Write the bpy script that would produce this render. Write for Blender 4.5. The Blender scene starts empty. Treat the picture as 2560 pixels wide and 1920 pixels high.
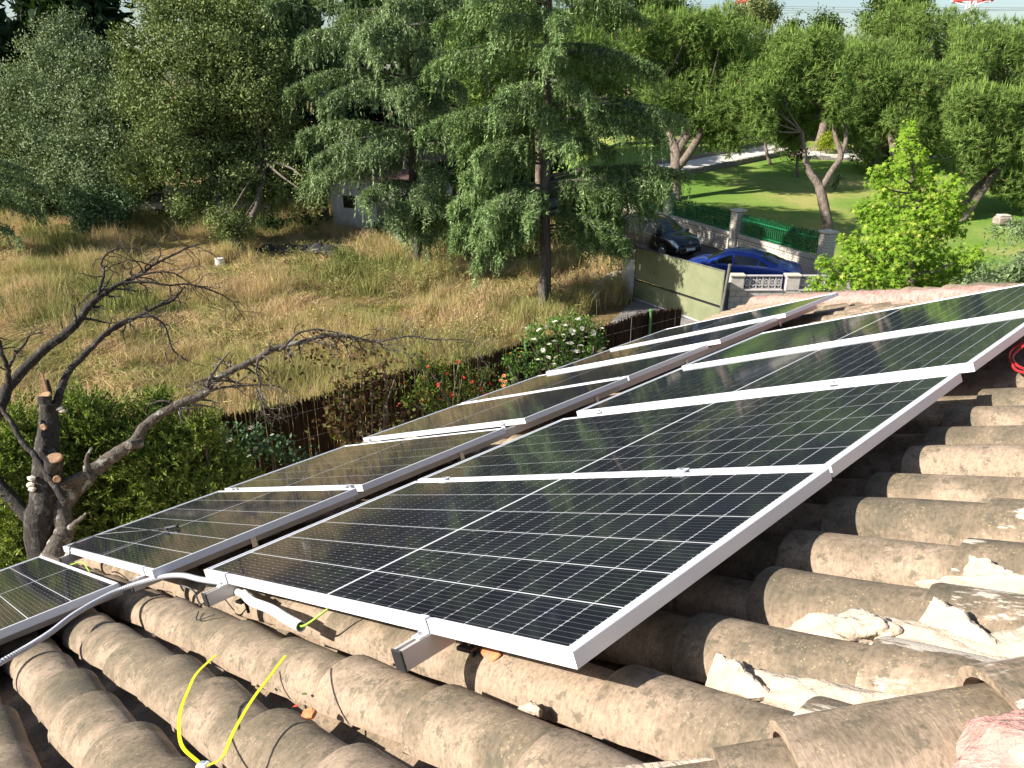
import bpy, bmesh, math, random
import numpy as np
from mathutils import Vector, Matrix
R_ = math.radians
rng = np.random.default_rng(7)
random.seed(7)
S = bpy.context.scene
COL = S.collection

# ---------------------------------------------------------------- camera, sky, sun, exposure
CAMH = 7.5
PITCH = R_(21.9)
FPX = 1901.0                                   # focal length in pixels of the 2560 px wide photograph
cam_d = bpy.data.cameras.new('camera')
cam = bpy.data.objects.new('camera', cam_d)
COL.objects.link(cam)
cam.location = (0, 0, CAMH)
cam.rotation_euler = (math.pi / 2 - PITCH, 0, 0)
cam_d.sensor_width = 36
cam_d.lens = FPX / 2560 * 36
cam_d.clip_start = 0.05
cam_d.clip_end = 3000
S.camera = cam
S.render.resolution_x, S.render.resolution_y = 1024, 768

SUN_EL = R_(31.5)
SUN_DIR = Vector((0.96, 0.27, 0)).normalized() * math.cos(SUN_EL) + Vector((0, 0, -math.sin(SUN_EL)))   # way the light travels
world = bpy.data.worlds.new('World')
S.world = world
world.use_nodes = True
wn = world.node_tree
wn.nodes.clear()
sky = wn.nodes.new('ShaderNodeTexSky')
sky.sky_type = 'NISHITA'
sky.sun_disc = False
sky.sun_elevation = SUN_EL
sky.sun_rotation = math.atan2(-SUN_DIR.x, -SUN_DIR.y)
sky.dust_density = 1.0
sky.air_density = 1.0
sky.ozone_density = 2.0
bg = wn.nodes.new('ShaderNodeBackground')
bg.inputs['Strength'].default_value = 0.074
wo = wn.nodes.new('ShaderNodeOutputWorld')
wn.links.new(sky.outputs[0], bg.inputs[0])
wn.links.new(bg.outputs[0], wo.inputs[0])
sl = bpy.data.lights.new('sun', 'SUN')
sl.energy = 5.0
sl.angle = R_(0.53)
sl.color = (1.0, 0.95, 0.87)
so = bpy.data.objects.new('sun', sl)
so.rotation_euler = SUN_DIR.to_track_quat('-Z', 'Y').to_euler()
COL.objects.link(so)
S.view_settings.view_transform = 'Standard'
S.view_settings.look = 'None'
S.view_settings.exposure = 1.02
S.view_settings.gamma = 1
S.view_settings.use_curve_mapping = False

# ---------------------------------------------------------------- helpers
I4 = Matrix.Identity(4)
WM = {}                                        # world matrix of each object made here


def link(o, parent=None, M=None):
    COL.objects.link(o)
    M = M.copy() if M is not None else I4.copy()
    WM[o.name] = M
    if parent is not None:
        o.parent = parent
        o.matrix_basis = WM[parent.name].inverted() @ M
    else:
        o.matrix_basis = M
    return o


def props(o, label=None, cat=None, group=None, kind=None):
    if label: o['label'] = label
    if cat: o['category'] = cat
    if group: o['group'] = group
    if kind: o['kind'] = kind
    return o


def root(name, label, cat, loc=(0, 0, 0), rz=0.0, group=None, M=None):
    o = bpy.data.objects.new(name, None)
    o.empty_display_size = 0.1
    if M is None:
        M = Matrix.Translation(loc) @ Matrix.Rotation(rz, 4, 'Z')
    link(o, None, M)
    return props(o, label, cat, group)


def np_mesh(name, parts, mats, smooth=False):
    """parts: list of (V (n,3), F (m,k), material index)"""
    me = bpy.data.meshes.new(name)
    Vs, loops, starts, mi, off, ls = [], [], [], [], 0, 0
    for V, F, k in parts:
        V = np.asarray(V, np.float32).reshape(-1, 3)
        F = np.asarray(F, np.int32)
        if len(F) == 0: continue
        Vs.append(V)
        loops.append((F + off).ravel())
        n = F.shape[1]
        starts.append(ls + np.arange(len(F), dtype=np.int32) * n)
        mi.append(np.full(len(F), k, np.int32))
        off += len(V)
        ls += F.size
    V = np.concatenate(Vs); loops = np.concatenate(loops); starts = np.concatenate(starts); mi = np.concatenate(mi)
    me.vertices.add(len(V)); me.vertices.foreach_set('co', V.ravel())
    me.loops.add(len(loops)); me.loops.foreach_set('vertex_index', loops.astype(np.int32))
    me.polygons.add(len(starts)); me.polygons.foreach_set('loop_start', starts.astype(np.int32))
    me.update(calc_edges=True)
    me.polygons.foreach_set('material_index', mi)
    me.polygons.foreach_set('use_smooth', np.full(len(starts), smooth, bool))
    for m in (mats if isinstance(mats, (list, tuple)) else [mats]): me.materials.append(m)
    me.validate()
    return me


class MB:
    """collects shapes, builds one mesh object"""
    def __init__(s): s.p = []

    def add(s, V, F, k=0):
        F = [tuple(f) for f in F]
        for n in sorted(set(len(f) for f in F)):
            s.p.append((np.array(V, float), np.array([f for f in F if len(f) == n]), k))
        return s

    def box(s, c, d, rot=None, k=0, bev=0.0):
        x, y, z = d[0] / 2, d[1] / 2, d[2] / 2
        if bev > 0:
            b = min(bev, x * .9, y * .9, z * .9)
            V = []
            for sz in (-1, 1):
                for (ix, iy) in ((-1, -1), (1, -1), (1, 1), (-1, 1)):
                    V.append((ix * (x - b), iy * (y - b), sz * z))
            for zz in (-(z - b), z - b):
                for (ix, iy) in ((-1, -1), (1, -1), (1, 1), (-1, 1)):
                    V += [(ix * (x - b), iy * y, zz), (ix * x, iy * (y - b), zz)]
            bm = bmesh.new()
            vs = [bm.verts.new(v) for v in V]
            bmesh.ops.convex_hull(bm, input=vs)
            bm.verts.index_update()
            V = np.array([v.co[:] for v in bm.verts]); F = [[v.index for v in f.verts] for f in bm.faces]
            bm.free()
        else:
            V = np.array([(i, j, k_) for k_ in (-z, z) for j in (-y, y) for i in (-x, x)])
            F = [(0, 2, 3, 1), (4, 5, 7, 6), (0, 1, 5, 4), (2, 6, 7, 3), (0, 4, 6, 2), (1, 3, 7, 5)]
        if rot is not None:
            V = V @ np.array(rot.to_3x3() if hasattr(rot, 'to_3x3') else rot).T
        return s.add(V + np.array(c), F, k)

    def tube(s, pts, rad, n=8, k=0, cap=True, wob=0.0):
        V, F = tube_arr(pts, rad, n, wob)
        s.add(V, F, k)
        if cap:
            m = len(pts)
            s.add(V[:n], [tuple(range(n))[::-1]], k)
            s.add(V[(m - 1) * n:], [tuple(range(n))], k)
        return s

    def lathe(s, prof, n=16, c=(0, 0, 0), k=0):
        V = []
        for r, z in prof:
            for i in range(n):
                a = 2 * math.pi * i / n
                V.append((c[0] + r * math.cos(a), c[1] + r * math.sin(a), c[2] + z))
        F = []
        for j in range(len(prof) - 1):
            for i in range(n):
                F.append((j * n + i, j * n + (i + 1) % n, (j + 1) * n + (i + 1) % n, (j + 1) * n + i))
        return s.add(V, F, k)

    def mesh(s, name, mats, smooth=False): return np_mesh(name, s.p, mats, smooth)

    def build(s, name, mats, parent=None, M=None, smooth=False):
        return link(bpy.data.objects.new(name, s.mesh(name, mats, smooth)), parent, M)


def tube_arr(pts, rad, n=8, wob=0.0):
    P = np.array(pts, float)
    m = len(P)
    rad = np.broadcast_to(np.asarray(rad, float), (m,))
    T = np.gradient(P, axis=0)
    T /= np.linalg.norm(T, axis=1)[:, None] + 1e-9
    up = np.array([0.31, 0.17, 0.93])
    V = np.zeros((m, n, 3))
    a = np.arange(n) * 2 * math.pi / n
    N = np.cross(T[0], up)
    if np.linalg.norm(N) < .2: N = np.cross(T[0], [1, 0, 0])
    N /= np.linalg.norm(N)
    for i in range(m):
        N = N - T[i] * (N @ T[i]); N /= np.linalg.norm(N) + 1e-9
        B = np.cross(T[i], N)
        r = rad[i] * (1 + (wob * (rng.random(n) - .5) if wob else 0))
        V[i] = P[i] + (np.cos(a)[:, None] * N + np.sin(a)[:, None] * B) * (np.broadcast_to(r, (n,))[:, None])
    F = [(j * n + i, j * n + (i + 1) % n, (j + 1) * n + (i + 1) % n, (j + 1) * n + i) for j in range(m - 1) for i in range(n)]
    return V.reshape(-1, 3), F


def smooth_path(pts, k=4):
    P = np.array(pts, float)
    if len(P) < 3: return P
    Q = np.vstack([2 * P[0] - P[1], P, 2 * P[-1] - P[-2]])
    out = []
    for i in range(1, len(Q) - 2):
        for t in np.arange(k) / k:
            a, b, c, d = Q[i - 1], Q[i], Q[i + 1], Q[i + 2]
            out.append(.5 * (2 * b + (c - a) * t + (2 * a - 5 * b + 4 * c - d) * t * t + (3 * b - a - 3 * c + d) * t ** 3))
    out.append(P[-1])
    return np.array(out)


def unit(v): return v / (np.linalg.norm(v, axis=-1, keepdims=True) + 1e-9)


def rdirs(n):
    return unit(rng.normal(size=(n, 3)))


def diamonds(P, D, L, W, N=None):
    """one leaf-shaped quad per point: base P, direction D"""
    n = len(P)
    D = unit(D)
    Sd = unit(np.cross(D, rdirs(n) if N is None else N))      # N: the way the leaf blade faces
    L = np.broadcast_to(L, (n,))[:, None]; W = np.broadcast_to(W, (n,))[:, None]
    V = np.stack([P, P + D * L * .5 + Sd * W * .5, P + D * L, P + D * L * .5 - Sd * W * .5], 1).reshape(-1, 3)
    return V, np.arange(4 * n).reshape(n, 4)


def needles(P, D, L, W, N=None):
    n = len(P)
    D = unit(D)
    Sd = unit(np.cross(D, rdirs(n) if N is None else N))
    L = np.broadcast_to(L, (n,))[:, None]; W = np.broadcast_to(W, (n,))[:, None]
    V = np.stack([P + Sd * W * .5, P + D * L, P - Sd * W * .5], 1).reshape(-1, 3)
    return V, np.arange(3 * n).reshape(n, 3)


# ---- places: a point at a distance along a line of sight, or where that line meets the ground
ct, st = math.cos(PITCH), math.sin(PITCH)


def ground_h(x, y):
    x = np.asarray(x, float); y = np.asarray(y, float)
    s = np.clip((x - 3.0) / 6.0, 0, 1); s = s * s * (3 - 2 * s)
    t = np.clip(y - 36.0, 0, 27.0)
    return s * 0.1 * t * np.clip((y - 36) / 4, 0, 1)


def ray(px, py): return np.array([(px - 1280) / FPX, ct - (py - 960) / FPX * st, -st - (py - 960) / FPX * ct])


def at(px, py, depth): return np.array([0, 0, CAMH]) + ray(px, py) * depth


def on_ground(px, py, z=0.0):
    d = ray(px, py)
    lo, hi = 1.0, 400.0
    for _ in range(60):
        m = (lo + hi) / 2
        q = np.array([0, 0, CAMH]) + d * m
        if q[2] > float(ground_h(q[0], q[1])) + z: lo = m
        else: hi = m
    return np.array([0, 0, CAMH]) + d * lo


# ---------------------------------------------------------------- materials
def new_mat(name):
    m = bpy.data.materials.new(name)
    m.use_nodes = True
    nt = m.node_tree
    b = nt.nodes['Principled BSDF']
    return m, nt, b


def nd(nt, t, **kw):
    n = nt.nodes.new(t)
    for k, v in kw.items(): setattr(n, k, v)
    return n


def texco(nt, which='Object', scale=(1, 1, 1), rot=(0, 0, 0)):
    tc = nd(nt, 'ShaderNodeTexCoord')
    mp = nd(nt, 'ShaderNodeMapping')
    mp.inputs['Scale'].default_value = scale
    mp.inputs['Rotation'].default_value = rot
    nt.links.new(tc.outputs[which], mp.inputs['Vector'])
    return mp.outputs[0]


def noise(nt, vec, scale, detail=4, rough=.55, dist=0.0):
    n = nd(nt, 'ShaderNodeTexNoise')
    n.inputs['Scale'].default_value = scale
    n.inputs['Detail'].default_value = detail
    n.inputs['Roughness'].default_value = rough
    n.inputs['Distortion'].default_value = dist
    if vec is not None: nt.links.new(vec, n.inputs['Vector'])
    return n.outputs['Fac']


def ramp(nt, fac, stops):
    r = nd(nt, 'ShaderNodeValToRGB')
    e = r.color_ramp.elements
    while len(e) < len(stops): e.new(0.5)
    for el, (p, c) in zip(e, stops):
        el.position = p
        el.color = (*c, 1) if len(c) == 3 else c
    nt.links.new(fac, r.inputs['Fac'])
    return r.outputs['Color']


def mixc(nt, fac, a, b, mode='MIX'):
    m = nd(nt, 'ShaderNodeMix', data_type='RGBA', blend_type=mode)
    for i, v in ((0, fac), (6, a), (7, b)):
        if isinstance(v, (int, float)): m.inputs[i].default_value = v
        elif isinstance(v, tuple): m.inputs[i].default_value = (*v, 1)
        else: nt.links.new(v, m.inputs[i])
    return m.outputs[2]


def math_(nt, op, a, b=None, c=None):
    m = nd(nt, 'ShaderNodeMath', operation=op)
    for i, v in enumerate((a, b, c)):
        if v is None: continue
        if isinstance(v, (int, float)): m.inputs[i].default_value = v
        else: nt.links.new(v, m.inputs[i])
    return m.outputs[0]


def bump(nt, b, height, strength=.4, dist=.01):
    n = nd(nt, 'ShaderNodeBump')
    n.inputs['Strength'].default_value = strength
    n.inputs['Distance'].default_value = dist
    nt.links.new(height, n.inputs['Height'])
    nt.links.new(n.outputs[0], b.inputs['Normal'])


def simple(name, col, rough=.6, metal=0.0, var=.15, scale=8, bmp=0.0, bscale=60, coat=0.0, spec=.5, dist=.004):
    m, nt, b = new_mat(name)
    v = texco(nt)
    f = noise(nt, v, scale)
    lo = tuple(c * (1 - var) for c in col); hi = tuple(min(1, c * (1 + var)) for c in col)
    nt.links.new(ramp(nt, f, [(.3, lo), (.7, hi)]), b.inputs['Base Color'])
    b.inputs['Roughness'].default_value = rough
    b.inputs['Metallic'].default_value = metal
    b.inputs['Specular IOR Level'].default_value = spec
    b.inputs['Coat Weight'].default_value = coat
    b.inputs['Coat Roughness'].default_value = .03
    if bmp: bump(nt, b, noise(nt, v, bscale, 5), bmp, dist)
    return m


def foliage(name, c_lo, c_hi, c_alt=None, trans=.3, rough=.55, scale=.9, spec=.3, alt_amt=.1):
    """leaf material: colour varies leaf by leaf and in broad patches"""
    m, nt, b = new_mat(name)
    g = nd(nt, 'ShaderNodeNewGeometry')
    v = texco(nt)
    f = noise(nt, v, scale, 3)
    k = math_(nt, 'ADD', math_(nt, 'MULTIPLY', g.outputs['Random Per Island'], .55), math_(nt, 'MULTIPLY', f, .6))
    c = ramp(nt, k, [(.25, c_lo), (.8, c_hi)])
    if c_alt:
        gt = math_(nt, 'GREATER_THAN', g.outputs['Random Per Island'], 1 - alt_amt)
        c = mixc(nt, gt, c, c_alt)
    nt.links.new(c, b.inputs['Base Color'])
    b.inputs['Roughness'].default_value = max(rough, .7)
    b.inputs['Specular IOR Level'].default_value = spec * .35
    if trans > 0:
        t = nd(nt, 'ShaderNodeBsdfTranslucent')
        nt.links.new(mixc(nt, 1.0, c, (1.15, 1.25, .55), 'MULTIPLY'), t.inputs['Color'])
        mx = nd(nt, 'ShaderNodeMixShader')
        mx.inputs[0].default_value = trans
        nt.links.new(b.outputs[0], mx.inputs[1]); nt.links.new(t.outputs[0], mx.inputs[2])
        nt.links.new(mx.outputs[0], nt.nodes['Material Output'].inputs['Surface'])
    return m


def bark(name, lo, hi, scale=6, stretch=(1, 1, .25), lich=None):
    m, nt, b = new_mat(name)
    v = texco(nt, scale=stretch)
    f = noise(nt, v, scale * 3, 6, .65)
    c = ramp(nt, f, [(.32, lo), (.68, hi)])
    if lich:
        f2 = noise(nt, texco(nt), 9, 5, .6)
        c = mixc(nt, ramp(nt, f2, [(.56, (0, 0, 0)), (.62, (.85, .85, .85))]), c, lich)
    nt.links.new(c, b.inputs['Base Color'])
    b.inputs['Roughness'].default_value = .9
    bump(nt, b, f, .9, .03)
    return m


def tile_mat(name, lime=0.0, pink=(.365, .272, .195), warm=0.0):
    m, nt, b = new_mat(name)
    tc = nd(nt, 'ShaderNodeTexCoord')
    oi = nd(nt, 'ShaderNodeObjectInfo')
    add = nd(nt, 'ShaderNodeVectorMath', operation='ADD')
    sc = nd(nt, 'ShaderNodeVectorMath', operation='SCALE')
    comb = nd(nt, 'ShaderNodeCombineXYZ')
    for i in range(3): nt.links.new(oi.outputs['Random'], comb.inputs[i])
    nt.links.new(comb.outputs[0], sc.inputs[0]); sc.inputs['Scale'].default_value = 31
    nt.links.new(tc.outputs['Object'], add.inputs[0]); nt.links.new(sc.outputs[0], add.inputs[1])
    v = add.outputs[0]
    mp = nd(nt, 'ShaderNodeMapping'); mp.inputs['Scale'].default_value = (3.5, 1, 1)
    mp.inputs['Rotation'].default_value = (0, 0, .45)
    nt.links.new(v, mp.inputs['Vector'])
    f1 = noise(nt, v, 7, 5, .6)                      # broad weathering
    f2 = noise(nt, v, 95, 4, .6)                     # fine mottling
    f3 = noise(nt, mp.outputs[0], 42, 3, .5, .6)      # brush-like marks across
    sz = nd(nt, 'ShaderNodeSeparateXYZ'); nt.links.new(tc.outputs['Object'], sz.inputs[0])
    crest = math_(nt, 'MULTIPLY_ADD', sz.outputs[2], 6.5, .20)       # the weathered crown of the barrel is greyer than its flanks
    k = math_(nt, 'SUBTRACT', math_(nt, 'ADD', math_(nt, 'MULTIPLY', f1, .9), math_(nt, 'MULTIPLY', oi.outputs['Random'], .24)), math_(nt, 'MULTIPLY', crest, .42))
    base = ramp(nt, k, [(.28, (.130, .108, .074)), (.48, (.215, .165, .112)), (.66, pink)])
    mott = ramp(nt, f2, [(.38, (.62, .62, .60)), (.52, (1, 1, 1))])
    base = mixc(nt, .55, base, mott, 'MULTIPLY')
    br = ramp(nt, f3, [(.36, (.55, .54, .5)), (.6, (1.05, 1.03, 1))])
    base = mixc(nt, .38, base, br, 'MULTIPLY')
    f4 = noise(nt, v, 26, 6, .7)
    base = mixc(nt, ramp(nt, f4, [(.55, (0, 0, 0)), (.61, (.62, .62, .62))]), base, (.085, .078, .052))
    vo = nd(nt, 'ShaderNodeTexVoronoi'); vo.inputs['Scale'].default_value = 110
    nt.links.new(v, vo.inputs['Vector'])
    dots = math_(nt, 'MULTIPLY', math_(nt, 'LESS_THAN', vo.outputs['Distance'], .22), math_(nt, 'GREATER_THAN', noise(nt, v, 14, 2), .52))
    base = mixc(nt, math_(nt, 'MULTIPLY', dots, .40), base, (.50, .42, .20))
    if lime > 0:
        mp2 = nd(nt, 'ShaderNodeMapping'); mp2.inputs['Scale'].default_value = (.45, 1.3, 1.3)
        nt.links.new(v, mp2.inputs['Vector'])
        f5 = noise(nt, mp2.outputs[0], 11, 7, .68)
        base = mixc(nt, ramp(nt, f5, [(.62 - lime * .2, (0, 0, 0)), (.66 - lime * .2, (1, 1, 1))]), base, (.54, .47, .38))
    nt.links.new(base, b.inputs['Base Color'])
    b.inputs['Roughness'].default_value = .88
    b.inputs['Specular IOR Level'].default_value = .3
    h = math_(nt, 'ADD', math_(nt, 'MULTIPLY', f2, .5), math_(nt, 'ADD', math_(nt, 'MULTIPLY', f3, .7), math_(nt, 'MULTIPLY', f4, .6)))
    bump(nt, b, h, .55, .004)
    return m


M_tile = tile_mat('weathered_tile')
M_tile_lime = tile_mat('limed_tile', lime=.55)
M_tile_lime2 = tile_mat('limed_tile_light', lime=.30)
M_pan = tile_mat('pan_tile', pink=(.26, .19, .13))
M_mortar = simple('lime_mortar', (.50, .40, .30), .95, var=.16, scale=30, bmp=.9, bscale=70, dist=.01)
M_pink = simple('pink_mortar', (.52, .29, .24), .95, var=.42, scale=22, bmp=1.0, bscale=90, dist=.012)
M_deck = simple('roof_underlay', (.12, .09, .07), .95)
M_wallp = simple('house_render', (.7, .62, .5), .9)
M_orange = simple('fresh_clay', (.55, .2, .08), .85, var=.3, scale=40, bmp=.4)


def anod(name, col, rough, lines=0):
    m, nt, b = new_mat(name)
    v = texco(nt, scale=(2, 2, 60))
    f = noise(nt, v, 12, 4)
    f2 = noise(nt, texco(nt), 3, 4)
    nt.links.new(ramp(nt, f, [(.3, tuple(c * .93 for c in col)), (.7, col)]), b.inputs['Base Color'])
    b.inputs['Metallic'].default_value = .25
    b.inputs['Roughness'].default_value = rough
    nt.links.new(math_(nt, 'ADD', math_(nt, 'MULTIPLY', f2, .2), rough - .1), b.inputs['Roughness'])
    return m


M_alu = anod('anodised_frame', (.80, .81, .83), .42)
M_rail = anod('mill_aluminium', (.52, .48, .45), .35)
M_steel = simple('bolt_steel', (.55, .55, .55), .3, .9)
M_blackp = simple('black_plastic', (.02, .02, .022), .4)


def glass_face(nt, b):
    b.inputs['Coat Weight'].default_value = 1
    b.inputs['Coat Roughness'].default_value = .055
    b.inputs['Coat IOR'].default_value = 1.36
    b.inputs['Specular IOR Level'].default_value = .15
    b.inputs['Roughness'].default_value = .5


m, nt, b = new_mat('solar_cell')
v = texco(nt)
sep = nd(nt, 'ShaderNodeSeparateXYZ'); nt.links.new(v, sep.inputs[0])
# nine thin busbars along the string, each .6 mm
yb = math_(nt, 'PINGPONG', math_(nt, 'ADD', sep.outputs[1], .0829), .00921)
ln = math_(nt, 'GREATER_THAN', yb, .00921 - .00042)
oi = nd(nt, 'ShaderNodeObjectInfo')
cc = ramp(nt, oi.outputs['Random'], [(0, (.0055, .0055, .011)), (1, (.010, .010, .018))])
c = mixc(nt, ln, cc, (.16, .17, .19))
# solder pads at the two ends of each busbar
px_ = math_(nt, 'GREATER_THAN', math_(nt, 'ABSOLUTE', sep.outputs[0]), .0378)
ln2 = math_(nt, 'GREATER_THAN', yb, .00921 - .0014)
c = mixc(nt, math_(nt, 'MULTIPLY', px_, ln2), c, (.42, .44, .46))
# dust on the glass
dn = noise(nt, v, 420, 2)
c = mixc(nt, math_(nt, 'MULTIPLY', math_(nt, 'GREATER_THAN', dn, .74), .5), c, (.25, .24, .22))
nt.links.new(c, b.inputs['Base Color'])
glass_face(nt, b)
M_cell = m
m, nt, b = new_mat('white_backsheet')
b.inputs['Base Color'].default_value = (.74, .75, .75, 1)
glass_face(nt, b)
M_back = m

M_dirt = None


def ground_mat():
    m, nt, b = new_mat('dry_soil')
    v = texco(nt)
    f = noise(nt, v, .25, 6, .6)
    g = noise(nt, v, 2.2, 6, .7)
    c = ramp(nt, f, [(.35, (.36, .25, .15)), (.5, (.33, .24, .12)), (.65, (.20, .18, .07))])
    c = mixc(nt, .7, c, ramp(nt, g, [(.3, (.45, .42, .4)), (.7, (1.2, 1.15, 1.1))]), 'MULTIPLY')
    nt.links.new(c, b.inputs['Base Color'])
    b.inputs['Roughness'].default_value = 1
    b.inputs['Specular IOR Level'].default_value = .1
    bump(nt, b, noise(nt, v, 9, 7, .7), 1, .15)
    return m


M_soil = ground_mat()


def straw_mat(name, a, b_, c_, sc=.22):
    m, nt, b = new_mat(name)
    g = nd(nt, 'ShaderNodeNewGeometry')
    v = g.outputs['Position']
    f = math_(nt, 'ADD', math_(nt, 'MULTIPLY', noise(nt, v, sc, 3, .6, .5), .6), math_(nt, 'MULTIPLY', noise(nt, v, 1.7, 4, .65), .4))
    col = ramp(nt, math_(nt, 'ADD', f, math_(nt, 'MULTIPLY', math_(nt, 'SUBTRACT', g.outputs['Random Per Island'], .5), .22)),
               [(.40, a), (.5, b_), (.60, c_)])
    col = mixc(nt, 1, col, ramp(nt, g.outputs['Random Per Island'], [(0, (.75, .75, .75)), (1, (1.3, 1.3, 1.25))]), 'MULTIPLY')
    nt.links.new(col, b.inputs['Base Color'])
    b.inputs['Roughness'].default_value = .8
    b.inputs['Specular IOR Level'].default_value = .2
    t = nd(nt, 'ShaderNodeBsdfTranslucent'); nt.links.new(col, t.inputs['Color'])
    mx = nd(nt, 'ShaderNodeMixShader'); mx.inputs[0].default_value = .3
    nt.links.new(b.outputs[0], mx.inputs[1]); nt.links.new(t.outputs[0], mx.inputs[2])
    nt.links.new(mx.outputs[0], nt.nodes['Material Output'].inputs['Surface'])
    return m


M_straw = straw_mat('straw_blades', (.56, .41, .26), (.54, .41, .19), (.30, .30, .105), sc=.33)
M_greengrass = straw_mat('green_weeds', (.12, .155, .045), (.20, .22, .065), (.30, .29, .10))

m, nt, b = new_mat('mown_lawn')
v = texco(nt)
f = noise(nt, v, .16, 4, .55)
g = noise(nt, v, 14, 5, .7)
f3 = noise(nt, v, 1.2, 5, .6)
c = ramp(nt, math_(nt, 'ADD', math_(nt, 'MULTIPLY', f, .75), math_(nt, 'MULTIPLY', f3, .25)), [(.38, (.16, .29, .045)), (.50, (.23, .33, .065)), (.62, (.42, .39, .13))])
c = mixc(nt, .8, c, ramp(nt, g, [(.3, (.6, .6, .6)), (.7, (1.25, 1.25, 1.2))]), 'MULTIPLY')
nt.links.new(c, b.inputs['Base Color'])
b.inputs['Roughness'].default_value = .9
b.inputs['Specular IOR Level'].default_value = .15
bump(nt, b, noise(nt, v, 40, 4, .7), .9, .04)
M_lawn = m

M_asph = simple('worn_asphalt', (.10, .095, .09), .9, var=.25, scale=1.2, bmp=.5, bscale=50)
M_conc = simple('driveway_concrete', (.22, .20, .185), .9, var=.25, scale=2, bmp=.5, bscale=30)
M_pave = simple('pale_paving', (.72, .66, .58), .85, var=.1, scale=3, bmp=.2)
M_kerb = simple('kerb_stone', (.24, .21, .18), .95, var=.3, scale=6, bmp=.7, bscale=20, dist=.02)

M_oak = foliage('oak_leaves', (.080, .115, .038), (.225, .275, .100), (.27, .31, .14), .12, .65, .5, .2, .05)
M_olive = foliage('silvery_oak_leaves', (.105, .145, .070), (.26, .32, .165), (.33, .38, .24), .12, .6, .5, .22, .05)
M_shrubg = foliage('glossy_shrub_leaves', (.035, .075, .03), (.09, .16, .07), (.24, .32, .2), .15, .35, .8, .5, .14)
M_cedar = foliage('cedar_needles', (.065, .118, .040), (.26, .37, .145), (.38, .49, .21), .18, .6, .6, .25, .1)
M_cedar2 = foliage('blue_cedar_needles', (.070, .115, .050), (.27, .36, .165), (.38, .47, .24), .18, .6, .6, .25, .1)
M_dark = foliage('shade_painted_foliage', (.018, .035, .015), (.05, .085, .035), None, .12, .6, .4, .2)  # shade of the wood painted into a darkened leaf colour
M_pine = foliage('pine_needles', (.090, .150, .038), (.235, .335, .085), (.25, .17, .07), .25, .6, .7, .25, .03)
M_candle = foliage('pine_candles', (.20, .31, .065), (.34, .46, .115), None, .3, .6, .5, .2)
M_maple = foliage('bright_star_leaves', (.11, .22, .018), (.28, .42, .04), (.42, .48, .08), .42, .45, .9, .4, .12)
M_juni = foliage('juniper_sprays', (.050, .088, .02), (.22, .285, .065), (.45, .48, .14), .25, .6, 1.6, .25, .12)
M_rosel = foliage('rose_leaves', (.05, .10, .022), (.14, .25, .055), (.22, .34, .09), .25, .4, 1.5, .45, .12)
M_purple = foliage('bronze_leaves', (.05, .025, .016), (.13, .075, .035), (.16, .17, .05), .25, .45, 1.5, .4, .3)
M_redbush = foliage('pomegranate_leaves', (.045, .08, .015), (.14, .19, .035), (.3, .2, .05), .3, .45, 1.5, .4, .1)
M_thuja = foliage('golden_thuja', (.17, .23, .02), (.34, .40, .04), None, .25, .6, 1.5, .2)
M_hedge = foliage('garden_hedge', (.035, .065, .018), (.095, .15, .035), (.2, .24, .06), .2, .5, .7, .3, .08)
M_petal = simple('cream_petals', (.82, .78, .62), .7, var=.08, scale=30)
M_red = simple('red_petals', (.62, .06, .03), .6, var=.3, scale=30)
M_orangef = simple('orange_fruit', (.75, .30, .03), .5, var=.1, scale=30)
M_yellowf = simple('yellow_petals', (.75, .60, .05), .6)

M_barkc = bark('cedar_bark', (.045, .038, .033), (.15, .125, .108))
M_barkp = bark('pine_bark', (.085, .063, .048), (.25, .19, .145), 4, lich=(.28, .25, .21))
M_barkd = bark('dead_bark', (.012, .010, .008), (.060, .047, .038), 10, lich=(.11, .10, .08))
M_barkl = bark('lichened_bark', (.04, .032, .024), (.16, .13, .10), 10, lich=(.34, .33, .28))
M_barko = bark('oak_bark', (.07, .055, .04), (.22, .18, .14), 8)
M_cut = simple('cut_wood', (.38, .22, .12), .8, var=.3, scale=30, bmp=.3)

M_gate = None
m, nt, b = new_mat('olive_gate_paint')
v = texco(nt)
f = noise(nt, v, 1.3, 6, .65)
r_ = noise(nt, texco(nt, scale=(3, 3, .6)), 7, 6, .7)
c = ramp(nt, f, [(.3, (.155, .17, .085)), (.7, (.235, .245, .135))])
c = mixc(nt, ramp(nt, r_, [(.66, (0, 0, 0)), (.74, (.8, .8, .8))]), c, (.14, .07, .03))
nt.links.new(c, b.inputs['Base Color']); b.inputs['Roughness'].default_value = .6
bump(nt, b, f, .2, .02)
M_gate = m
M_gatepost = simple('gate_post', (.12, .12, .09), .7, var=.4, scale=5)
M_brick = simple('white_split_block', (.60, .54, .45), .9, var=.2, scale=9, bmp=.6, bscale=40, dist=.01)
M_block = simple('grey_block', (.55, .50, .44), .95, var=.2, scale=5, bmp=.6, bscale=30, dist=.01)
M_joint = simple('mortar_joint', (.20, .18, .155), .95)
M_cap = simple('cast_cap', (.60, .53, .44), .9, var=.15, scale=8)
M_balus = simple('cast_balustrade', (.50, .47, .45), .85, var=.12, scale=8)
M_green = simple('green_fence_paint', (.012, .16, .06), .4, var=.15, scale=5)
M_greenp = simple('green_tube_post', (.10, .24, .085), .5, var=.15, scale=5)
M_mesh_g = foliage('fence_netting', (.008, .055, .02), (.02, .12, .048), None, .1, .5, 2, .3)
M_reed = foliage('reed_canes', (.022, .014, .010), (.06, .038, .024), (.12, .085, .055), 0, .8, 1, .2, .03)
M_shed = simple('whitewash', (.48, .47, .45), .9, var=.25, scale=1.5, bmp=.3)
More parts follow.
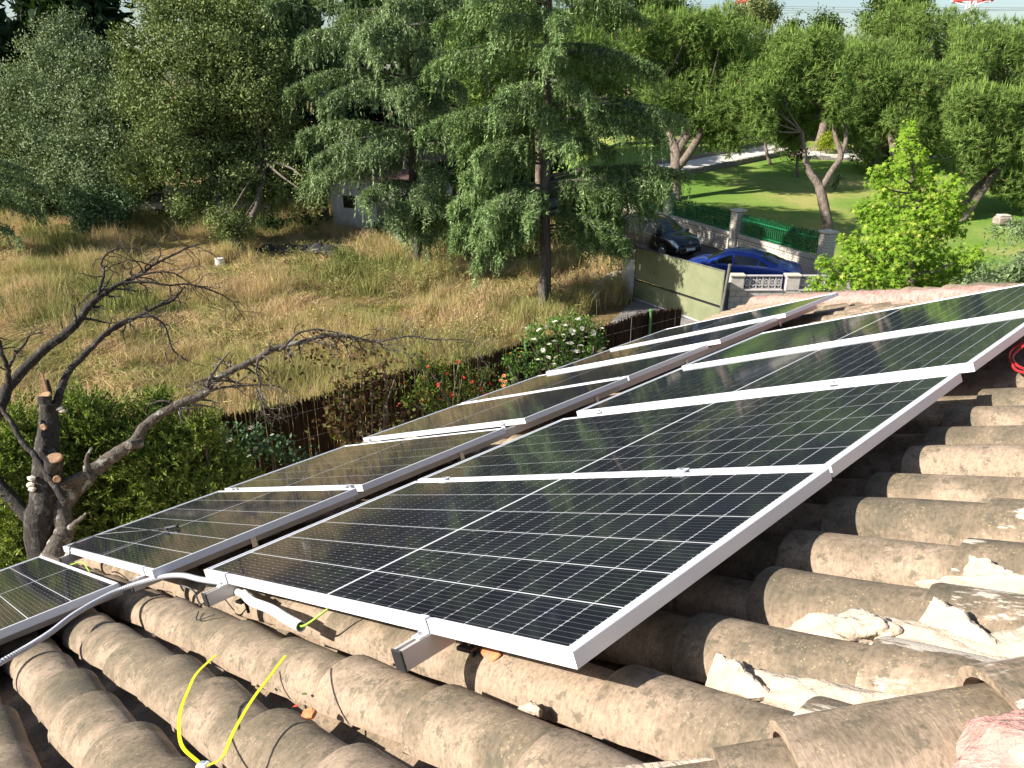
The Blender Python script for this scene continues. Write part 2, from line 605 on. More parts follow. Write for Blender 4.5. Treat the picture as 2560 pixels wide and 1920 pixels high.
M_roofred = simple('old_red_roof', (.12, .06, .05), .9, var=.3)
M_tyre = simple('tyre_rubber', (.02, .02, .02), .8)
M_white = simple('white_plastic', (.78, .76, .70), .5, var=.05)
M_cond = simple('white_conduit', (.80, .79, .75), .45, var=.04)
M_condg = simple('grey_conduit', (.46, .46, .48), .45, var=.06)
M_strap = simple('yellow_strap', (.78, .72, .02), .4, var=.05)
M_gy = simple('green_yellow_wire', (.35, .62, .05), .4)
M_redw = simple('red_wire', (.55, .03, .03), .4)
M_bluepaint = None


def paint(name, col, flake=.0):
    m, nt, b = new_mat(name)
    b.inputs['Base Color'].default_value = (*col, 1)
    b.inputs['Metallic'].default_value = .35
    b.inputs['Roughness'].default_value = .35
    b.inputs['Coat Weight'].default_value = 1
    b.inputs['Coat Roughness'].default_value = .03
    f = noise(nt, texco(nt), 2.5, 5)
    nt.links.new(math_(nt, 'ADD', math_(nt, 'MULTIPLY', f, .25), .25), b.inputs['Roughness'])
    return m


M_blue = paint('blue_car_paint', (.012, .05, .36))
M_blk = paint('black_car_paint', (.006, .006, .008))
M_glass = simple('car_glass', (.012, .014, .016), .06, var=.02, spec=.8)
M_chrome = simple('chrome', (.75, .75, .76), .15, 1.0, var=.03)
M_lamp = simple('headlamp', (.65, .70, .78), .08, .3, var=.2, scale=12, coat=1)
M_tail = simple('tail_lamp', (.35, .02, .02), .2)
M_hub = simple('alloy_rim', (.45, .46, .47), .3, .8)
M_plate = simple('number_plate', (.7, .7, .68), .4, var=.03)
M_pylon_r = simple('red_mast_paint', (.55, .05, .05), .5)
M_pylon_w = simple('white_mast_paint', (.7, .7, .72), .5)
M_wire = simple('power_cable', (.25, .26, .28), .5)
M_dark_tarp = simple('black_sacking', (.02, .02, .02), .8, bmp=.6, bscale=10, dist=.05)
M_barrel = simple('faded_blue_plastic', (.22, .28, .36), .5)
M_stone = simple('field_stone', (.30, .25, .20), .95, var=.3, scale=6, bmp=.8, bscale=14, dist=.03)

# ---------------------------------------------------------------- setting: ground, lawn, street, driveway, garden path
def sheet(name, xs, ys, hf, mat, kind='structure'):
    X, Y = np.meshgrid(xs, ys)
    Z = hf(X, Y)
    V = np.stack([X, Y, Z], -1).reshape(-1, 3)
    nx, ny = len(xs), len(ys)
    i = np.arange(nx - 1)[None, :] + np.arange(ny - 1)[:, None] * nx
    F = np.stack([i, i + 1, i + nx + 1, i + nx], -1).reshape(-1, 4)
    o = link(bpy.data.objects.new(name, np_mesh(name, [(V, F, 0)], mat, True)))
    props(o, kind=kind)
    return o


def bumpy(X, Y):
    return .10 * np.sin(X * .7 + 1.3) * np.sin(Y * .53) + .06 * np.sin(X * 1.9 + Y * 1.1) + .04 * np.sin(X * 3.1 - Y * 2.7)


# wall line of the garden across the street (two surveyed pillars)
PIL1 = np.array([10.2, 34.9]); PIL2 = np.array([12.3, 29.6])
wd = (PIL1 - PIL2) / np.linalg.norm(PIL1 - PIL2)          # along the wall, away from the camera
wn_ = np.array([wd[1], -wd[0]])                           # to the garden side (right)


def side(X, Y): return (X - PIL2[0]) * wn_[0] + (Y - PIL2[1]) * wn_[1]


def field_h(X, Y):
    w = np.clip((3.5 - X) / 4, 0, 1) * np.clip((Y - 14) / 4, 0, 1) * np.clip((120 - Y) / 40, 0, 1)
    return ground_h(X, Y) + bumpy(X, Y) * w - .02


xs = np.concatenate([np.linspace(-900, -60, 12), np.linspace(-55, 60, 100), np.linspace(70, 900, 12)])
ys = np.concatenate([np.linspace(-200, -5, 6), np.linspace(0, 90, 90), np.linspace(100, 1800, 16)])
sheet('ground', xs, ys, field_h, M_soil)


def poly_strip(name, left, right, mat, dz, sub=30, kind='structure', thick=0.0):
    L_ = smooth_path([(a[0], a[1], 0) for a in left], sub // max(1, len(left) - 1) + 1)
    R2 = smooth_path([(a[0], a[1], 0) for a in right], sub // max(1, len(right) - 1) + 1)
    n = min(len(L_), len(R2)); L_, R2 = L_[:n], R2[:n]
    cols = 7
    V = []
    for i in range(n):
        for j in range(cols):
            q = L_[i] * (1 - j / (cols - 1)) + R2[i] * j / (cols - 1)
            V.append((q[0], q[1], float(ground_h(q[0], q[1])) + dz))
    F = [(i * cols + j, i * cols + j + 1, (i + 1) * cols + j + 1, (i + 1) * cols + j) for i in range(n - 1) for j in range(cols - 1)]
    mb = MB().add(V, F)
    o = mb.build(name, mat, smooth=True)
    return props(o, kind=kind)


# lawn on the garden side of the wall
u_ = np.linspace(-22, 60, 70); v_ = np.concatenate([np.linspace(.12, 12, 22), np.linspace(14, 70, 28)])
UU, VV = np.meshgrid(u_, v_)
LX = PIL2[0] + wd[0] * UU + wn_[0] * VV; LY = PIL2[1] + wd[1] * UU + wn_[1] * VV
LZ = ground_h(LX, LY) + .03
i = np.arange(len(u_) - 1)[None, :] + np.arange(len(v_) - 1)[:, None] * len(u_)
F = np.stack([i, i + 1, i + len(u_) + 1, i + len(u_)], -1).reshape(-1, 4)
props(link(bpy.data.objects.new('lawn', np_mesh('lawn', [(np.stack([LX, LY, LZ], -1), F, 0)], M_lawn, True))), kind='structure')

# street between the garden wall and the block wall, driveway inside the gate
def wall_pt(t, off): return PIL2 + wd * t + wn_ * off


poly_strip('street', [wall_pt(-16, -7.5), wall_pt(-4, -6.5), wall_pt(6, -6.0), wall_pt(18, -6.0), wall_pt(40, -6)],
           [wall_pt(-16, -.35), wall_pt(-4, -.35), wall_pt(6, -.35), wall_pt(18, -.35), wall_pt(40, -.35)], M_asph, .012)
GL = on_ground(1583, 749)[:2]; GR = on_ground(1798, 826)[:2]; GW = on_ground(1800, 800)[:2]
poly_strip('driveway', [(1.2, 20.2), (2.6, 22.6), (GL[0] + .1, GL[1] + .1)], [(8.0, 16.6), (7.9, 21.0), (GR[0] + .3, GR[1] + .2)], M_conc, .03)
poly_strip('pavement', [(GL[0] + .1, GL[1] + .2), (GL[0] + 1.5, GL[1] + 1.5)], [(GR[0] + .2, GR[1] + .2), (GR[0] + 1.4, GR[1] + 1.3)], M_conc, .034)

# pale garden path: two legs
def gp(px, py): return on_ground(px, py)[:2]


leg1_lo = [gp(1660, 446), gp(1736, 434), gp(1850, 411), gp(1961, 388)]
leg1_hi = [gp(1640, 412), gp(1711, 403), gp(1820, 382), gp(1935, 358)]
poly_strip('garden_path', leg1_lo, leg1_hi, M_pave, .045)
leg2_lo = [gp(1955, 385), gp(2027, 396), gp(2185, 403), gp(2400, 408)]
leg2_hi = [gp(1925, 362), gp(2027, 379), gp(2188, 385), gp(2400, 390)]
poly_strip('garden_path', leg2_lo, leg2_hi, M_pave, .049)


def kerb(pts, w=.16, h=.28, name='kerb', lab=None):
    P = smooth_path([(p[0], p[1], 0) for p in pts], 8)
    mb = MB()
    for a, b_ in zip(P[:-1], P[1:]):
        d = b_ - a; L = np.linalg.norm(d[:2])
        if L < .05: continue
        c = (a + b_) / 2; z = float(ground_h(c[0], c[1]))
        mb.box((c[0], c[1], z + h / 2 - .05), (L * .985, w, h + .1 + random.uniform(-.02, .02)), Matrix.Rotation(math.atan2(d[1], d[0]), 3, 'Z'), bev=.02)
    o = mb.build(name, M_kerb)
    props(o, kind='structure')
    return o


kerb(leg1_lo, .3, .35); kerb(leg1_hi, .18, .3); kerb([gp(1961, 387), gp(2027, 398), gp(2185, 405), gp(2400, 410)], .18, .2); kerb([gp(1970, 360), gp(2027, 377), gp(2188, 383), gp(2400, 388)], .18, .2)

# ---------------------------------------------------------------- the roof frame of reference: X uphill, Y along the rows, Z out of the slope
RM = np.array([[0.63604, 0.72321, -0.26911], [-0.66549, 0.69063, 0.2831], [0.3906, -0.00097, 0.92056]])
U_, s_, Vt_ = np.linalg.svd(RM); RM = U_ @ Vt_
CP = np.array([1.05702, -0.855377, 0.618707])
PM = Matrix.Translation(Vector(np.array([0, 0, CAMH]) - RM @ CP)) @ Matrix(RM.tolist()).to_4x4()


def pw(x, y, z=0.0): return np.array(PM @ Vector((x, y, z)))


EAVE = -5.74
APX = (2.47, 2.03)
DECKZ = -.285
houseM = Matrix.Translation(Vector((pw(*APX)[0], pw(*APX)[1], 0)))
house = root('house', 'low house whose hipped roof of old curved clay tiles carries the solar panels', 'house', M=houseM)
A = pw(APX[0], APX[1], DECKZ); C1 = pw(EAVE, EAVE - .44, DECKZ); C2 = pw(EAVE, 4.5 - EAVE, DECKZ)
xh = RM[:, 0].copy(); xh[2] = 0; xh /= np.linalg.norm(xh)
wid = 2 * abs((A - C1) @ xh)
D1 = C1 + xh * wid; D2 = C2 + xh * wid
mb = MB()
mb.add([C1, C2, A], [(0, 2, 1)]); mb.add([C1, A, D1], [(0, 2, 1)]); mb.add([C2, A, D2], [(0, 1, 2)]); mb.add([D1, D2, A], [(0, 1, 2)])
mb.build('roof', M_deck, house)
roof = bpy.data.objects['roof']
mb = MB()
ins = .45
yh = RM[:, 1].copy(); yh[2] = 0; yh /= np.linalg.norm(yh)
q = [C1 + (xh + yh) * ins, C2 + (xh - yh) * ins, D2 + (-xh - yh) * ins, D1 + (-xh + yh) * ins]
zt = C1[2] - .05
for a, b_ in zip(q, q[1:] + q[:1]):
    mb.add([(a[0], a[1], 0), (b_[0], b_[1], 0), (b_[0], b_[1], zt), (a[0], a[1], zt)], [(0, 1, 2, 3)])
mb.build('wall', M_wallp, house)
mb = MB()
for a, b_ in zip([C1, C2, D2, D1], [C2, D2, D1, C1]):
    d = b_ - a; n_ = np.cross(d, [0, 0, 1.]); n_ /= np.linalg.norm(n_)
    mb.box((a + b_) / 2 + np.array([0, 0, -.06]), (np.linalg.norm(d), .03, .1), Matrix.Rotation(math.atan2(d[1], d[0]), 3, 'Z'))
mb.build('fascia', M_wallp, house)


def cover_mesh(name, r1=.103, r2=.080, h1=.086, h2=.072, L=.455, seed=0, nseg=14, nl=6, th=.013):
    """barrel tile: lip at x=0 (wide end), narrow end at x=L; crest z=0 at the lip; smooth with real thickness"""
    rg = np.random.default_rng(seed)
    w1, w2, sk = rg.uniform(-.006, .006), rg.uniform(-.006, .006), rg.uniform(-.008, .008)
    outer, inner = [], []
    for i in range(nl + 1):
        t = i / nl
        r = r1 + (r2 - r1) * t; h = h1 + (h2 - h1) * t
        zc = -h1 - .004 * t
        for off, lst in ((0, outer), (th, inner)):
            for j in range(nseg + 1):
                a = math.pi * (1 - j / nseg)
                rr = r - off; hh = h - off
                x = L * t + (rg.uniform(-.002, .002) if off == 0 and i == 0 else 0)
                y = rr * math.cos(a) * (1 + .02 * math.sin(3 * a + seed)) + sk * t
                z = zc + hh * math.sin(a) ** .92 + w1 * math.sin(a) * math.sin(math.pi * t)
                lst.append((x, y, z))
    n = nseg + 1
    V = outer + inner
    O = len(outer)
    F = []
    for i in range(nl):
        for j in range(nseg):
            a = i * n + j
            F.append((a, a + n, a + n + 1, a + 1))
            F.append((O + a, O + a + 1, O + a + n + 1, O + a + n))
    for j in range(nseg):
        F.append((j, j + 1, O + j + 1, O + j))
        e = nl * n + j
        F.append((e, O + e, O + e + 1, e + 1))
    for i in range(nl):
        a = i * n; F.append((a, O + a, O + a + n, a + n))
        a = i * n + nseg; F.append((a, a + n, O + a + n, O + a))
    bm = bmesh.new()
    vs = [bm.verts.new(v) for v in V]
    for f in F: bm.faces.new([vs[k] for k in f])
    bmesh.ops.recalc_face_normals(bm, faces=bm.faces)
    me = bpy.data.meshes.new(name)
    bm.to_mesh(me); bm.free()
    me.polygons.foreach_set('use_smooth', [True] * len(me.polygons))
    for e in me.edges: pass
    me.materials.append(M_tile)
    try: me.set_sharp_from_angle(angle=R_(50))
    except Exception: pass
    return me


covers = [cover_mesh('roof_tile', seed=s) for s in range(6)]
covers_lo = [cover_mesh('roof_tile', seed=s, nseg=8, nl=2) for s in range(3)]
covers_l = [c.copy() for c in covers[:3]]
for c in covers_l: c.materials.clear(); c.materials.append(M_tile_lime)
covers_l2 = [c.copy() for c in covers[3:]]
for c in covers_l2: c.materials.clear(); c.materials.append(M_tile_lime2)

PANELS_B = [(0.0, 0.0, 0.0), (0.007, 1.060, 0.0), (-.005, 2.2, .010), (-.037, 3.215, .024)]
PANELS_A = [(2.736, -1.219, -.030), (2.546, -.078, -.002), (2.587, 1.015, -.006), (2.583, 2.224, .003), (2.636, 3.338, -.001), (2.522, 4.387, .019), (2.433, 5.301, .033)]
PL, PW_ = 2.094, 1.038
rects = [(-u - PL, -u, v, v + PW_) for u, v, z in PANELS_A + PANELS_B]


def hidden(x, y):
    for a, b_, c, d in rects:
        if a - .1 < x + .2 and x + .2 < b_ - .25 and c + .25 < y < d + .05: return True
    return False


tiles = []
PITCH_T, EXPO = .2385, .40
for r in range(-26, 46):
    y0 = .382 + PITCH_T * r
    for k in range(-16, 7):
        x0 = -.03 + EXPO * k + random.uniform(-.02, .02) + .012 * math.sin(r * 1.7)
        if x0 + .42 > APX[0] + .1: continue
        nh = x0 - .44 - y0            # >0 beyond the near hip at the lip
        if nh > .05: continue
        fh = x0 + y0 - 4.5
        if fh > .05: continue
        if x0 < EAVE - .15: continue
        if y0 < -3.0: continue
        tiles.append((x0, y0 + random.uniform(-.008, .008), k, r))
# how large each one shows decides which are parts of their own
camP = CP


def score(t):
    x, y = t[0] + .2, t[1]
    d2 = (x - camP[0]) ** 2 + (y - camP[1]) ** 2 + .74 ** 2
    q = RM @ (np.array([x, y, -.12]) - CP)
    dep = q[1] * ct - q[2] * st
    sx = 1280 + FPX * q[0] / max(dep, .01); up = q[1] * st + q[2] * ct
    sy = 960 - FPX * up / max(dep, .01)
    vis = dep > .1 and -150 < sx < 2750 and 400 < sy < 2150
    return (0 if (hidden(x - .2, y) or not vis) else 1) / d2


tiles.sort(key=score, reverse=True)
nh_co = Vector((0, -.44, 0)); nh_no = Vector((1, -1, 0)).normalized()
fh_co = Vector((0, 4.5, 0)); fh_no = Vector((1, 1, 0)).normalized()


def clipped(me, M):
    bm = bmesh.new(); bm.from_mesh(me); bm.transform(M)
    for co, no in ((nh_co, nh_no), (fh_co, fh_no)):
        g = bmesh.ops.bisect_plane(bm, geom=bm.verts[:] + bm.edges[:] + bm.faces[:], plane_co=co, plane_no=no, clear_outer=True)
    bm.transform(M.inverted())
    n = len(bm.faces)
    m2 = bpy.data.meshes.new('roof_tile'); bm.to_mesh(m2); bm.free()
    m2.materials.clear()
    for mm in me.materials: m2.materials.append(mm)
    return m2 if n > 3 else None


rest_v, rest_f, ro = [], [], 0
cnt = 0
for t in tiles:
    x0, y0, k, r = t
    lime = x0 > .2 and y0 < 1.0
    lime2 = x0 > .2 and y0 < 1.4
    me = random.choice(covers_l if lime else covers_l2 if lime2 else covers)
    if k >= 0 and False: pass
    L = (Matrix.Translation((x0, y0, -.120 + random.uniform(-.004, .004))) @ Matrix.Rotation(random.uniform(-.025, .025), 4, 'Z')
         @ Matrix.Rotation(.018 + random.uniform(-.006, .006), 4, 'Y') @ Matrix.Rotation(random.uniform(-.05, .05), 4, 'X'))
    cross = (x0 + .47 - .44 - y0 + .1 > 0) or (x0 + .47 + y0 + .1 - 4.5 > 0)
    if cross:
        me = clipped(me, L)
        if me is None: continue
    if cnt < 299:
        o = bpy.data.objects.new('roof_tile', me)
        link(o, house, PM @ L)
        cnt += 1
    else:
        if not cross: me = covers_lo[r % 3]
        co = np.empty(len(me.vertices) * 3, np.float32); me.vertices.foreach_get('co', co)
        co = co.reshape(-1, 3)
        Mx = np.array(L)
        co = co @ Mx[:3, :3].T + Mx[:3, 3]
        if r % 1 == 0:
            fs = [tuple(p.vertices) for p in me.polygons]
            for f in fs: rest_f.append(tuple(a + ro for a in f))
            rest_v.append(co); ro += len(co)
mb = MB().add(np.concatenate(rest_v), rest_f)
o = mb.build('roof_tile', M_tile, house, PM, smooth=True); props(o, kind='stuff')
try: o.data.set_sharp_from_angle(angle=R_(50))
except Exception: pass

# pan tiles in the channels, one joined part
V, F, off = [], [], 0
ns = 8
for r in range(-14, 46):
    yc = .382 + PITCH_T * (r + .5)
    for k in range(-16, 6):
        x0 = -.12 + EXPO * k + random.uniform(-.03, .03)
        if x0 > yc + .44 or x0 + yc > 4.5 or x0 + .42 > APX[0] or x0 < EAVE - .1 or yc < -3: continue
        xe = min(x0 + .45, yc + .46, 4.52 - yc)
        if xe - x0 < .05: continue
        for (xx, rr, zz) in ((x0, .085, -.252), (xe, .098, -.266)):
            for (o_, ) in ((0,), (.012,)):
                for j in range(ns + 1):
                    a = math.pi * j / ns
                    V.append((xx, yc - (rr + o_) * math.cos(a), zz + .075 - .075 * math.sin(a) - o_))
        n = ns + 1
        for j in range(ns):
            F.append((off + j, off + j + 1, off + 2 * n + j + 1, off + 2 * n + j))
            F.append((off + j, off + n + j, off + n + j + 1, off + j + 1))
        off += 4 * n
o = MB().add(V, F).build('pan_tile', M_pan, house, PM, smooth=False); props(o, kind='stuff')

# hip tiles along the near and far hips, on mortar
def hip_tile(x, y, ang, L=.43, r=.118, lip=-.035, seed=1, tilt=.02, mat=M_tile, label=None):
    me = cover_mesh('hip_tile', r1=r, r2=r * .82, h1=.105, h2=.088, L=L, seed=seed, nseg=16, nl=6, th=.016)
    me.materials.clear(); me.materials.append(mat)
    Mx = PM @ Matrix.Translation((x, y, lip)) @ Matrix.Rotation(ang, 4, 'Z') @ Matrix.Rotation(tilt, 4, 'Y')
    o = link(bpy.data.objects.new('hip_tile', me), house, Mx)
    if label: o['label'] = label
    return o


s2 = math.sqrt(.5)
for i, (x, lp, r_, mt) in enumerate([(-1.30, -.045, .12, M_tile), (-1.03, -.045, .12, M_tile), (-.76, -.042, .12, M_tile), (-.49, -.048, .12, M_tile), (-.21, -.046, .12, M_tile), (.07, -.048, .12, M_tile), (.355, -.052, .108, M_tile),
                                    (.425, -.036, .126, M_tile), (.63, -.018, .118, M_tile_lime2), (.90, -.030, .12, M_tile), (1.17, -.04, .12, M_tile), (1.44, -.045, .12, M_tile), (1.71, -.045, .12, M_tile), (1.98, -.045, .12, M_tile)]):
    hip_tile(x, x - .44, R_(45) + random.uniform(-.04, .04), seed=40 + i, lip=lp - .012, mat=mt, r=r_)
for i in range(0, 34):
    d = .36 * i
    x = APX[0] - .2 - d * s2; y = 4.5 - x
    if x < EAVE - .1: break
    hip_tile(x, y, R_(-45) + random.uniform(-.04, .04), seed=80 + i, lip=-.05 + random.uniform(-.012, .006), r=.115)


def lumpy(name, parent, M, path, wid, hgt, mat, seed=0, nseg=10, label=None, rough=.25):
    rg = np.random.default_rng(seed)
    P = smooth_path(path, 6)
    n = len(P)
    V = []
    for i, p in enumerate(P):
        T = P[min(i + 1, n - 1)] - P[max(i - 1, 0)]; T[2] = 0; T /= np.linalg.norm(T) + 1e-9
        N = np.array([-T[1], T[0], 0])
        e = 1 if 0 < i < n - 1 else .5
        for j in range(nseg + 1):
            a = math.pi * j / nseg
            rr = 1 + rg.uniform(-rough, rough)
            V.append(p + N * math.cos(a) * wid / 2 * rr * e + np.array([0, 0, math.sin(a) * hgt * rr * e - .01]))
    m_ = nseg + 1
    F = [(i * m_ + j, (i + 1) * m_ + j, (i + 1) * m_ + j + 1, i * m_ + j + 1) for i in range(n - 1) for j in range(nseg)]
    F += [tuple(range(m_))[::-1], tuple(range((n - 1) * m_, n * m_))]
    o = MB().add(np.array(V), F).build(name, mat, parent, M, smooth=True)
    if label: o['label'] = label
    return o


# pink mortar beds beside the hips
lumpy('mortar_bed', house, PM, [(-2.2, -2.50, -.20), (-.5, -.80, -.2), (.2, -.10, -.2), (.9, .58, -.2), (2.2, 1.85, -.2)], .15, .085, M_mortar, 3, label='pale mortar bedding the near hip tiles')
lumpy('mortar_bed', house, PM, [(2.1, 2.28, -.19), (.2, 4.18, -.19), (-2, 6.38, -.19), (-4, 8.37, -.19), (-5.7, 10.07, -.19)], .24, .135, M_pink, 4, label='pinkish mortar bedding the far hip tiles')

# covers on the near slope, seen at the edge beside the hip
hip_dir = pw(1, .56) - pw(0, -.44); hip_dir /= np.linalg.norm(hip_dir)
n2 = np.cross(xh, hip_dir); n2 /= np.linalg.norm(n2)
if n2[2] < 0: n2 = -n2
up2 = np.cross(n2, xh); up2 *= np.sign(up2[2])
ns_v, ns_f, no_ = [], [], 0
yv = np.cross(n2, up2)
for k in range(-10, 20):
    for c_ in range(10):
        hx = -.35 + .235 * k
        base = pw(hx, hx - .44, -.16) - up2 * (.40 * c_ + .47) + xh * .12
        me = covers_lo[(k + c_) % 3]
        co = np.empty(len(me.vertices) * 3, np.float32); me.vertices.foreach_get('co', co); co = co.reshape(-1, 3)
        w_ = base + co[:, :1] * (up2 - n2 * .03) + co[:, 1:2] * yv + co[:, 2:] * n2
        if w_[:, 2].min() < C1[2]: continue
        ns_v.append(w_); ns_f += [tuple(a_ + no_ for a_ in p_.vertices) for p_ in me.polygons]; no_ += len(co)
o = MB().add(np.concatenate(ns_v), ns_f).build('roof_tile', M_tile, house, smooth=True); props(o, kind='stuff')
try: o.data.set_sharp_from_angle(angle=R_(50))
except Exception: pass
# the flat pinkish mortar patch beside the hip at the lower right


def blob(name, c, sx, sy, sz, mat, seed=0, parent=None, M=PM, label=None, sub=3, rough=.25, flat=False):
    bm = bmesh.new()
    bmesh.ops.create_icosphere(bm, subdivisions=sub, radius=1)
    rg = np.random.default_rng(seed)
    ph = rg.uniform(0, 6, 9)
    for v in bm.verts:
        p = v.co
        d = 1 + rough * (math.sin(3 * p.x + ph[0]) * math.sin(3.7 * p.y + ph[1]) + .6 * math.sin(7 * p.y + ph[2]) * math.sin(6 * p.z + ph[3]) + .4 * math.sin(13 * p.x + ph[4]) * math.sin(11 * p.y + ph[5]))
        v.co = Vector((p.x * sx * d, p.y * sy * d, p.z * sz * (d if not flat else 1)))
    me = bpy.data.meshes.new(name); bm.to_mesh(me); bm.free()
    me.polygons.foreach_set('use_smooth', [sub > 2] * len(me.polygons))
    me.materials.append(mat)
    o = link(bpy.data.objects.new(name, me), parent, M @ Matrix.Translation(c))
    if label: o['label'] = label
    return o


blob('mortar_patch', (.735, .09, -.120), .155, .12, .092, M_pink, 5, house, label='pinkish mortar smeared over the hip tiles', sub=5, rough=.12)
# pale mortar packed into the channels near the hip
for i, (x, y, sx, sy) in enumerate([(.33, .262, .24, .062), (.52, .38, .20, .07), (.36, .50, .26, .058), (.62, .53, .22, .09), (.52, .745, .22, .045), (.76, .74, .2, .07), (.8, .97, .2, .06), (.60, .42, .14, .06), (.70, .62, .14, .07)]):
    blob('mortar_fill', (x, y, -.195), sx, sy, .052, M_mortar, 20 + i, house, sub=5, rough=.16, label='pale crumbly mortar packed between two tiles')


def shard(name, x, y, z, outline, th, rot, mat, label, cat, group=None):
    V = [(a, b_, th / 2 + random.uniform(-.3, .3) * th * .3) for a, b_ in outline] + [(a * 1.05, b_ * 1.05, -th / 2) for a, b_ in outline]
    n = len(outline)
    F = [tuple(range(n)), tuple(range(n, 2 * n))[::-1]] + [(i, n + i, n + (i + 1) % n, (i + 1) % n) for i in range(n)]
    M_ = PM @ Matrix.Translation((x, y, z)) @ rot
    bm = bmesh.new(); vs = [bm.verts.new(v) for v in V]
    for f in F: bm.faces.new([vs[k] for k in f])
    bmesh.ops.recalc_face_normals(bm, faces=bm.faces)
    bmesh.ops.triangulate(bm, faces=bm.faces[:])
    bmesh.ops.subdivide_edges(bm, edges=bm.edges[:], cuts=2, use_grid_fill=True)
    bmesh.ops.smooth_vert(bm, verts=bm.verts[:], factor=.5, use_axis_x=True, use_axis_y=True, use_axis_z=True)
    for v_ in bm.verts: v_.co += Vector((random.uniform(-1, 1), random.uniform(-1, 1), random.uniform(-1, 1))) * th * .10
    me = bpy.data.meshes.new(name); bm.to_mesh(me); bm.free(); me.materials.append(mat)
    o = link(bpy.data.objects.new(name, me), None, M_)
    return props(o, label, cat, group)


Ry = lambda a: Matrix.Rotation(R_(a), 4, 'Y'); Rx = lambda a: Matrix.Rotation(R_(a), 4, 'X'); Rz = lambda a: Matrix.Rotation(R_(a), 4, 'Z')
g_ch = 'loose mortar chunks on the roof tiles'
ol = [(-.062, -.034), (-.058, -.01), (-.047, .022), (-.044, .034), (-.03, .030), (-.018, .022), (-.004, .026), (.010, .020), (.018, .008), (.034, .002), (.05, -.010), (.066, -.016), (.070, -.030), (.04, -.040), (.0, -.037), (-.03, -.041)]
shard('mortar_chunk', .165, .235, -.140, ol, .016, Rz(4) @ Rx(52), M_mortar, 'pale wedge of mortar leaning in the channel, lowest of those by the hip', 'mortar chunk', g_ch)
shard('mortar_chunk', .46, .525, -.135, [(a * 1.15, b_ * 1.0) for a, b_ in ol], .016, Rz(-14) @ Rx(50), M_mortar, 'largest pointed slab of pale mortar in the middle of the mortar heap', 'mortar chunk', g_ch)
shard('mortar_chunk', .44, .765, -.138, [(a * .72, b_ * .8) for a, b_ in ol], .02, Rz(8) @ Rx(40), M_mortar, 'pale mortar lump with a dark jagged end, topmost of those by the hip', 'mortar chunk', g_ch)
o = blob('mortar_chunk', (.30, .475, -.145), .055, .03, .028, M_mortar, 61, None, sub=4, rough=.3); props(o, 'rounded crumbly lump of mortar with a reddish tile fragment on top', 'mortar chunk', g_ch)
o = blob('mortar_chunk', (-.20, .012, -.168), .032, .014, .014, M_mortar, 62, None, sub=3, rough=.3); props(o, 'small whitish mortar lump in the channel in front of the nearest panel corner', 'mortar chunk', g_ch)
shard('tile_fragment', -.73, -.245, -.155, [(-.02, -.012), (-.014, .012), (.004, .016), (.02, .008), (.018, -.012)], .012, Rz(30) @ Rx(30), M_orange, 'small orange broken tile fragment lying in the channel right of the yellow straps', 'tile fragment')

# ---------------------------------------------------------------- solar panels
HX, HY = PL / 2, PW_ / 2


def frame_mesh():
    # ribbed hollow-looking profile, cross-section (distance in from outer face, z)
    prof = [(0, -.0015), (.0012, 0), (.0115, 0), (.0115, -.0045), (.0095, -.0045), (.0095, -.033), (.028, -.033), (.028, -.035), (0, -.035)]
    k = 5
    zs = np.linspace(-.034, -.003, 2 * k + 1)
    rib = []
    for i_, z in enumerate(zs):
        rib.append((.0009 if i_ % 2 else 0.0, z))
    prof = prof + rib[:]
    cs = [(-1, -1), (1, -1), (1, 1), (-1, 1)]
    V, F = [], []
    n = len(prof)
    for cx_, cy_ in cs:
        for q_, (d, z) in enumerate(prof): V.append((cx_ * (HX - (0 if q_ > 8 else d)), cy_ * (HY - d), z))
    for c_ in range(4):
        c2 = (c_ + 1) % 4
        for j in range(n):
            j2 = (j + 1) % n
            F.append((c_ * n + j, c2 * n + j, c2 * n + j2, c_ * n + j2))
    bm = bmesh.new(); vs = [bm.verts.new(v) for v in V]
    for f in F: bm.faces.new([vs[q_] for q_ in f])
    bmesh.ops.recalc_face_normals(bm, faces=bm.faces)
    me = bpy.data.meshes.new('frame'); bm.to_mesh(me); bm.free(); me.materials.append(M_alu)
    return me


pan = root('solar_panel', 'x', 'solar panel', M=I4)
link(bpy.data.objects.new('frame', frame_mesh()), pan)
MB().box((0, 0, -.0058), (PL - .0235, PW_ - .0235, .0030)).build('backsheet', M_back, pan)
cell = MB().box((0, 0, 0), (.0813, .1628, .0006)).mesh('solar_cell', M_cell)
CXP, CYP = .0842, .1672
for i in range(24):
    half = (i - 11.5) * CXP + (.0055 if i >= 12 else -.0055)
    for j in range(6):
        link(bpy.data.objects.new('solar_cell', cell), pan, Matrix.Translation((half, (j - 2.5) * CYP, -.0039)))
parts = list(pan.children)
g_p = 'solar panels on the tiled roof'
labs_b = ['largest and nearest solar panel, its lower corner jutting towards the viewer',
          'second solar panel of the upper row, directly behind the nearest one',
          'third solar panel of the upper row, with a thick white band along its near edge',
          'farthest solar panel of the upper row, cut off by the right edge']
labs_a = ['solar panel cut off by the left edge, at the near end of the lower row',
          'solar panel of the lower row with a black cable plug lying across its glass',
          'third panel of the lower row, right behind the one with the black cable on it',
          'fourth panel of the lower row, its thick white near edge below the red flowering bush',
          'fifth panel of the lower row, whose far corner reaches the white roses',
          'sixth panel of the lower row, narrow strip before the last one',
          'farthest panel of the lower row, its tip touching the pink mortar line below the cars']
first = True
panels = []
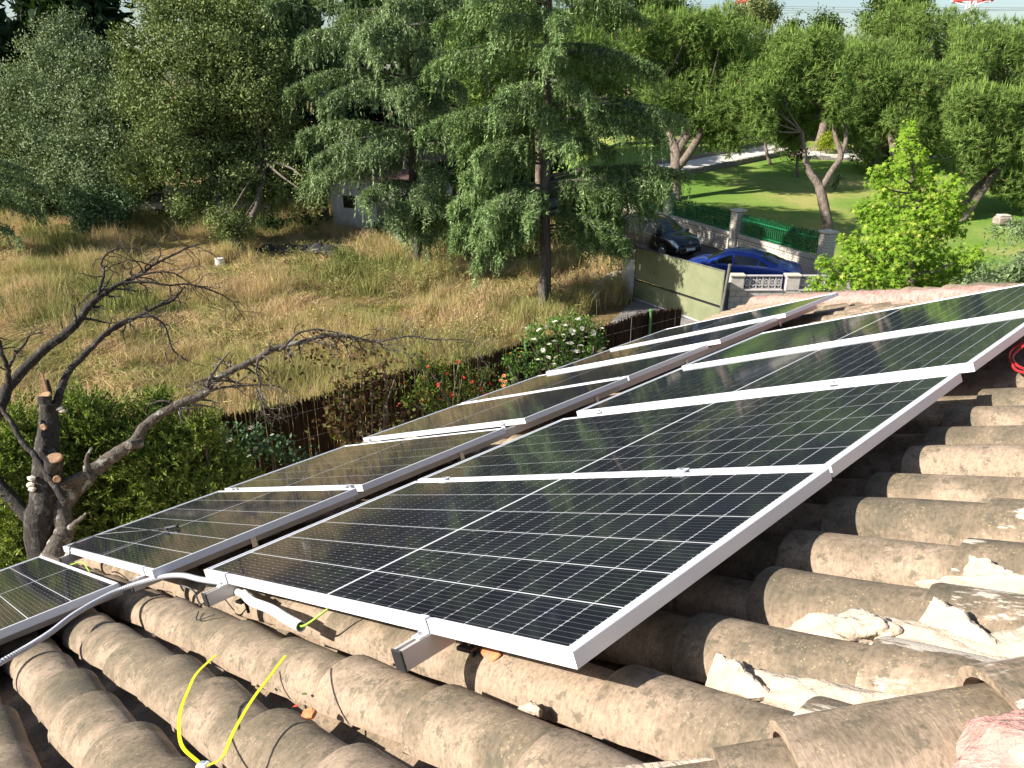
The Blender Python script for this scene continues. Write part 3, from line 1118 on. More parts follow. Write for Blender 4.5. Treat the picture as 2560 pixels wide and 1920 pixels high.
for lab, (u, v, z), row in [(l, p, 'B') for l, p in zip(labs_b, PANELS_B)] + [(l, p, 'A') for l, p in zip(labs_a, PANELS_A)]:
    Mx = PM @ Matrix.Translation((-u - HX, v + HY, z)) @ Matrix.Rotation(random.uniform(-.001, .001), 4, 'Z')
    if first:
        o = pan; first = False
    else:
        o = pan.copy(); COL.objects.link(o)
        for c in parts:
            d = c.copy(); COL.objects.link(d); d.parent = o
    o.matrix_basis = Mx
    WM[o.name] = Mx
    props(o, lab, 'solar panel', g_p)
    panels.append(o)

# ---- rails with end caps and clamps (all along Y)
def rail(x, y0, y1, z, label, seams, ends, near_end_clamp=True):
    Mx = PM @ Matrix.Translation((x, y0, z - .035))
    r = root('mounting_rail', label, 'mounting rail', M=Mx, group='aluminium rails under the solar panels')
    L = y1 - y0
    mb = MB()
    # C-profile with a slot on top
    w, h = .040, .050
    prof = [(-w / 2, -h), (w / 2, -h), (w / 2, -.001), (.007, -.001), (.007, -.010), (-.007, -.010), (-.007, -.001), (-w / 2, -.001)]
    V = [(a, yy, c) for yy in (0, L) for a, c in prof]
    n = len(prof)
    F = [(i, (i + 1) % n, n + (i + 1) % n, n + i) for i in range(n)]
    bm = bmesh.new(); vs = [bm.verts.new(v_) for v_ in V]
    for f in F: bm.faces.new([vs[q_] for q_ in f])
    bm.faces.new(vs[n:][::-1])
    bmesh.ops.recalc_face_normals(bm, faces=bm.faces)
    me = bpy.data.meshes.new('profile'); bm.to_mesh(me); bm.free(); me.materials.append(M_rail)
    link(bpy.data.objects.new('profile', me), r, Mx)
    MB().box((0, -.003, -h / 2), (w + .002, .006, h + .002), bev=.002).build('end_cap', M_blackp, r, Mx)
    for s_ in seams:            # mid clamps in the seams
        yy = s_ - y0
        mb = MB().box((0, yy, .0385), (.05, .038, .004), bev=.001).box((0, yy, .018), (.03, .012, .036))
        c = mb.build('clamp', M_alu, r, Mx)
        MB().lathe([(0, .0485), (.006, .0485), (.0065, .047), (.0065, .041), (0, .041)], 6, (0, yy, 0)).build('bolt', M_steel, c, Mx)
    for e in ends:              # end clamps: hooked plate on the frame edge, standing on the rail
        yy = e - y0
        mb = MB().box((0, yy + .004, .0375), (.034, .014, .003)).box((0, yy - .0035, .018), (.034, .003, .040)).box((0, yy - .018, .0012), (.034, .03, .003))
        c = mb.build('clamp', M_alu, r, Mx)
        MB().lathe([(0, .0105), (.006, .0105), (.0065, .009), (.0065, .003), (0, .003)], 6, (0, yy - .017, 0)).build('bolt', M_steel, c, Mx)
    return r


def seams_of(P): return [(P[i][1] + PW_ + P[i + 1][1]) / 2 for i in range(len(P) - 1)]


sb = seams_of(PANELS_B)
rail(-.51, -.085, 4.35, 0, 'black-capped rail end sticking out below the middle of the nearest panel front edge', sb, [0.0])
rail(-1.86, -.085, 4.35, 0, 'rail end below the left corner of the nearest panel, beside the white conduits', sb, [0.0])
sa = seams_of(PANELS_A[1:])
for x, lab in ((-2.70, 'rail under the uphill edge of the lower row of panels, seen along the dark gap'), (-4.42, 'rail under the downhill edge of the lower row, its end below the panel left corner')):
    rail(x, -.14, 6.35, -.002, lab, sa, [-.078])
rail(-2.90, -1.45, -.15, -.03, 'short rail under the panel cut off by the left edge', [], [])
rail(-4.60, -1.45, -.15, -.03, 'short rail under the far side of the panel cut off by the left edge', [], [])
# roof hooks with orange drilled tile beneath
for x, y, lab in ((-.51, .10, 'black roof hook under the nearest rail where the tile is cut orange'), (-1.86, .04, 'black roof hook beside the white conduit end'),
                  (-2.70, .42, 'black roof hook under the first lower row panel edge'), (-2.70, 1.75, 'black roof hook in the gap beside the second lower row seam'), (-2.70, 3.0, 'black roof hook in the gap beside the third lower row seam'),
                  (-2.70, 4.1, 'black roof hook in the gap, farther along the rail'), (-2.70, 5.6, 'black roof hook below the farthest lower row panel')):
    h = root('roof_hook', lab, 'roof hook', M=PM @ Matrix.Translation((x, y, -.12)), group='roof hooks under the rails')
    Mh = WM[h.name]
    MB().tube([(0.012, 0, -.05), (.012, 0, .03)], .006, 6).build('threaded_rod', M_blackp, h, Mh)
    MB().box((.012, 0, .003), (.055, .055, .012), bev=.003).build('rubber_washer', M_blackp, h, Mh)
    MB().box((.024, 0, .035), (.004, .03, .05), bev=.001).build('bracket', M_steel, h, Mh)
shard('clay_patch', -.43, .105, -.125, [(-.05, -.016), (-.04, .02), (0, .018), (.05, .012), (.045, -.014), (0, -.02)], .006, Rz(-20) @ Rx(25), M_orange, 'fresh orange strip of clay dust and cut tile beside the rail end', 'tile fragment')

# ---- conduits, wires, straps
def rtube(pts, rad, mat, name, label, cat, n=10, ribs=0, M=PM, k=8, group=None, close=True):
    P = smooth_path(pts, k)
    if ribs:
        P2 = smooth_path(pts, ribs)
        rr = np.array([rad * (.92 + .16 * (i % 2)) for i in range(len(P2))])
        mb = MB().tube(P2, rr, n)
    else:
        mb = MB().tube(P, rad, n)
    o = mb.build(name, mat, None, M, smooth=not ribs)
    return props(o, label, cat, group)


rtube([(-2.30, -1.05, -.12), (-2.40, -.68, -.085), (-2.46, -.52, -.07), (-2.58, -.38, -.055), (-2.66, -.20, -.05), (-2.55, -.06, -.045), (-2.40, -.005, -.047), (-2.22, .02, -.062), (-1.95, .06, -.075)], .0115, M_condg, 'corrugated_conduit',
      'grey-white corrugated conduit running from under the left panel to the nearest panel corner', 'conduit', ribs=46)
rtube([(-1.99, .015, -.062), (-1.85, .02, -.075), (-1.70, .02, -.088)], .013, M_cond, 'conduit', 'short white conduit bend tucked under the nearest panel corner', 'conduit')
o = root('conduit', 'white rigid conduit with an open end and a green-yellow wire poking out', 'conduit', M=PM)
P = smooth_path([(-1.80, .03, -.085), (-1.66, .005, -.088), (-1.45, -.012, -.083), (-1.30, -.025, -.092), (-1.19, -.03, -.100)], 8)
V, F = tube_arr(P, .0165, 14); V2, F2 = tube_arr(P, .0135, 14)
n_ = len(P)
mb = MB().add(V, F).add(V2, [f[::-1] for f in F2])
e = (n_ - 1) * 14
mb.add(np.concatenate([V[e:], V2[e:]]), [(i, (i + 1) % 14, 14 + (i + 1) % 14, 14 + i) for i in range(14)])
mb.build('sleeve', M_cond, o, PM, smooth=True)
MB().tube(smooth_path([(-1.26, -.028, -.098), (-1.185, -.03, -.098), (-1.15, -.015, -.088), (-1.125, .005, -.075), (-1.10, .03, -.06)], 6), .0035, 6).build('wire', M_gy, o, PM, smooth=True)
# black cable lying on the lower panel with a plug
o = root('plug_cable', 'thin black cable ending in a black plug on the glass of a lower row panel', 'cable', M=PM)
MB().tube(smooth_path([(-4.35, -.10, -.04), (-4.28, -.07, .03), (-4.1, .04, .05), (-3.85, .20, .02), (-3.60, .30, .006)], 8), .0035, 6).build('cord', M_blackp, o, PM, smooth=True)
MB().tube([(-3.62, .29, .009), (-3.54, .33, .009)], .010, 8).tube([(-3.54, .33, .009), (-3.50, .32, .011)], [.012, .006], 8).tube([(-3.60, .275, .009), (-3.55, .28, .009)], .007, 8).build('plug', M_blackp, o, PM)
rtube([(-4.25, -.13, -.08), (-4.0, -.10, -.055), (-3.75, -.12, -.075), (-3.6, -.13, -.11)], .0035, M_gy, 'earth_wire', 'green-yellow earth wire hanging under the front edge of the lower row', 'wire', 6)
rtube([(-4.1, -.14, -.09), (-3.9, -.16, -.065), (-3.5, -.13, -.085), (-3.1, -.12, -.095)], .004, M_blackp, 'black_wire', 'black wire looping under the front edge of the lower row', 'wire', 6)
rtube([(-2.35, -.03, -.10), (-2.28, -.05, -.06), (-2.2, -.03, -.085), (-2.05, -.06, -.112), (-1.95, -.04, -.075)], .0035, M_blackp, 'black_wire', 'tangled black wire on the tile by the upper row left rail end', 'wire', 6)
rtube([(-1.95, -.10, -.11), (-1.88, -.13, -.12), (-1.80, -.09, -.108)], .0025, M_blackp, 'black_wire', 'short black wire end lying on the tile below the left rail end', 'wire', 6)
rtube([(.12, 2.90, -.07), (.03, 2.82, -.05), (-.03, 2.77, -.065), (-.025, 2.68, -.08), (.02, 2.55, -.085), (.07, 2.43, -.09), (.15, 2.34, -.09), (.28, 2.28, -.105)], .0055, M_redw, 'red_wire', 'red wire loop lying on the tiles at the right edge of the photo', 'wire', 6)
rtube([(.14, 2.83, -.06), (.05, 2.75, -.045), (.0, 2.66, -.07), (.03, 2.56, -.09), (.10, 2.45, -.10)], .0055, M_redw, 'red_wire', 'second strand of red wire beside the loop at the right edge', 'wire', 6)
for i, (y, z) in enumerate(((.33, -.05), (.62, -.05), (1.2, -.05), (1.45, -.05))):
    MB().box((0, 0, 0), (.004, .003, .04)).build('x', M_blackp) if False else None


def ribbon(name, pts, w, t, mat, parent, M):
    P = smooth_path(pts, 8)
    n = len(P)
    V = []
    for i, p in enumerate(P):
        T = P[min(i + 1, n - 1)] - P[max(i - 1, 0)]; T /= np.linalg.norm(T)
        sd = np.cross(T, [0.2, .1, 1.0]); sd /= np.linalg.norm(sd); up = np.cross(sd, T)
        for a, b_ in ((-1, -1), (1, -1), (1, 1), (-1, 1)): V.append(p + sd * a * w / 2 + up * b_ * t / 2)
    F = [(i * 4 + j, i * 4 + (j + 1) % 4, (i + 1) * 4 + (j + 1) % 4, (i + 1) * 4 + j) for i in range(n - 1) for j in range(4)]
    F += [(3, 2, 1, 0), tuple(range((n - 1) * 4, n * 4))]
    return MB().add(np.array(V), F).build(name, mat, parent, M)


o = root('cable_ties', 'pair of bright yellow plastic straps splaying up from a small white clip on the tiles', 'strap', M=PM @ Matrix.Translation((-.66, -.50, -.11)))
ribbon('strap', [(-.690, -.507, -.105), (-.76, -.515, -.075), (-.88, -.475, -.055), (-.99, -.42, -.05), (-1.07, -.37, -.045), (-1.12, -.30, -.04)], .0075, .0014, M_strap, o, PM)
ribbon('strap', [(-.655, -.500, -.105), (-.63, -.475, -.095), (-.66, -.43, -.07), (-.72, -.36, -.052), (-.78, -.29, -.045), (-.85, -.215, -.04)], .0075, .0014, M_strap, o, PM)
MB().box((-.67, -.505, -.107), (.03, .022, .013), Matrix.Rotation(.4, 3, 'Z'), bev=.004).build('clip', M_white, o, PM)
MB().box((-.672, -.505, -.0995), (.014, .008, .001), Matrix.Rotation(.4, 3, 'Z')).build('clip_mark', M_barrel, o, PM)
# small leaves fallen into the channels
for i, (x, y) in enumerate(((-1.10, -.215), (-.86, -.225), (-.93, -.31), (-.98, -.72), (-.90, -.18))):
    Vv = [(-.009, 0, 0), (-.003, .005, .002), (.006, .004, .001), (.011, 0, .003), (.005, -.005, .001), (-.004, -.004, .002)]
    d = MB().add(Vv, [tuple(range(6))]).add([(a, b_, c - .0008) for a, b_, c in Vv], [tuple(range(6))[::-1]]).build('fallen_leaf', M_rosel if i != 1 else M_red, None, PM @ Matrix.Translation((x, y, -.175)) @ Rz(50 * i))
    props(d, ['small green leaf in the channel left of the yellow straps', 'reddish petal in the channel right of the yellow straps', 'small curled leaf in the channel between the yellow straps',
              'tiny green leaf beside the tiles at the lower left', 'small green leaf beside the reddish petal in the channel'][i], 'leaf', 'leaves fallen on the roof')

# ================================================================ vegetation builders
def sphere_pts(n, bias_up=0.0):
    d = rdirs(n)
    d[:, 2] += bias_up
    return unit(d)


def leaf_cloud(lobes, per, leafL, leafW, twig=.16, shell=.55, up=.25, per_twig=7, flat=1.0, core=True):
    """leaves gathered in twigs over the outer part of each lobe: lobes = (center, radius)"""
    P, D, NN = [], [], []
    for c, r in lobes:
        nt_ = max(4, int(per * r * r / per_twig))
        d = sphere_pts(nt_, up * .5)
        rad = r * (shell + (1.08 - shell) * rng.random(nt_) ** .6)
        rad *= 1 + .22 * np.sin(d[:, 0] * 5 + c[0]) * np.sin(d[:, 1] * 6 + c[1]) + .12 * np.sin(d[:, 2] * 9 + c[2])
        T = np.array(c) + d * rad[:, None] * np.array([1, 1, flat])
        p = np.repeat(T, per_twig, 0) + rng.normal(size=(nt_ * per_twig, 3)) * twig
        dd = np.repeat(d, per_twig, 0) * .35 + rng.normal(size=p.shape) * .6 + np.array([0, 0, up])
        P.append(p); D.append(dd); NN.append(np.repeat(d + rng.normal(size=d.shape) * .22, per_twig, 0) + rng.normal(size=p.shape) * .38 + np.array([0, 0, .18]))
    P = np.concatenate(P); D = np.concatenate(D)
    n = len(P)
    a = diamonds(P, D, leafL * rng.uniform(.6, 1.3, n), leafW * rng.uniform(.7, 1.2, n), np.concatenate(NN))
    if not core: return a
    Pc, Dc, Lc = [], [], []          # bigger leaf clumps deep inside each lobe
    for c, r in lobes:
        k = int(50 + 95 * r * r)
        d = rdirs(k)
        Pc.append(np.array(c) + d * (r * .66 * rng.random(k) ** .4)[:, None]); Dc.append(rdirs(k)); Lc.append(np.full(k, min(.32, r * .32)))
    Pc = np.concatenate(Pc); Dc = np.concatenate(Dc); Lc = np.concatenate(Lc)
    b = diamonds(Pc, Dc, Lc, Lc * .62)
    return np.concatenate([a[0], b[0]]), np.concatenate([a[1], b[1] + len(a[0])])


def limbs(mb, start, ends, r0, r1=.02, sag=.04, n=6, seg=6, k=0):
    for e in ends:
        s = np.array(start, float); e = np.array(e, float)
        m = (s + e) / 2 + np.array([random.uniform(-.1, .1), random.uniform(-.1, .1), sag]) * np.linalg.norm(e - s)
        P = smooth_path([s, m, e], seg)
        mb.tube(P, np.linspace(r0, r1, len(P)), n, k, cap=False)


def broad_tree(name, label, cat, base, lobes, per, leaf, mat_leaf, mat_bark, r0=.22, twig=.16, fork=.3, group=None, up=.25, shell=.55, trunks=None, per_twig=7, flat=1.0):
    base = np.array(base, float)
    t = root(name, label, cat, base, group=group)
    M = WM[t.name]
    mb = MB()
    top = np.mean([c for c, r in lobes], 0)
    f = base + (top - base) * np.array([fork, fork, fork * 1.1])
    if trunks is None:
        P = smooth_path([base - [0, 0, .2], base + (f - base) * .5 + [random.uniform(-.1, .1), random.uniform(-.1, .1), 0], f], 6)
        mb.tube(P - base, np.linspace(r0 * 1.25, r0 * .8, len(P)), 10, wob=.12)
        sel = lobes if len(lobes) < 26 else random.sample(lobes, 26)
        limbs(mb, f - base, [np.array(c) - base for c, r in sel], r0 * .45)
    else:
        for tr in trunks:
            P = smooth_path([np.array(q[:3]) for q in tr], 6)
            rad = np.interp(np.linspace(0, 1, len(P)), np.linspace(0, 1, len(tr)), [q[3] for q in tr])
            mb.tube(P - base, rad, 12, wob=.15)
        ends = [np.array(tr[-1][:3]) for tr in trunks]
        for c, r in lobes:
            e = min(ends, key=lambda q: np.linalg.norm(q - np.array(c)))
            limbs(mb, e - base, [np.array(c) - base], r0 * .3)
    mb.build('trunk', mat_bark, t, M, smooth=True)
    V, F = leaf_cloud([(np.array(c) - base, r) for c, r in lobes], per, leaf[0], leaf[1], twig, shell, up, per_twig, flat)
    link(bpy.data.objects.new('crown', np_mesh('crown', [(V, F, 0)], mat_leaf)), t, M)
    return t


def px_lobes(lst):
    """(px, py, depth, radius in m)"""
    return [(at(a, b_, d), r) for a, b_, d, r in lst]


def rand_lobes(c, rx, ry, rz, n, r, low=-.9):
    out = []
    c = np.array(c, float)
    while len(out) < n:
        d = rng.normal(size=3); d /= np.linalg.norm(d)
        if d[2] < low: continue
        q = c + d * np.array([rx, ry, rz]) * rng.uniform(.55, .95)
        out.append((q, r * rng.uniform(.75, 1.25)))
    return out


# ---- the two evergreen oaks at the back of the field and the shrub below them
ob = on_ground(603, 650)
oak_l = px_lobes([(420, 40, 36, 1.5), (520, 60, 36, 1.5), (620, 70, 36, 1.4), (680, 170, 36, 1.3), (360, 150, 35.5, 1.4), (460, 140, 35, 1.5), (560, 160, 35, 1.5),
                  (640, 250, 35, 1.3), (360, 250, 35, 1.3), (450, 260, 34.5, 1.3), (540, 270, 35.5, 1.4), (690, 300, 36, 1.2), (400, 360, 34, 1.2), (340, 430, 34.5, 1.1),
                  (450, 420, 34, 1.1), (540, 400, 36, 1.3), (640, 390, 36.5, 1.2), (700, 410, 36, 1.0), (600, 470, 35, 1.1), (500, 500, 35, .9), (680, 480, 36, .9),
                  (560, 560, 33, .75), (590, 575, 33.5, .7), (455, 520, 34, .6), (770, 460, 34, .6), (790, 500, 34, .5), (500, -40, 37, 1.6), (600, -30, 37, 1.5), (400, -20, 37, 1.3), (480, 350, 37.5, 1.6), (580, 330, 38, 1.6)])
fork = at(530, 430, 36)
broad_tree('evergreen_oak', 'large dark evergreen oak with a leaning trunk, right behind the white bucket', 'tree', ob, oak_l, 1500, (.150, .080), M_oak, M_barko, .26,
           .13, trunks=[[(*ob, .32), (*at(590, 600, 33.6), .26), (*at(560, 530, 34.5), .2), (*fork, .14), (*at(510, 330, 36), .10)],
                        [(*at(590, 600, 33.6), .2), (*at(640, 520, 34.5), .14), (*at(660, 400, 36), .1)]])
ob2 = on_ground(235, 585)
oak2 = px_lobes([(140, 100, 41, 1.2), (190, 130, 41, 1.2), (120, 170, 40.5, 1.5), (210, 200, 40, 1.4), (260, 150, 41, 1.1), (40, 240, 40, 1.5), (130, 270, 39.5, 1.5), (230, 290, 39, 1.5),
                 (300, 250, 39.5, 1.1), (20, 340, 39, 1.3), (110, 370, 38.5, 1.4), (200, 390, 38, 1.4), (290, 370, 38.5, 1.2), (150, 460, 38, 1.2), (240, 470, 37.5, 1.2),
                 (60, 450, 38.5, 1.1), (320, 460, 38, .9), (-40, 280, 40, 1.5), (-60, 380, 40, 1.4), (170, 60, 41.5, .8), (80, 300, 41, 1.6)])
broad_tree('evergreen_oak', 'silvery grey-green evergreen oak at the far left, its crown reaching down to the dry grass', 'tree', ob2, oak2, 1450, (.150, .072), M_olive, M_barko, .24, .13)
sh = px_lobes([(200, 540, 37, .8), (240, 510, 37, .9), (290, 540, 37, .8), (220, 565, 36.6, .7), (180, 500, 37.2, .6), (270, 580, 37, .5), (320, 510, 37, .7)])
broad_tree('glossy_shrub', 'dark glossy shrub at ground level under the silvery oak', 'shrub', on_ground(240, 592), sh, 1500, (.14, .07), M_shrubg, M_barko, .08, .1)


# ---- cedars with drooping tiers
def cedar(name, label, base, height, branches, mat, r0=.24, dens=1.0, z_from=3.0, rand=40, lmax=4.5, tuft=(.15, .032), group=None, lean=(0, 0), side=None, drop=.30):
    base = np.array(base, float)
    t = root(name, label, 'tree', base, group=group)
    M = WM[t.name]
    mb = MB()
    zz = np.linspace(-.2, height, 14)
    tr = np.stack([lean[0] * zz / height + .03 * np.sin(zz * 1.3), lean[1] * zz / height + .03 * np.cos(zz * 1.1), zz], 1)
    mb.tube(tr, np.linspace(r0, .04, 14) ** 1.0, 12, wob=.12)
    br = list(branches)
    for i in range(rand):
        f = (i + rng.random()) / rand
        z = z_from + (height - .4 - z_from) * f
        L = lmax * (1 - f) ** .75 * rng.uniform(.7, 1.08) + .5
        az = rng.uniform(0, 360) if side is None else rng.uniform(*side)
        br.append((z, az, L))
    NP, ND, NF = [], [], []
    for z, az, L, *dd_ in br:
        a = math.radians(az)
        R = np.array([math.cos(a), math.sin(a), 0]); Q = np.array([-R[1], R[0], 0])
        b0 = np.array([np.interp(z, zz, tr[:, 0]), np.interp(z, zz, tr[:, 1]), z])
        ss = np.linspace(0, 1, 12)
        rise = rng.uniform(.08, .2); dr = (dd_[0] if dd_ else drop) * rng.uniform(.85, 1.15)
        wig = rng.uniform(-.12, .12)
        ax = b0 + R * (L * ss)[:, None] + Q * (wig * L * ss ** 2)[:, None] + np.array([0, 0, 1]) * (L * (rise * ss * 1.6 - dr * ss ** 2.4))[:, None]
        mb.tube(ax, np.linspace(.012 * L + .015, .008, 12), 5, cap=False)
        # side twigs spreading in the plane of the tier and bending down
        nt_ = int(13 * L * dens) + 8
        s = rng.random(nt_) ** .75 * .92 + .08
        sidez = np.where(np.arange(nt_) % 2 == 0, 1, -1)
        tl = (.16 + .38 * np.sin(np.clip(s * 1.15, 0, 1) * math.pi) ** .8) * min(L, 3.6) * rng.uniform(.35, 1.0, nt_) * .62
        o = np.stack([np.interp(s, ss, ax[:, k]) for k in range(3)], 1)
        ang = rng.uniform(.55, 1.15, nt_)
        td = R * np.cos(ang)[:, None] + Q * (sidez * np.sin(ang))[:, None]
        m = 10
        tt = np.linspace(0.05, 1, m)
        TW = o[:, None, :] + td[:, None, :] * (tl[:, None] * tt)[:, :, None]
        TW[:, :, 2] += (tl[:, None] * (.12 * tt - .62 * tt ** 2.0))
        if True:
            for q in TW[::3]: mb.tube(q, [.012] * (m - 1) + [.004], 3, cap=False)
        # hanging sprays at points along the twigs and the axis
        A = TW.reshape(-1, 3)
        na = int(14 * L)
        sa_ = rng.uniform(.15, 1, na)
        A = np.concatenate([A, np.stack([np.interp(sa_, ss, ax[:, k]) for k in range(3)], 1)])
        A = A + rng.normal(size=A.shape) * np.array([.06, .06, .03])
        ns_ = len(A)
        hl = rng.uniform(.08, .36, ns_) * (rng.random(ns_) < .85) + .04 + rng.uniform(.3, .8, ns_) * (rng.random(ns_) < .09)
        k_ = np.maximum(3, (hl / .036 * dens).astype(int))
        idx = np.repeat(np.arange(ns_), k_)
        f = rng.random(len(idx))
        p = A[idx].copy()
        outd = R * .35 + rng.normal(size=(ns_, 3)) * .25
        p += outd[idx] * (f * hl[idx] * .5)[:, None]
        p[:, 2] -= f ** 1.3 * hl[idx]
        d = outd[idx] * .9 + rng.normal(size=p.shape) * .45 + np.array([0, 0, -.55]) * (.3 + f)[:, None]
        NP.append(p); ND.append(d); NF.append(R * .5 + np.array([0, 0, .75]) + rng.normal(size=p.shape) * .55 + outd[idx] * .8)
        # short upright fuzz on the upper side of the tier
        nf = int(150 * L * dens)
        j = rng.integers(0, len(A), nf)
        NP.append(A[j]); ND.append(R * .6 + rng.normal(size=(nf, 3)) * .5 + np.array([0, 0, .22])); NF.append(np.array([0, 0, 1.0]) + R * .25 + rng.normal(size=(nf, 3)) * .4)
    # wispy top leader
    P = np.concatenate(NP); D = np.concatenate(ND)
    n = len(P)
    V, F = needles(P, D, tuft[0] * rng.uniform(.6, 1.3, n), tuft[1] * rng.uniform(.7, 1.2, n), np.concatenate(NF))
    mb.build('trunk', M_barkc, t, M, smooth=True)
    link(bpy.data.objects.new('crown', np_mesh('crown', [(V, F, 0)], mat)), t, M)
    return n


cb = on_ground(1360, 775)
nc = []
nc.append(cedar('cedar', 'tall drooping cedar with a bare straight lower trunk, beside the olive gate', cb, 13.5,
      [(6.3, 184, 4.0), (6.5, 172, 3.2), (8.4, 188, 3.6), (5.0, 198, 2.8), (6.6, -10, 4.3, .24), (6.7, 8, 4.0, .26), (6.2, -24, 3.6, .30), (8.1, -4, 3.4), (8.4, 18, 3.0),
       (4.5, -4, 4.5, .22), (4.3, 12, 4.2, .24), (4.2, -16, 4.0, .24), (4.0, 4, 3.6, .26), (5.9, -78, 2.2), (6.6, -95, 1.6), (4.0, -132, 3.0, .42), (4.1, -112, 2.3, .45), (3.8, -146, 2.6, .5), (8.2, -88, 2.2), (7.4, -55, 2.2), (7.2, -125, 2.6),
       (9.6, 180, 3.4), (9.7, 0, 2.8), (9.3, -80, 2.2), (10.2, -40, 2.4), (10.1, -140, 2.6), (4.9, -160, 2.6), (5.1, 130, 3), (5.6, 60, 3), (4.2, 185, 3.2), (5.6, -150, 2.6), (4.3, -34, 2.6, .24), (3.8, -8, 3.3, .24), (3.9, 10, 3.6, .26), (2.9, 182, 3.0, .34), (3.0, 160, 3.2, .34), (2.9, 14, 3.0, .34), (2.8, -20, 2.6, .36), (3.3, -152, 2.6, .80), (3.0, -140, 2.0, .75), (3.3, -22, 2.8, .42), (3.2, 2, 2.6, .42), (3.4, 26, 3.0, .36), (3.4, 172, 3.0, .40), (3.3, 150, 3.0, .40), (9.0, 150, 3.0), (7.6, 120, 3.2), (8.0, 80, 3.0), (6.0, 150, 3.2), (9.0, -130, 2.6), (5.7, -20, 2.2)],
      M_cedar, .23, 1.0, 9.4, 16, 2.8, tuft=(.135, .036), drop=.36))
cb2 = on_ground(1045, 682)
nc.append(cedar('cedar', 'blue-green drooping cedar left of the tall one, hanging in front of the whitewashed shed', cb2, 13.0,
      [(7.5, 190, 4.4), (7.2, 235, 4.0), (7.4, 270, 3.4), (9.0, 200, 4.0), (9.2, 250, 3.6), (5.6, 195, 4.2), (5.3, 225, 4.2), (5.4, 255, 3.8), (4.6, 190, 4.2), (4.3, 215, 4.0), (3.6, 250, 3.6), (3.1, 268, 3.2), (3.6, 285, 3.4), (3.2, 320, 3.4), (3.9, 335, 3.6), (3.0, 5, 3.4), (2.5, 340, 2.8, .32), (2.4, 10, 3.0, .32), (2.7, 345, 3.0, .36), (2.9, 25, 3.2, .36), (5.0, 330, 3.6), (6.6, 300, 3.4), (6.4, 335, 3.4), (8.2, 300, 3.2), (8.4, 345, 3.2),
       (2.5, 262, 2.6), (2.3, 285, 2.4), (2.8, 305, 2.8), (4.4, 300, 3.0), (6.0, 310, 2.6), (7.6, 320, 3), (2.6, 340, 2.6), (4.0, 350, 2.8), (5.8, 345, 3.0)],
      M_cedar2, .22, .9, 8.6, 16, 3.6, tuft=(.155, .042), drop=.38))
cb3 = on_ground(815, 560)
nc.append(cedar('cedar', 'grey-green cedar between the dark oak and the shed, its lower boughs reaching the oak', cb3, 14.0,
      [(9.5, 200, 4.4), (9.2, 240, 4.4), (9.4, 280, 4.0), (7.0, 190, 4.4), (6.8, 240, 4.4), (6.9, 285, 4.0), (5, 230, 4.0), (5, 280, 3.6), (9.3, 320, 4), (7, 330, 4), (11, 210, 4), (11, 260, 4), (11, 320, 3.6)],
      M_cedar2, .22, .5, 4.0, 30, 4.6, tuft=(.24, .07), drop=.38))
cb4 = at(-215, 560, 33); cb4[2] = 0
nc.append(cedar('cedar', 'cedar at the left edge with low blue-green boughs hanging over the dry grass', cb4, 12.0,
      [(3.0, -8, 6.2), (2.6, 0, 6.0), (3.6, 5, 5.8), (2.2, -15, 5.6), (4.2, -4, 5.2), (3.2, -25, 5.2)],
      M_cedar2, .25, .5, 4.0, 14, 4.6, tuft=(.17, .045), side=(90, 270), drop=.30))
cb5 = at(2850, 660, 19); cb5[2] = 0
nc.append(cedar('cedar', 'blue-green cedar bough reaching in at the right edge, below the stone block on the lawn', cb5, 4.6,
      [(4.2, 172, 3.3), (3.6, 182, 3.3), (3.0, 178, 3.5)], M_cedar2, .12, .8, 2.4, 4, 2.0, tuft=(.14, .04), drop=.38))
cb6 = on_ground(1150, 520)
nc.append(cedar('cedar', 'dark cedar filling the space behind the tall one, half hidden', cb6, 15.0, [], M_dark, .22, .35, 2.0, 46, 4.8, tuft=(.32, .10), drop=.40))  # darkened needles stand for shade in the gaps between boughs
print('cedar tufts', nc)

# ---- trees of the wood behind, most with shade put into their leaf colour
g_w = 'shaded trees of the wood behind the field'
specs = [(20, 44, 13, 'shaded dark conifer behind the silvery oak at the top left corner'), (255, 47, 15, 'near-black conifer just right of the silvery oak top'), (170, 52, 14, 'deep shaded conifer between the two oaks, leftmost of the gap'), (300, 50, 13.5, 'near-black conifer in the gap between the two oaks'),
         (620, 52, 13.5, 'dark conifer rising behind the right shoulder of the dark oak'), (760, 56, 14, 'dark conifer behind the grey-green cedar'), (1040, 53, 15.5, 'dark conifer closing the gap between the two front cedars'), (930, 55, 14.5, 'dark conifer filling the top edge left of the tall cedar'),
         (1130, 50, 13.5, 'dark conifer right behind the tall cedar on its left'), (1290, 54, 14.0, 'dark conifer behind the trunk of the tall cedar'), (1440, 72, 12.0, 'dark conifer behind the tall cedar on its right, next to the first garden pine'),
         (-150, 48, 14, 'dark conifer beyond the left edge'), (-420, 44, 14, 'dark conifer far beyond the left edge')]
dark_me = None
for px, dep, h, lab in specs:
    b_ = at(px, 400, dep); b_[2] = float(ground_h(b_[0], b_[1]))
    lob = []
    for i in range(40):
        f = rng.random()
        z = .8 + (h - 1.2) * f
        rr = 3.6 * (1 - f * .72) * (1 - .3 * (f < .1))
        a = rng.uniform(0, 2 * math.pi)
        lob.append((b_ + np.array([math.cos(a) * rr * .7, math.sin(a) * rr * .7, z]), 1.25 * (1 - .4 * f)))
    broad_tree('conifer', lab, 'tree', b_, lob, 150, (.80, .36), M_dark if px < 1250 else M_hedge, M_barkc, .22, .25, group=g_w, up=-.1, shell=.3)
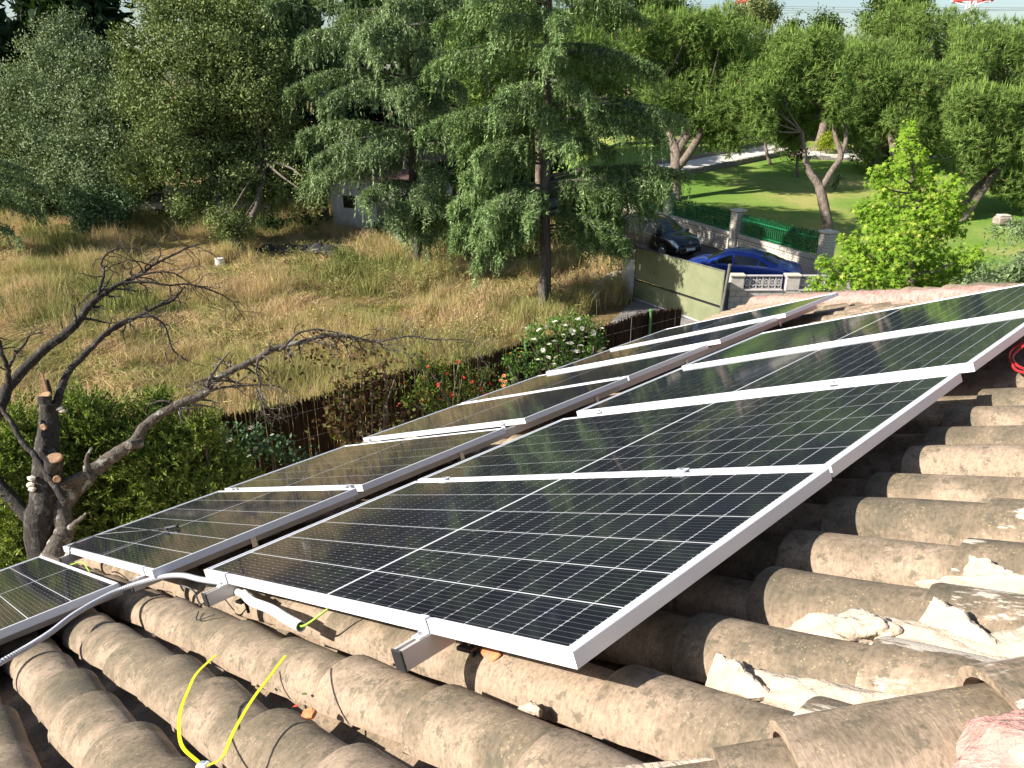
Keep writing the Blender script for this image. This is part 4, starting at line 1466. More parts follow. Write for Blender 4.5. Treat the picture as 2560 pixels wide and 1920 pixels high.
for px, py, r, h_, lab in [(1110, 640, 1.5, .9, 'dark bush added as shade between the two cedar trunks, left part'), (1215, 650, 1.5, 1.0, 'dark bush added as shade between the two cedar trunks, right part'), (1300, 635, 1.3, 1.1, 'dark bush added as shade close behind the tall cedar trunk on its left'),
                           (1420, 640, 1.4, 1.1, 'dark bush added as shade right of the tall cedar trunk'), (1510, 655, 1.1, .9, 'dark bush added as shade between the tall cedar and the gate'), (960, 610, 1.4, .8, 'dark bush added as shade at the foot of the shed by the second cedar'),
                           (430, 575, 1.8, .9, 'dark bush added as shade under the gap between the two oaks'), (520, 580, 1.5, .8, 'dark bush added as shade left of the dark oak trunk'), (715, 590, 1.6, .8, 'dark bush added as shade right of the dark oak trunk'), (790, 585, 1.2, .9, 'dark bush added as shade between the dark oak and the shed')]:
    b_ = on_ground(px, py)  # bushes added with dark leaves to stand for the shade under the trees
    broad_tree('shade_bush', lab, 'shrub', b_, rand_lobes(b_ + [0, 0, h_ * .45], r, .8, h_ * .6, 9, .55, -.2), 260, (.16, .06), M_dark, M_barko, .05, .12, group='added dark bushes standing in for shade under the trees')
# low dark garden wall behind the oaks
b1, b2_ = on_ground(300, 553), on_ground(680, 553)
w = root('garden_wall', 'low grey rendered wall in the shade behind the oaks', 'wall', (b1 + b2_) / 2, math.atan2(b2_[1] - b1[1], b2_[0] - b1[0]))
MB().box((0, 0, .45), (np.linalg.norm(b2_ - b1), .2, 1.1), bev=.02).build('wall_body', M_block, w, WM[w.name])
MB().box((0, 0, 1.04), (np.linalg.norm(b2_ - b1), .26, .07), bev=.02).build('coping', M_kerb, w, WM[w.name])

# ---- shed
s0 = on_ground(835, 585); s1 = on_ground(960, 596)
dv = (s1 - s0)[:2]; an = math.atan2(dv[1], dv[0])
shd = root('shed', 'whitewashed shed with a low old red roof, half hidden behind the blue-green cedar', 'building', (*s0[:2], 0), an)
Ms = WM[shd.name]
Ls = 4.4
MB().box((Ls / 2, 2.5, 1.45), (Ls, 5, 2.9)).build('wall', M_shed, shd, Ms)
MB().add([(-.3, -.35, 2.9), (Ls + .3, -.35, 2.9), (Ls + .3, 5.3, 3.9), (-.3, 5.3, 3.9), (-.3, -.35, 2.99), (Ls + .3, -.35, 2.99), (Ls + .3, 5.3, 3.99), (-.3, 5.3, 3.99)],
         [(0, 3, 2, 1), (4, 5, 6, 7), (0, 1, 5, 4), (1, 2, 6, 5), (2, 3, 7, 6), (3, 0, 4, 7)]).build('roof', M_roofred, shd, Ms)
MB().box((3.2, -.02, 1.0), (1.0, .05, 2.0), bev=.01).build('door', M_gatepost, shd, Ms)
MB().box((1.1, -.015, 1.7), (.7, .04, .6), bev=.01).build('window', M_glass, shd, Ms)
# wheel leaning on the shed, blue drum
wq = on_ground(925, 592)
wh = root('wheel_hoop', 'black wheel hoop leaning against the whitewashed shed', 'wheel', (wq[0], wq[1], 0), an)
V, F = [], []
nn = 28
for i in range(nn):
    a = 2 * math.pi * i / nn
    for j in range(8):
        b_ = 2 * math.pi * j / 8
        rr = .55 + .05 * math.cos(b_)
        V.append((rr * math.cos(a), .05 * math.sin(b_) + .0, .6 + rr * math.sin(a)))
F = [(i * 8 + j, ((i + 1) % nn) * 8 + j, ((i + 1) % nn) * 8 + (j + 1) % 8, i * 8 + (j + 1) % 8) for i in range(nn) for j in range(8)]
MB().add(V, F).build('tyre', M_tyre, wh, WM[wh.name], smooth=True)
mb = MB()
for i in range(6):
    a = math.pi * i / 3
    mb.tube([(0, 0, .6), (.5 * math.cos(a), 0, .6 + .5 * math.sin(a))], .018, 5)
mb.build('spokes', M_tyre, wh, WM[wh.name])
bq = on_ground(1008, 632)
d = root('barrel', 'faded blue plastic drum in the shade by the second cedar trunk', 'barrel', bq)
MB().lathe([(0, 0), (.28, 0), (.30, .05), (.30, .28), (.31, .3), (.30, .32), (.30, .58), (.31, .6), (.30, .62), (.29, .86), (.26, .9), (0, .9)], 18).build('drum', M_barrel, d, WM[d.name], smooth=False)
MB().lathe([(0, .93), (.05, .93), (.05, .9)], 10, (.12, 0, 0)).build('lid', M_white, d, WM[d.name])
# bucket
bq = on_ground(553, 676)
d = root('bucket', 'upturned white plastic bucket standing in the dry grass', 'bucket', bq + [0, 0, .10])
MB().lathe([(0, .42), (.175, .42), (.185, .41), (.19, .36), (.215, .06), (.23, .05), (.23, 0), (.20, 0)], 24).build('bucket_body', M_white, d, WM[d.name], smooth=False)
MB().lathe([(.16, .422), (.165, .432), (.185, .43), (.188, .415)], 24).build('rim', M_white, d, WM[d.name])
# pile of dark sacking and branches
for i in range(1):
    pq = on_ground(735, 640)
    d = root('debris_heap', 'low heap of black sacking and dead branches in the shade between oak and shed', 'debris', pq)
    for j in range(7):
        blob('sack', (random.uniform(-1.5, 1.5), random.uniform(-.6, .6), .15), random.uniform(.4, .8), random.uniform(.3, .5), random.uniform(.2, .4), M_dark_tarp, j, d, WM[d.name], sub=3, rough=.3)
    mb = MB()
    for j in range(14):
        x, y, a = random.uniform(-1.8, 1.6), random.uniform(-.7, .5), random.uniform(-.5, .5)
        mb.tube([(x, y, .3), (x + math.cos(a), y + math.sin(a), .42), (x + 1.9 * math.cos(a + .2), y + 1.9 * math.sin(a + .2), .2)], [.035, .03, .01], 5)
    mb.build('branch', M_barkl, d, WM[d.name])


# ---- stone pines of the garden
def pine_crown(seed, lobes, tufts, nl=.26, candles=1.0, cand_h=.5):
    V_, F_ = [], []
    P, D, CPn, CD, NN = [], [], [], [], []
    for c, r in lobes:
        n = int(tufts * r * r)
        d = sphere_pts(n, .15)
        rad = r * (.72 + .3 * rng.random(n) ** .5)
        T = np.array(c) + d * rad[:, None]
        k = 12
        p = np.repeat(T, k, 0) + rng.normal(size=(n * k, 3)) * .03
        dd = np.repeat(d * .75 + np.array([0, 0, .15]), k, 0) + rng.normal(size=(n * k, 3)) * .70
        P.append(p); D.append(dd); NN.append(np.repeat(d, k, 0) + rng.normal(size=(n * k, 3)) * .45 + np.array([0, 0, .2]))
        up = (d[:, 2] > .45) & (rad > r * .86)
        CPn.append(T[up][: int(max(1, up.sum() * candles))]); CD.append(d[up][: int(max(1, up.sum() * candles))])
    P = np.concatenate(P); D = np.concatenate(D); n = len(P)
    a = needles(P, D, nl * rng.uniform(.7, 1.3, n), .036 * rng.uniform(.8, 1.3, n), np.concatenate(NN))
    C = np.concatenate(CPn); CD = np.concatenate(CD); n = len(C)
    dz = np.array([0, 0, 1.0]) + CD * .18 + rng.normal(size=(n, 3)) * .10
    Lc = cand_h * rng.uniform(.5, 1.25, n)
    b1 = diamonds(C, dz, Lc, .045); b2 = diamonds(C, dz, Lc, .045)
    Pc, Dc = [], []
    for c, r in lobes:
        k = int(130 * r * r) + 60
        Pc.append(np.array(c) + rdirs(k) * (r * .70 * rng.random(k) ** .4)[:, None]); Dc.append(rdirs(k))
    Pc = np.concatenate(Pc); Dc = np.concatenate(Dc)
    cc = needles(Pc, Dc, .34, .12)
    return [(*a, 0), (*cc, 0), (*b1, 1), (*b2, 1)]


def pine(label, base, trunks, lobes, tufts=70, nl=.26, candles=.8, cand_h=.5, mats=None):
    base = np.array(base, float)
    t = root('stone_pine', label, 'tree', base, group='trimmed pines of the garden across the street')
    M = WM[t.name]
    mb = MB()
    ends = []
    for tr in trunks:
        P = smooth_path([np.array(q[:3]) for q in tr], 6)
        rad = np.interp(np.linspace(0, 1, len(P)), np.linspace(0, 1, len(tr)), [q[3] for q in tr])
        mb.tube(P - base, rad, 14, wob=.14)
        ends.append(np.array(tr[-1][:3]))
    for c, r in lobes:
        e = min(ends, key=lambda q: np.linalg.norm(q - np.array(c)))
        limbs(mb, e - base, [np.array(c) - base], .05, .02, sag=-.05)
    mb.build('trunk', M_barkp, t, M, smooth=True)
    pr = pine_crown(0, [(np.array(c) - base, r) for c, r in lobes], tufts, nl, candles, cand_h)
    link(bpy.data.objects.new('crown', np_mesh('crown', pr, [M_pine, M_candle])), t, M)
    return t


def grid_lobes(poly_rows, depth, r, jit=.4, dd=1.2, fill=.86):
    """rows of (y, x0, x1, step) in photo pixels -> lobes with real depth spread"""
    out = []
    for y, x0, x1, st_ in poly_rows:
        x = x0
        while x <= x1:
            d = depth + rng.uniform(-dd, dd)
            out.append((at(x + rng.uniform(-12, 12), y + rng.uniform(-12, 12), d), r * rng.uniform(.8, 1.2)))
            x += st_ * fill
    return out


def tp(px, py, dep, r): return (*at(px, py, dep), r)


def gdep(px, py):
    q = on_ground(px, py); v = q - np.array([0, 0, CAMH])
    return v[1] * ct - v[2] * st


dp = gdep(1690, 500)
pb = on_ground(1690, 500)
pine('garden pine with a thick forked reddish trunk, leftmost, right beside the tall cedar', pb,
     [[(pb[0], pb[1], pb[2] - .2, .36), tp(1688, 440, dp, .33), tp(1690, 385, dp, .32), tp(1678, 345, dp, .2), tp(1660, 300, dp, .15), tp(1640, 230, dp, .1)],
      [tp(1688, 395, dp, .28), tp(1712, 350, dp, .24), tp(1745, 310, dp, .2), tp(1760, 270, dp, .12)],
      [tp(1693, 420, dp, .22), tp(1722, 385, dp - .4, .24), tp(1750, 335, dp - .4, .22), tp(1768, 290, dp - .3, .14)],
      [tp(1690, 360, dp, .18), tp(1718, 325, dp, .16), tp(1722, 260, dp, .12)]],
     grid_lobes([(75, 1600, 1840, 48), (125, 1570, 1850, 46), (180, 1590, 1860, 46), (235, 1610, 1850, 46), (280, 1640, 1860, 44), (290, 1560, 1600, 50), (320, 1750, 1860, 40), (345, 1800, 1850, 45), (75, 1640, 1800, 52)], dp + .5, 1.05, dd=2.2), 125, .28)
dp = gdep(2078, 606); pb = on_ground(2078, 606)
pine('garden pine with a smooth Y-shaped trunk standing just behind the street wall', pb,
     [[(pb[0], pb[1], pb[2] - .2, .26), tp(2068, 555, dp, .24), tp(2052, 480, dp, .23), tp(2046, 462, dp, .2), tp(2022, 425, dp, .15), tp(2012, 385, dp, .12), tp(2005, 330, dp, .09)],
      [tp(2055, 470, dp, .18), tp(2078, 430, dp, .15), tp(2102, 390, dp, .14), tp(2088, 340, dp, .10), tp(2080, 280, dp, .07)],
      [tp(2100, 394, dp, .12), tp(2115, 350, dp, .10), tp(2110, 300, dp, .06)]],
     grid_lobes([(150, 1960, 2090, 40), (195, 1910, 2110, 40), (240, 1890, 2120, 42), (285, 1890, 2040, 38), (285, 2080, 2130, 40), (325, 1900, 2010, 38), (350, 1960, 2000, 36), (110, 1970, 2080, 40)], dp + .4, .74, dd=1.5), 230, .22, cand_h=.42)
b_ = np.array([1.2, 37.2, 0.0])
pine('pine standing hidden behind the tall cedar, its shade falling across the street onto the lawn', b_,
     [[(1.2, 37.2, -.2, .25), (1.3, 37.2, 3, .2), (1.2, 37.0, 5.5, .15)]], rand_lobes((1.2, 37.0, 7.3), 4.2, 3.6, 1.8, 34, 1.2, -.5), 70, .34)
# orchard of pines behind
dp = gdep(2189, 437); pb = on_ground(2189, 440)
pine('garden pine with a pale straight trunk left of the bright green maple', pb,
     [[(pb[0], pb[1], pb[2] - .2, .4), tp(2192, 400, dp, .34), tp(2196, 360, dp, .3), tp(2190, 300, dp, .2)]],
     grid_lobes([(160, 2120, 2300, 45), (205, 2110, 2320, 45), (250, 2120, 2320, 45), (300, 2120, 2310, 42), (345, 2130, 2300, 42), (380, 2160, 2240, 42)], dp, 1.05, dd=2.0), 130, .28)
dp = gdep(2236, 445); pb = on_ground(2236, 445)
pine('garden pine with a thick twisted dark trunk just right of the pale-trunked one', pb,
     [[(pb[0], pb[1], pb[2] - .2, .5), tp(2246, 410, dp, .4), tp(2262, 375, dp, .35), tp(2280, 330, dp, .25)], [tp(2240, 420, dp, .3), tp(2235, 380, dp, .25), tp(2225, 330, dp, .2)]],
     grid_lobes([(190, 2300, 2420, 46), (235, 2300, 2450, 46), (285, 2290, 2440, 46), (330, 2280, 2430, 44), (375, 2280, 2360, 44)], dp + .5, 1.05, dd=2.0), 130, .28)
dp = gdep(2400, 552); pb = on_ground(2400, 553)
pine('garden pine with two dark trunks leaning far to the right behind the maple', pb,
     [[(pb[0], pb[1], pb[2] - .2, .22), tp(2440, 500, dp, .20), tp(2480, 445, dp, .18), tp(2520, 400, dp, .14)],
      [tp(2395, 545, dp + .6, .2), tp(2430, 480, dp + .6, .18), tp(2490, 425, dp + .6, .16), tp(2530, 380, dp + .5, .1)]],
     grid_lobes([(300, 2390, 2600, 44), (345, 2380, 2620, 44), (385, 2400, 2620, 44), (260, 2400, 2600, 44), (415, 2420, 2480, 44), (455, 2500, 2620, 44), (490, 2530, 2620, 44)], dp + .5, .85, dd=1.6), 190, .25)
for rows, dep, lab, bx in [
    ([(88, 1680, 1960, 55), (125, 1640, 1960, 55), (150, 1850, 1980, 55)], 60, 'garden pine in the second row with a broad flat top, behind the forked one', 1820),
    ([(135, 1930, 2150, 50), (155, 1920, 2200, 50), (118, 1960, 2110, 50), (200, 1960, 2180, 50)], 57, 'garden pine in the second row, pale candles above the Y-trunked one', 2050),
    ([(75, 2180, 2420, 55), (120, 2160, 2440, 55), (52, 2220, 2380, 55), (150, 2150, 2440, 55)], 62, 'highest domed pine of the second row, below the right-hand mast', 2300),
    ([(90, 2420, 2640, 55), (125, 2400, 2660, 55), (160, 2400, 2660, 52), (210, 2420, 2660, 52), (255, 2460, 2660, 52)], 54, 'garden pine filling the upper right corner', 2540)]:
    b_ = at(bx, 330, dep); b_[2] = float(ground_h(b_[0], b_[1]))
    lb = grid_lobes(rows, dep, 1.15, dd=2.5)
    top = np.mean([c for c, r in lb], 0)
    pine(lab, b_, [[(b_[0], b_[1], b_[2] - .2, .35), (b_[0] + .2, b_[1], b_[2] + 2.5, .3), (top[0], top[1], top[2] - 1, .2)]], lb, 105, .32, cand_h=.6)
for px, py, dep, rx, rz, lab in [(2020, 85, 92, 3.6, 2.6, 'small dark domed tree against the sky between the pine masses'), (1885, 30, 110, 3.5, 2.5, 'thin-crowned distant tree under the left mast'), (2240, 40, 80, 3.4, 2.6, 'rounded far tree at the left flank of the highest pine'),
                                 (1590, 60, 75, 4.5, 3.2, 'far rounded tree at the sky edge right of the tall cedar'), (1520, 120, 66, 4.0, 4.0, 'far tree just right of the tall cedar crown'), (1650, 60, 82, 4, 3, 'far tree behind the first garden pine')]:
    c = at(px, py, dep); b_ = c.copy(); b_[2] = float(ground_h(b_[0], b_[1]))
    broad_tree('broadleaf_tree', lab, 'tree', b_, rand_lobes(c, rx, rx, rz, 26, 1.3), 110, (.34, .15), M_hedge if px != 1885 else M_oak, M_barko, .25, .22, group='distant trees at the skyline')

# ---- shrubs and small trees of the garden
for px, py, dep_off, rx, rz, mat, lab, nm in [
    (1600, 360, 0, 5.0, 1.5, M_hedge, 'leafy garden hedge left of the forked pine, behind the path', 'hedge'), (1840, 340, 0, 4.2, 1.6, M_hedge, 'broad leafy hedge beyond the pale path', 'hedge'),
    (2130, 350, 0, 4.5, 1.3, M_hedge, 'hedge behind the golden thujas on the far side of the path', 'hedge'), (2330, 365, 0, 6, 1.8, M_hedge, 'dark hedge behind the twisted pine trunks', 'hedge'), (2560, 380, 0, 6, 2.2, M_dark, 'dark hedge at the right edge behind the leaning pine', 'hedge')]:
    b_ = on_ground(px, py); c = b_ + [0, 0, rz * .8]
    broad_tree(nm, lab, 'hedge', b_, rand_lobes(c, rx, 1.2, rz, 26, .8, -.3), 230, (.2, .1), mat, M_barko, .1, .16, group='hedges at the back of the garden')
for px, py, r, mat, lab in [(2062, 386, .95, M_thuja, 'golden-green rounded thuja beside the path, left one'), (2176, 385, .80, M_thuja, 'golden-green rounded thuja beside the path, right one behind the pine trunk')]:
    b_ = on_ground(px, py)
    lob = [(b_ + [0, 0, r * .75], r * .72), (b_ + [.1, 0, r * 1.15], r * .5), (b_ + [-.3, .1, r * .6], r * .5), (b_ + [.35, -.1, r * .6], r * .5)]
    broad_tree('thuja_bush', lab, 'shrub', b_, lob, 900, (.16, .05), mat, M_barko, .05, .05, up=.9, shell=.8, group='golden thujas by the path')
b_ = on_ground(2088, 478)
broad_tree('small_bush', 'small dark round bush alone on the lawn, right of the Y-trunked pine', 'shrub', b_, [(b_ + [0, 0, .55], .38), (b_ + [.1, 0, .85], .25), (b_ + [-.1, 0, .3], .25)], 1300, (.1, .05), M_shrubg, M_barko, .03, .05)
b_ = on_ground(1996, 445)
ot = broad_tree('orange_tree', 'little orange tree with a thin pale trunk and orange fruit on the lawn', 'tree', b_, [(at(1990, 365, gdep(1996, 445)), .75), (at(1975, 385, gdep(1996, 445)), .6), (at(2008, 385, gdep(1996, 445)), .6), (at(1990, 345, gdep(1996, 445)), .5)], 750, (.12, .06), M_hedge, M_barkp, .09, .08, fork=.7)
fr = MB().lathe([(0, -.05), (.035, -.035), (.05, 0), (.035, .035), (0, .05)], 8).mesh('orange_fruit', M_orangef)
for i in range(22):
    q = at(1990 + random.uniform(-26, 26), 372 + random.uniform(-32, 22), gdep(1996, 445) - .7 + random.uniform(-.1, .3))
    link(bpy.data.objects.new('orange_fruit', fr), ot, Matrix.Translation(q))
for (px, py), (tx, ty), r0, lab in [((1926, 412), (1915, 330), .13, 'slender dark-trunked young pine beside the path'), ((1752, 380), (1772, 315), .10, 'thin pale sapling on the lawn beyond the forked pine')]:
    b_ = on_ground(px, py); dp = gdep(px, py)
    mid = at((px + tx) / 2 - 6, (py + ty) / 2, dp); top = at(tx, ty - 30, dp)
    broad_tree('sapling', lab, 'tree', b_, [(at(tx, ty - 35, dp), .8), (at(tx - 15, ty - 15, dp), .6), (at(tx + 20, ty - 25, dp), .7)], 400, (.2, .05), M_pine, M_barkp, r0,
               .12, trunks=[[(*b_, r0), (*mid, r0 * .8), (*at(tx, ty, dp), r0 * .6), (*top, .03)]])
b_ = on_ground(2504, 562)
d = root('stone_block', 'pale flat-topped stone block standing on the lawn near the right edge', 'stone', b_)
MB().box((0, 0, .22), (.85, .6, .5), bev=.12).build('rock', M_stone, d, WM[d.name])
MB().box((0, 0, .5), (.55, .42, .07), bev=.02).build('slab', M_cap, d, WM[d.name])
# white house far behind
q = at(2010, 260, 66); gz = float(ground_h(q[0], q[1]))
d = root('white_house', 'pale house glimpsed between the pine crowns behind the garden', 'building', (q[0], q[1], gz), .1)
MB().box((0, 0, 2.6), (14, 7, 5.2)).build('wall', M_shed, d, WM[d.name])
MB().add([(-7.4, -3.9, 5.2), (7.4, -3.9, 5.2), (7.4, 3.9, 5.2), (-7.4, 3.9, 5.2), (-5, 0, 7), (5, 0, 7)], [(0, 1, 5, 4), (2, 3, 4, 5), (1, 2, 5), (3, 0, 4), (3, 2, 1, 0)]).build('roof', M_roofred, d, WM[d.name])
for i in range(5):
    w = MB().box((-5.4 + 2.7 * i, -3.52, 1.7), (1.2, .08, 1.3)).build('window', M_cap, d, WM[d.name])
    MB().box((-5.4 + 2.7 * i, -3.57, 1.7), (1.0, .05, 1.1)).build('pane', M_glass, w, WM[d.name])

# ---- the bright star-leaved tree in front of the garden
def star_leaves(P, D, size):
    n = len(P)
    D = unit(D); X = unit(np.cross(D, rdirs(n))); Y = np.cross(D, X)
    k = 10
    ang = np.arange(k) * 2 * math.pi / k
    rad = np.where(np.arange(k) % 2 == 0, 1.0, .38); rad[5] = .3
    V = P[:, None, :] + (X[:, None, :] * (np.cos(ang) * rad)[None, :, None] + Y[:, None, :] * (np.sin(ang) * rad)[None, :, None]) * np.asarray(size).reshape(-1, 1, 1)
    V += D[:, None, :] * ((rad ** 2 * -.25)[None, :, None]) * np.asarray(size).reshape(-1, 1, 1)
    return V.reshape(-1, 3), np.arange(k * n).reshape(n, k)


mb_base = at(2280, 900, 20); mb_base[2] = 0
t = root('maple_tree', 'bright yellow-green star-leaved young tree rising behind the roof, in front of the lawn', 'tree', mb_base)
Mt = WM[t.name]
sp = [(2270, 330, .28), (2262, 375, .35), (2280, 420, .42), (2240, 425, .32), (2190, 450, .32), (2210, 490, .38), (2270, 480, .5), (2320, 440, .35), (2330, 490, .42), (2380, 470, .30), (2390, 520, .38), (2340, 540, .5), (2270, 550, .6), (2200, 545, .42),
      (2160, 530, .30), (2190, 590, .5), (2250, 610, .6), (2320, 600, .55), (2380, 580, .4), (2120, 620, .36), (2150, 650, .5), (2100, 680, .42), (2080, 710, .35), (2060, 660, .22), (2200, 670, .6), (2270, 680, .6), (2330, 670, .55), (2400, 650, .36),
      (2440, 640, .25), (2380, 690, .38), (2150, 700, .5), (2220, 730, .6), (2300, 730, .6), (2040, 715, .25), (2350, 730, .5), (2440, 675, .25), (2300, 390, .22)]
mb = MB()
tb = at(2280, 420, 20.2)
P = smooth_path([mb_base - [0, 0, .2], at(2275, 720, 20), at(2278, 560, 20.1), tb, at(2270, 345, 20.2)], 6)
mb.tube(P - mb_base, np.linspace(.12, .012, len(P)), 10, wob=.08)
lobes = []
for x, y, r in sp:
    c = at(x, y, 20 + rng.uniform(-.7, .7)); lobes.append((c, r))
    s_ = P[np.argmin(np.abs(P[:, 2] - (c[2] - .5)))]
    limbs(mb, s_ - mb_base, [c - mb_base], .03, .008, sag=-.05)
mb.build('trunk', M_barko, t, Mt, smooth=True)
Pp, Dd = [], []
for c, r in lobes:
    n = int(760 * r * r) + 46
    d = sphere_pts(n, .3); p = c - mb_base + d * (r * rng.uniform(.25, 1.15, n))[:, None] * np.array([1, 1, 1.15])
    Pp.append(p); Dd.append(d * .5 + rng.normal(size=(n, 3)) * .35 + np.array([-.3, -.25, .55]))
Pp = np.concatenate(Pp); Dd = np.concatenate(Dd)
V, F = star_leaves(Pp, Dd, .085 * rng.uniform(.6, 1.2, len(Pp)))
link(bpy.data.objects.new('crown', np_mesh('crown', [(V, F, 0)], M_maple)), t, Mt)
# grey-green bush beside it
b_ = at(2480, 700, 19); b_[2] = 0
broad_tree('feathery_bush', 'feathery grey-green bush showing over the roof right of the bright tree', 'shrub', b_, px_lobes([(2460, 678, 19, .28), (2500, 685, 19, .3), (2540, 680, 19, .3), (2480, 715, 19, .5), (2420, 705, 19, .3)]), 1500, (.1, .018), M_cedar2, M_barko, .05, .05)

# ================================================================ street wall, pillars, green fence
brick_me = MB().box((0, 0, 0), (.212, .06, .092), bev=.008).mesh('brick', M_brick)
brick_half = MB().box((0, 0, 0), (.104, .06, .092), bev=.008).mesh('brick', M_brick)


def wall_M(t, off, z=0): return Matrix.Translation((*wall_pt(t, off), z)) @ Matrix.Rotation(math.atan2(wd[1], wd[0]), 4, 'Z')


wall_ang = math.atan2(wd[1], wd[0])
pil_t = [0.0, 5.6, 11.2, 16.8, 22.4]
pil_lab = ['white block pillar at the near end of the garden wall, right of the blue car', 'white block pillar with a flat cap between the blue and the black car', 'white block pillar behind the black car, half covered by cedar boughs',
           'white block pillar farther up the street behind the cedar', 'farthest white block pillar, behind the cedar']
for t_, lab in zip(pil_t, pil_lab):
    p = root('wall_pillar', lab, 'pillar', (*wall_pt(t_, 0), 0), wall_ang, 'pillars of the white garden wall')
    M = WM[p.name]
    MB().box((0, 0, .96), (.44, .44, 1.92)).build('core', M_joint, p, M)
    for c in range(18):
        z = .065 + .105 * c
        for fx, fy, rz in ((0, .205, 0), (-.205, 0, 90)):
            for s_, me_ in (((-.112, brick_me), (.112, brick_me)) if c % 2 else ((-.17, brick_half), (0, brick_me), (.17, brick_half))):
                off = Vector((s_, 0, 0)) if rz == 0 else Vector((0, s_, 0))
                link(bpy.data.objects.new('brick', me_), p, M @ Matrix.Translation(Vector((fx, fy, z)) + off) @ Rz(rz))
    MB().box((0, 0, 1.97), (.56, .56, .09), bev=.02).build('cap', M_cap, p, M)
seg_lab = ['low white block wall behind the blue car', 'low white block wall behind the black car', 'low white block wall farther up the street behind the cedar', 'far end of the low white block wall behind the cedar']
fen_lab = ['green railing backed with netting on the wall behind the blue car', 'green railing backed with netting on the wall behind the black car', 'green railing up the street behind the cedar boughs', 'farthest green railing up the street, behind the cedar']
for i in range(4):
    t0, t1 = pil_t[i] + .27, pil_t[i + 1] - .27
    L = t1 - t0
    w = root('garden_wall', seg_lab[i], 'wall', (*wall_pt(t0, 0), 0), wall_ang, 'sections of the white garden wall')
    M = WM[w.name]
    MB().box((L / 2, 0, .40), (L, .2, .80)).build('core', M_joint if i < 2 else M_brick, w, M)
    for c in range(7 if i < 2 else 0):
            x = 0 if c % 2 else -.112
            while x < L - .03:
                a0 = max(0, x); a1 = min(L, x + .224)
                if a1 - a0 > .05:
                    link(bpy.data.objects.new('brick', brick_me), w, M @ Matrix.Translation(((a0 + a1) / 2, .08, .06 + .107 * c)) @ Matrix.Diagonal(((a1 - a0 - .012) / .212, 1, 1, 1)))
                x += .224
    # soldier course on top
    mb = MB(); x = .05
    while x < L:
        mb.box((x, 0, .86), (.09, .26, .15 + random.uniform(-.008, .008)), bev=.01); x += .105
    o = mb.build('coping', M_brick, w, M)
    f = root('railing', fen_lab[i], 'railing', (*wall_pt(t0, 0), .93), wall_ang, 'green railings on the garden wall')
    M = WM[f.name]
    mb = MB()
    mb.box((L / 2, 0, .12), (L, .04, .04)); mb.build('rail', M_green, f, M)
    MB().box((L / 2, 0, .70), (L, .04, .04)).build('rail', M_green, f, M)
    mb = MB(); x = .08
    while x < L - .03:
        mb.box((x, .0, .44), (.022, .022, .88)); x += .13
    o = mb.build('bar', M_green, f, M); props(o, kind='stuff')
    n = int(5200 * L / 5)
    P = np.stack([rng.uniform(0, L, n), -.06 + rng.uniform(-.035, .035, n), rng.uniform(.02, .92, n) + .03 * np.sin(rng.uniform(0, L, n) * 9)], 1)
    V, F = needles(P, rdirs(n) + np.array([0, 0, .3]), .11, .022)
    o = link(bpy.data.objects.new('netting', np_mesh('netting', [(V, F, 0)], M_mesh_g)), f, M)
# which side the bricks face is checked against the camera: the street side is the camera side

# ---- gate, post, meter box
gd = (GR - GL); gl = np.linalg.norm(gd); ga = math.atan2(gd[1], gd[0])
gt = root('driveway_gate', 'olive-green sheet metal sliding gate closing the driveway, dappled with tree shade', 'gate', (*GL, .05), ga)
M = WM[gt.name]
H = 1.84
MB().box((gl / 2, 0, H * .70 + .02), (gl, .04, H * .60), bev=.004).build('panel', M_gate, gt, M)
MB().box((gl / 2, 0, H * .195), (gl, .036, H * .36), bev=.004).build('panel', M_gate, gt, M)
MB().box((gl / 2, 0, H + .03), (gl, .06, .05), bev=.01).build('top_rail', M_gatepost, gt, M)
MB().box((gl / 2, -.01, H * .385), (gl - .1, .05, .035)).build('middle_rail', M_blackp, gt, M)
MB().box((gl / 2, 0, .015), (gl, .06, .05), bev=.01).build('bottom_rail', M_condg, gt, M)
for x in (.03, gl - .03): MB().box((x, 0, H / 2), (.055, .055, H), bev=.006).build('frame', M_gatepost, gt, M)
o = MB().box((.28, -.025, H * .66), (.07, .008, .22)).build('hand_plate', M_white, gt, M)
for x in (.85, 1.05): MB().box((x, -.024, H * .62), (.012, .006, .16)).build('slot', M_blackp, gt, M)
p = root('gate_post', 'dark steel post leaning slightly at the right end of the olive gate', 'post', (GR[0] + .06, GR[1], 0))
MB().tube([(-.10, 0, -.1), (.06, 0, 2.12)], .05, 10).build('post', M_gatepost, p, WM[p.name])
MB().lathe([(0, 2.17), (.055, 2.15), (.06, 2.10)], 10, (.06, 0, 0)).build('cap', M_gatepost, p, WM[p.name])
q = GL - gd / gl * .35
p = root('gate_pillar', 'low rough pillar at the left end of the gate carrying a white box', 'pillar', (*q, 0), ga)
MB().box((0, 0, .5), (.45, .3, 1.1), bev=.03).build('masonry', M_block, p, WM[p.name])
p = root('meter_box', 'small white meter box on the rough pillar left of the gate', 'box', (q[0], q[1] - .1, 1.05), ga)
MB().box((0, 0, .2), (.26, .2, .38), bev=.03).build('casing', M_white, p, WM[p.name])
MB().box((0, -.105, .2), (.2, .012, .3), bev=.004).build('door', M_white, p, WM[p.name])
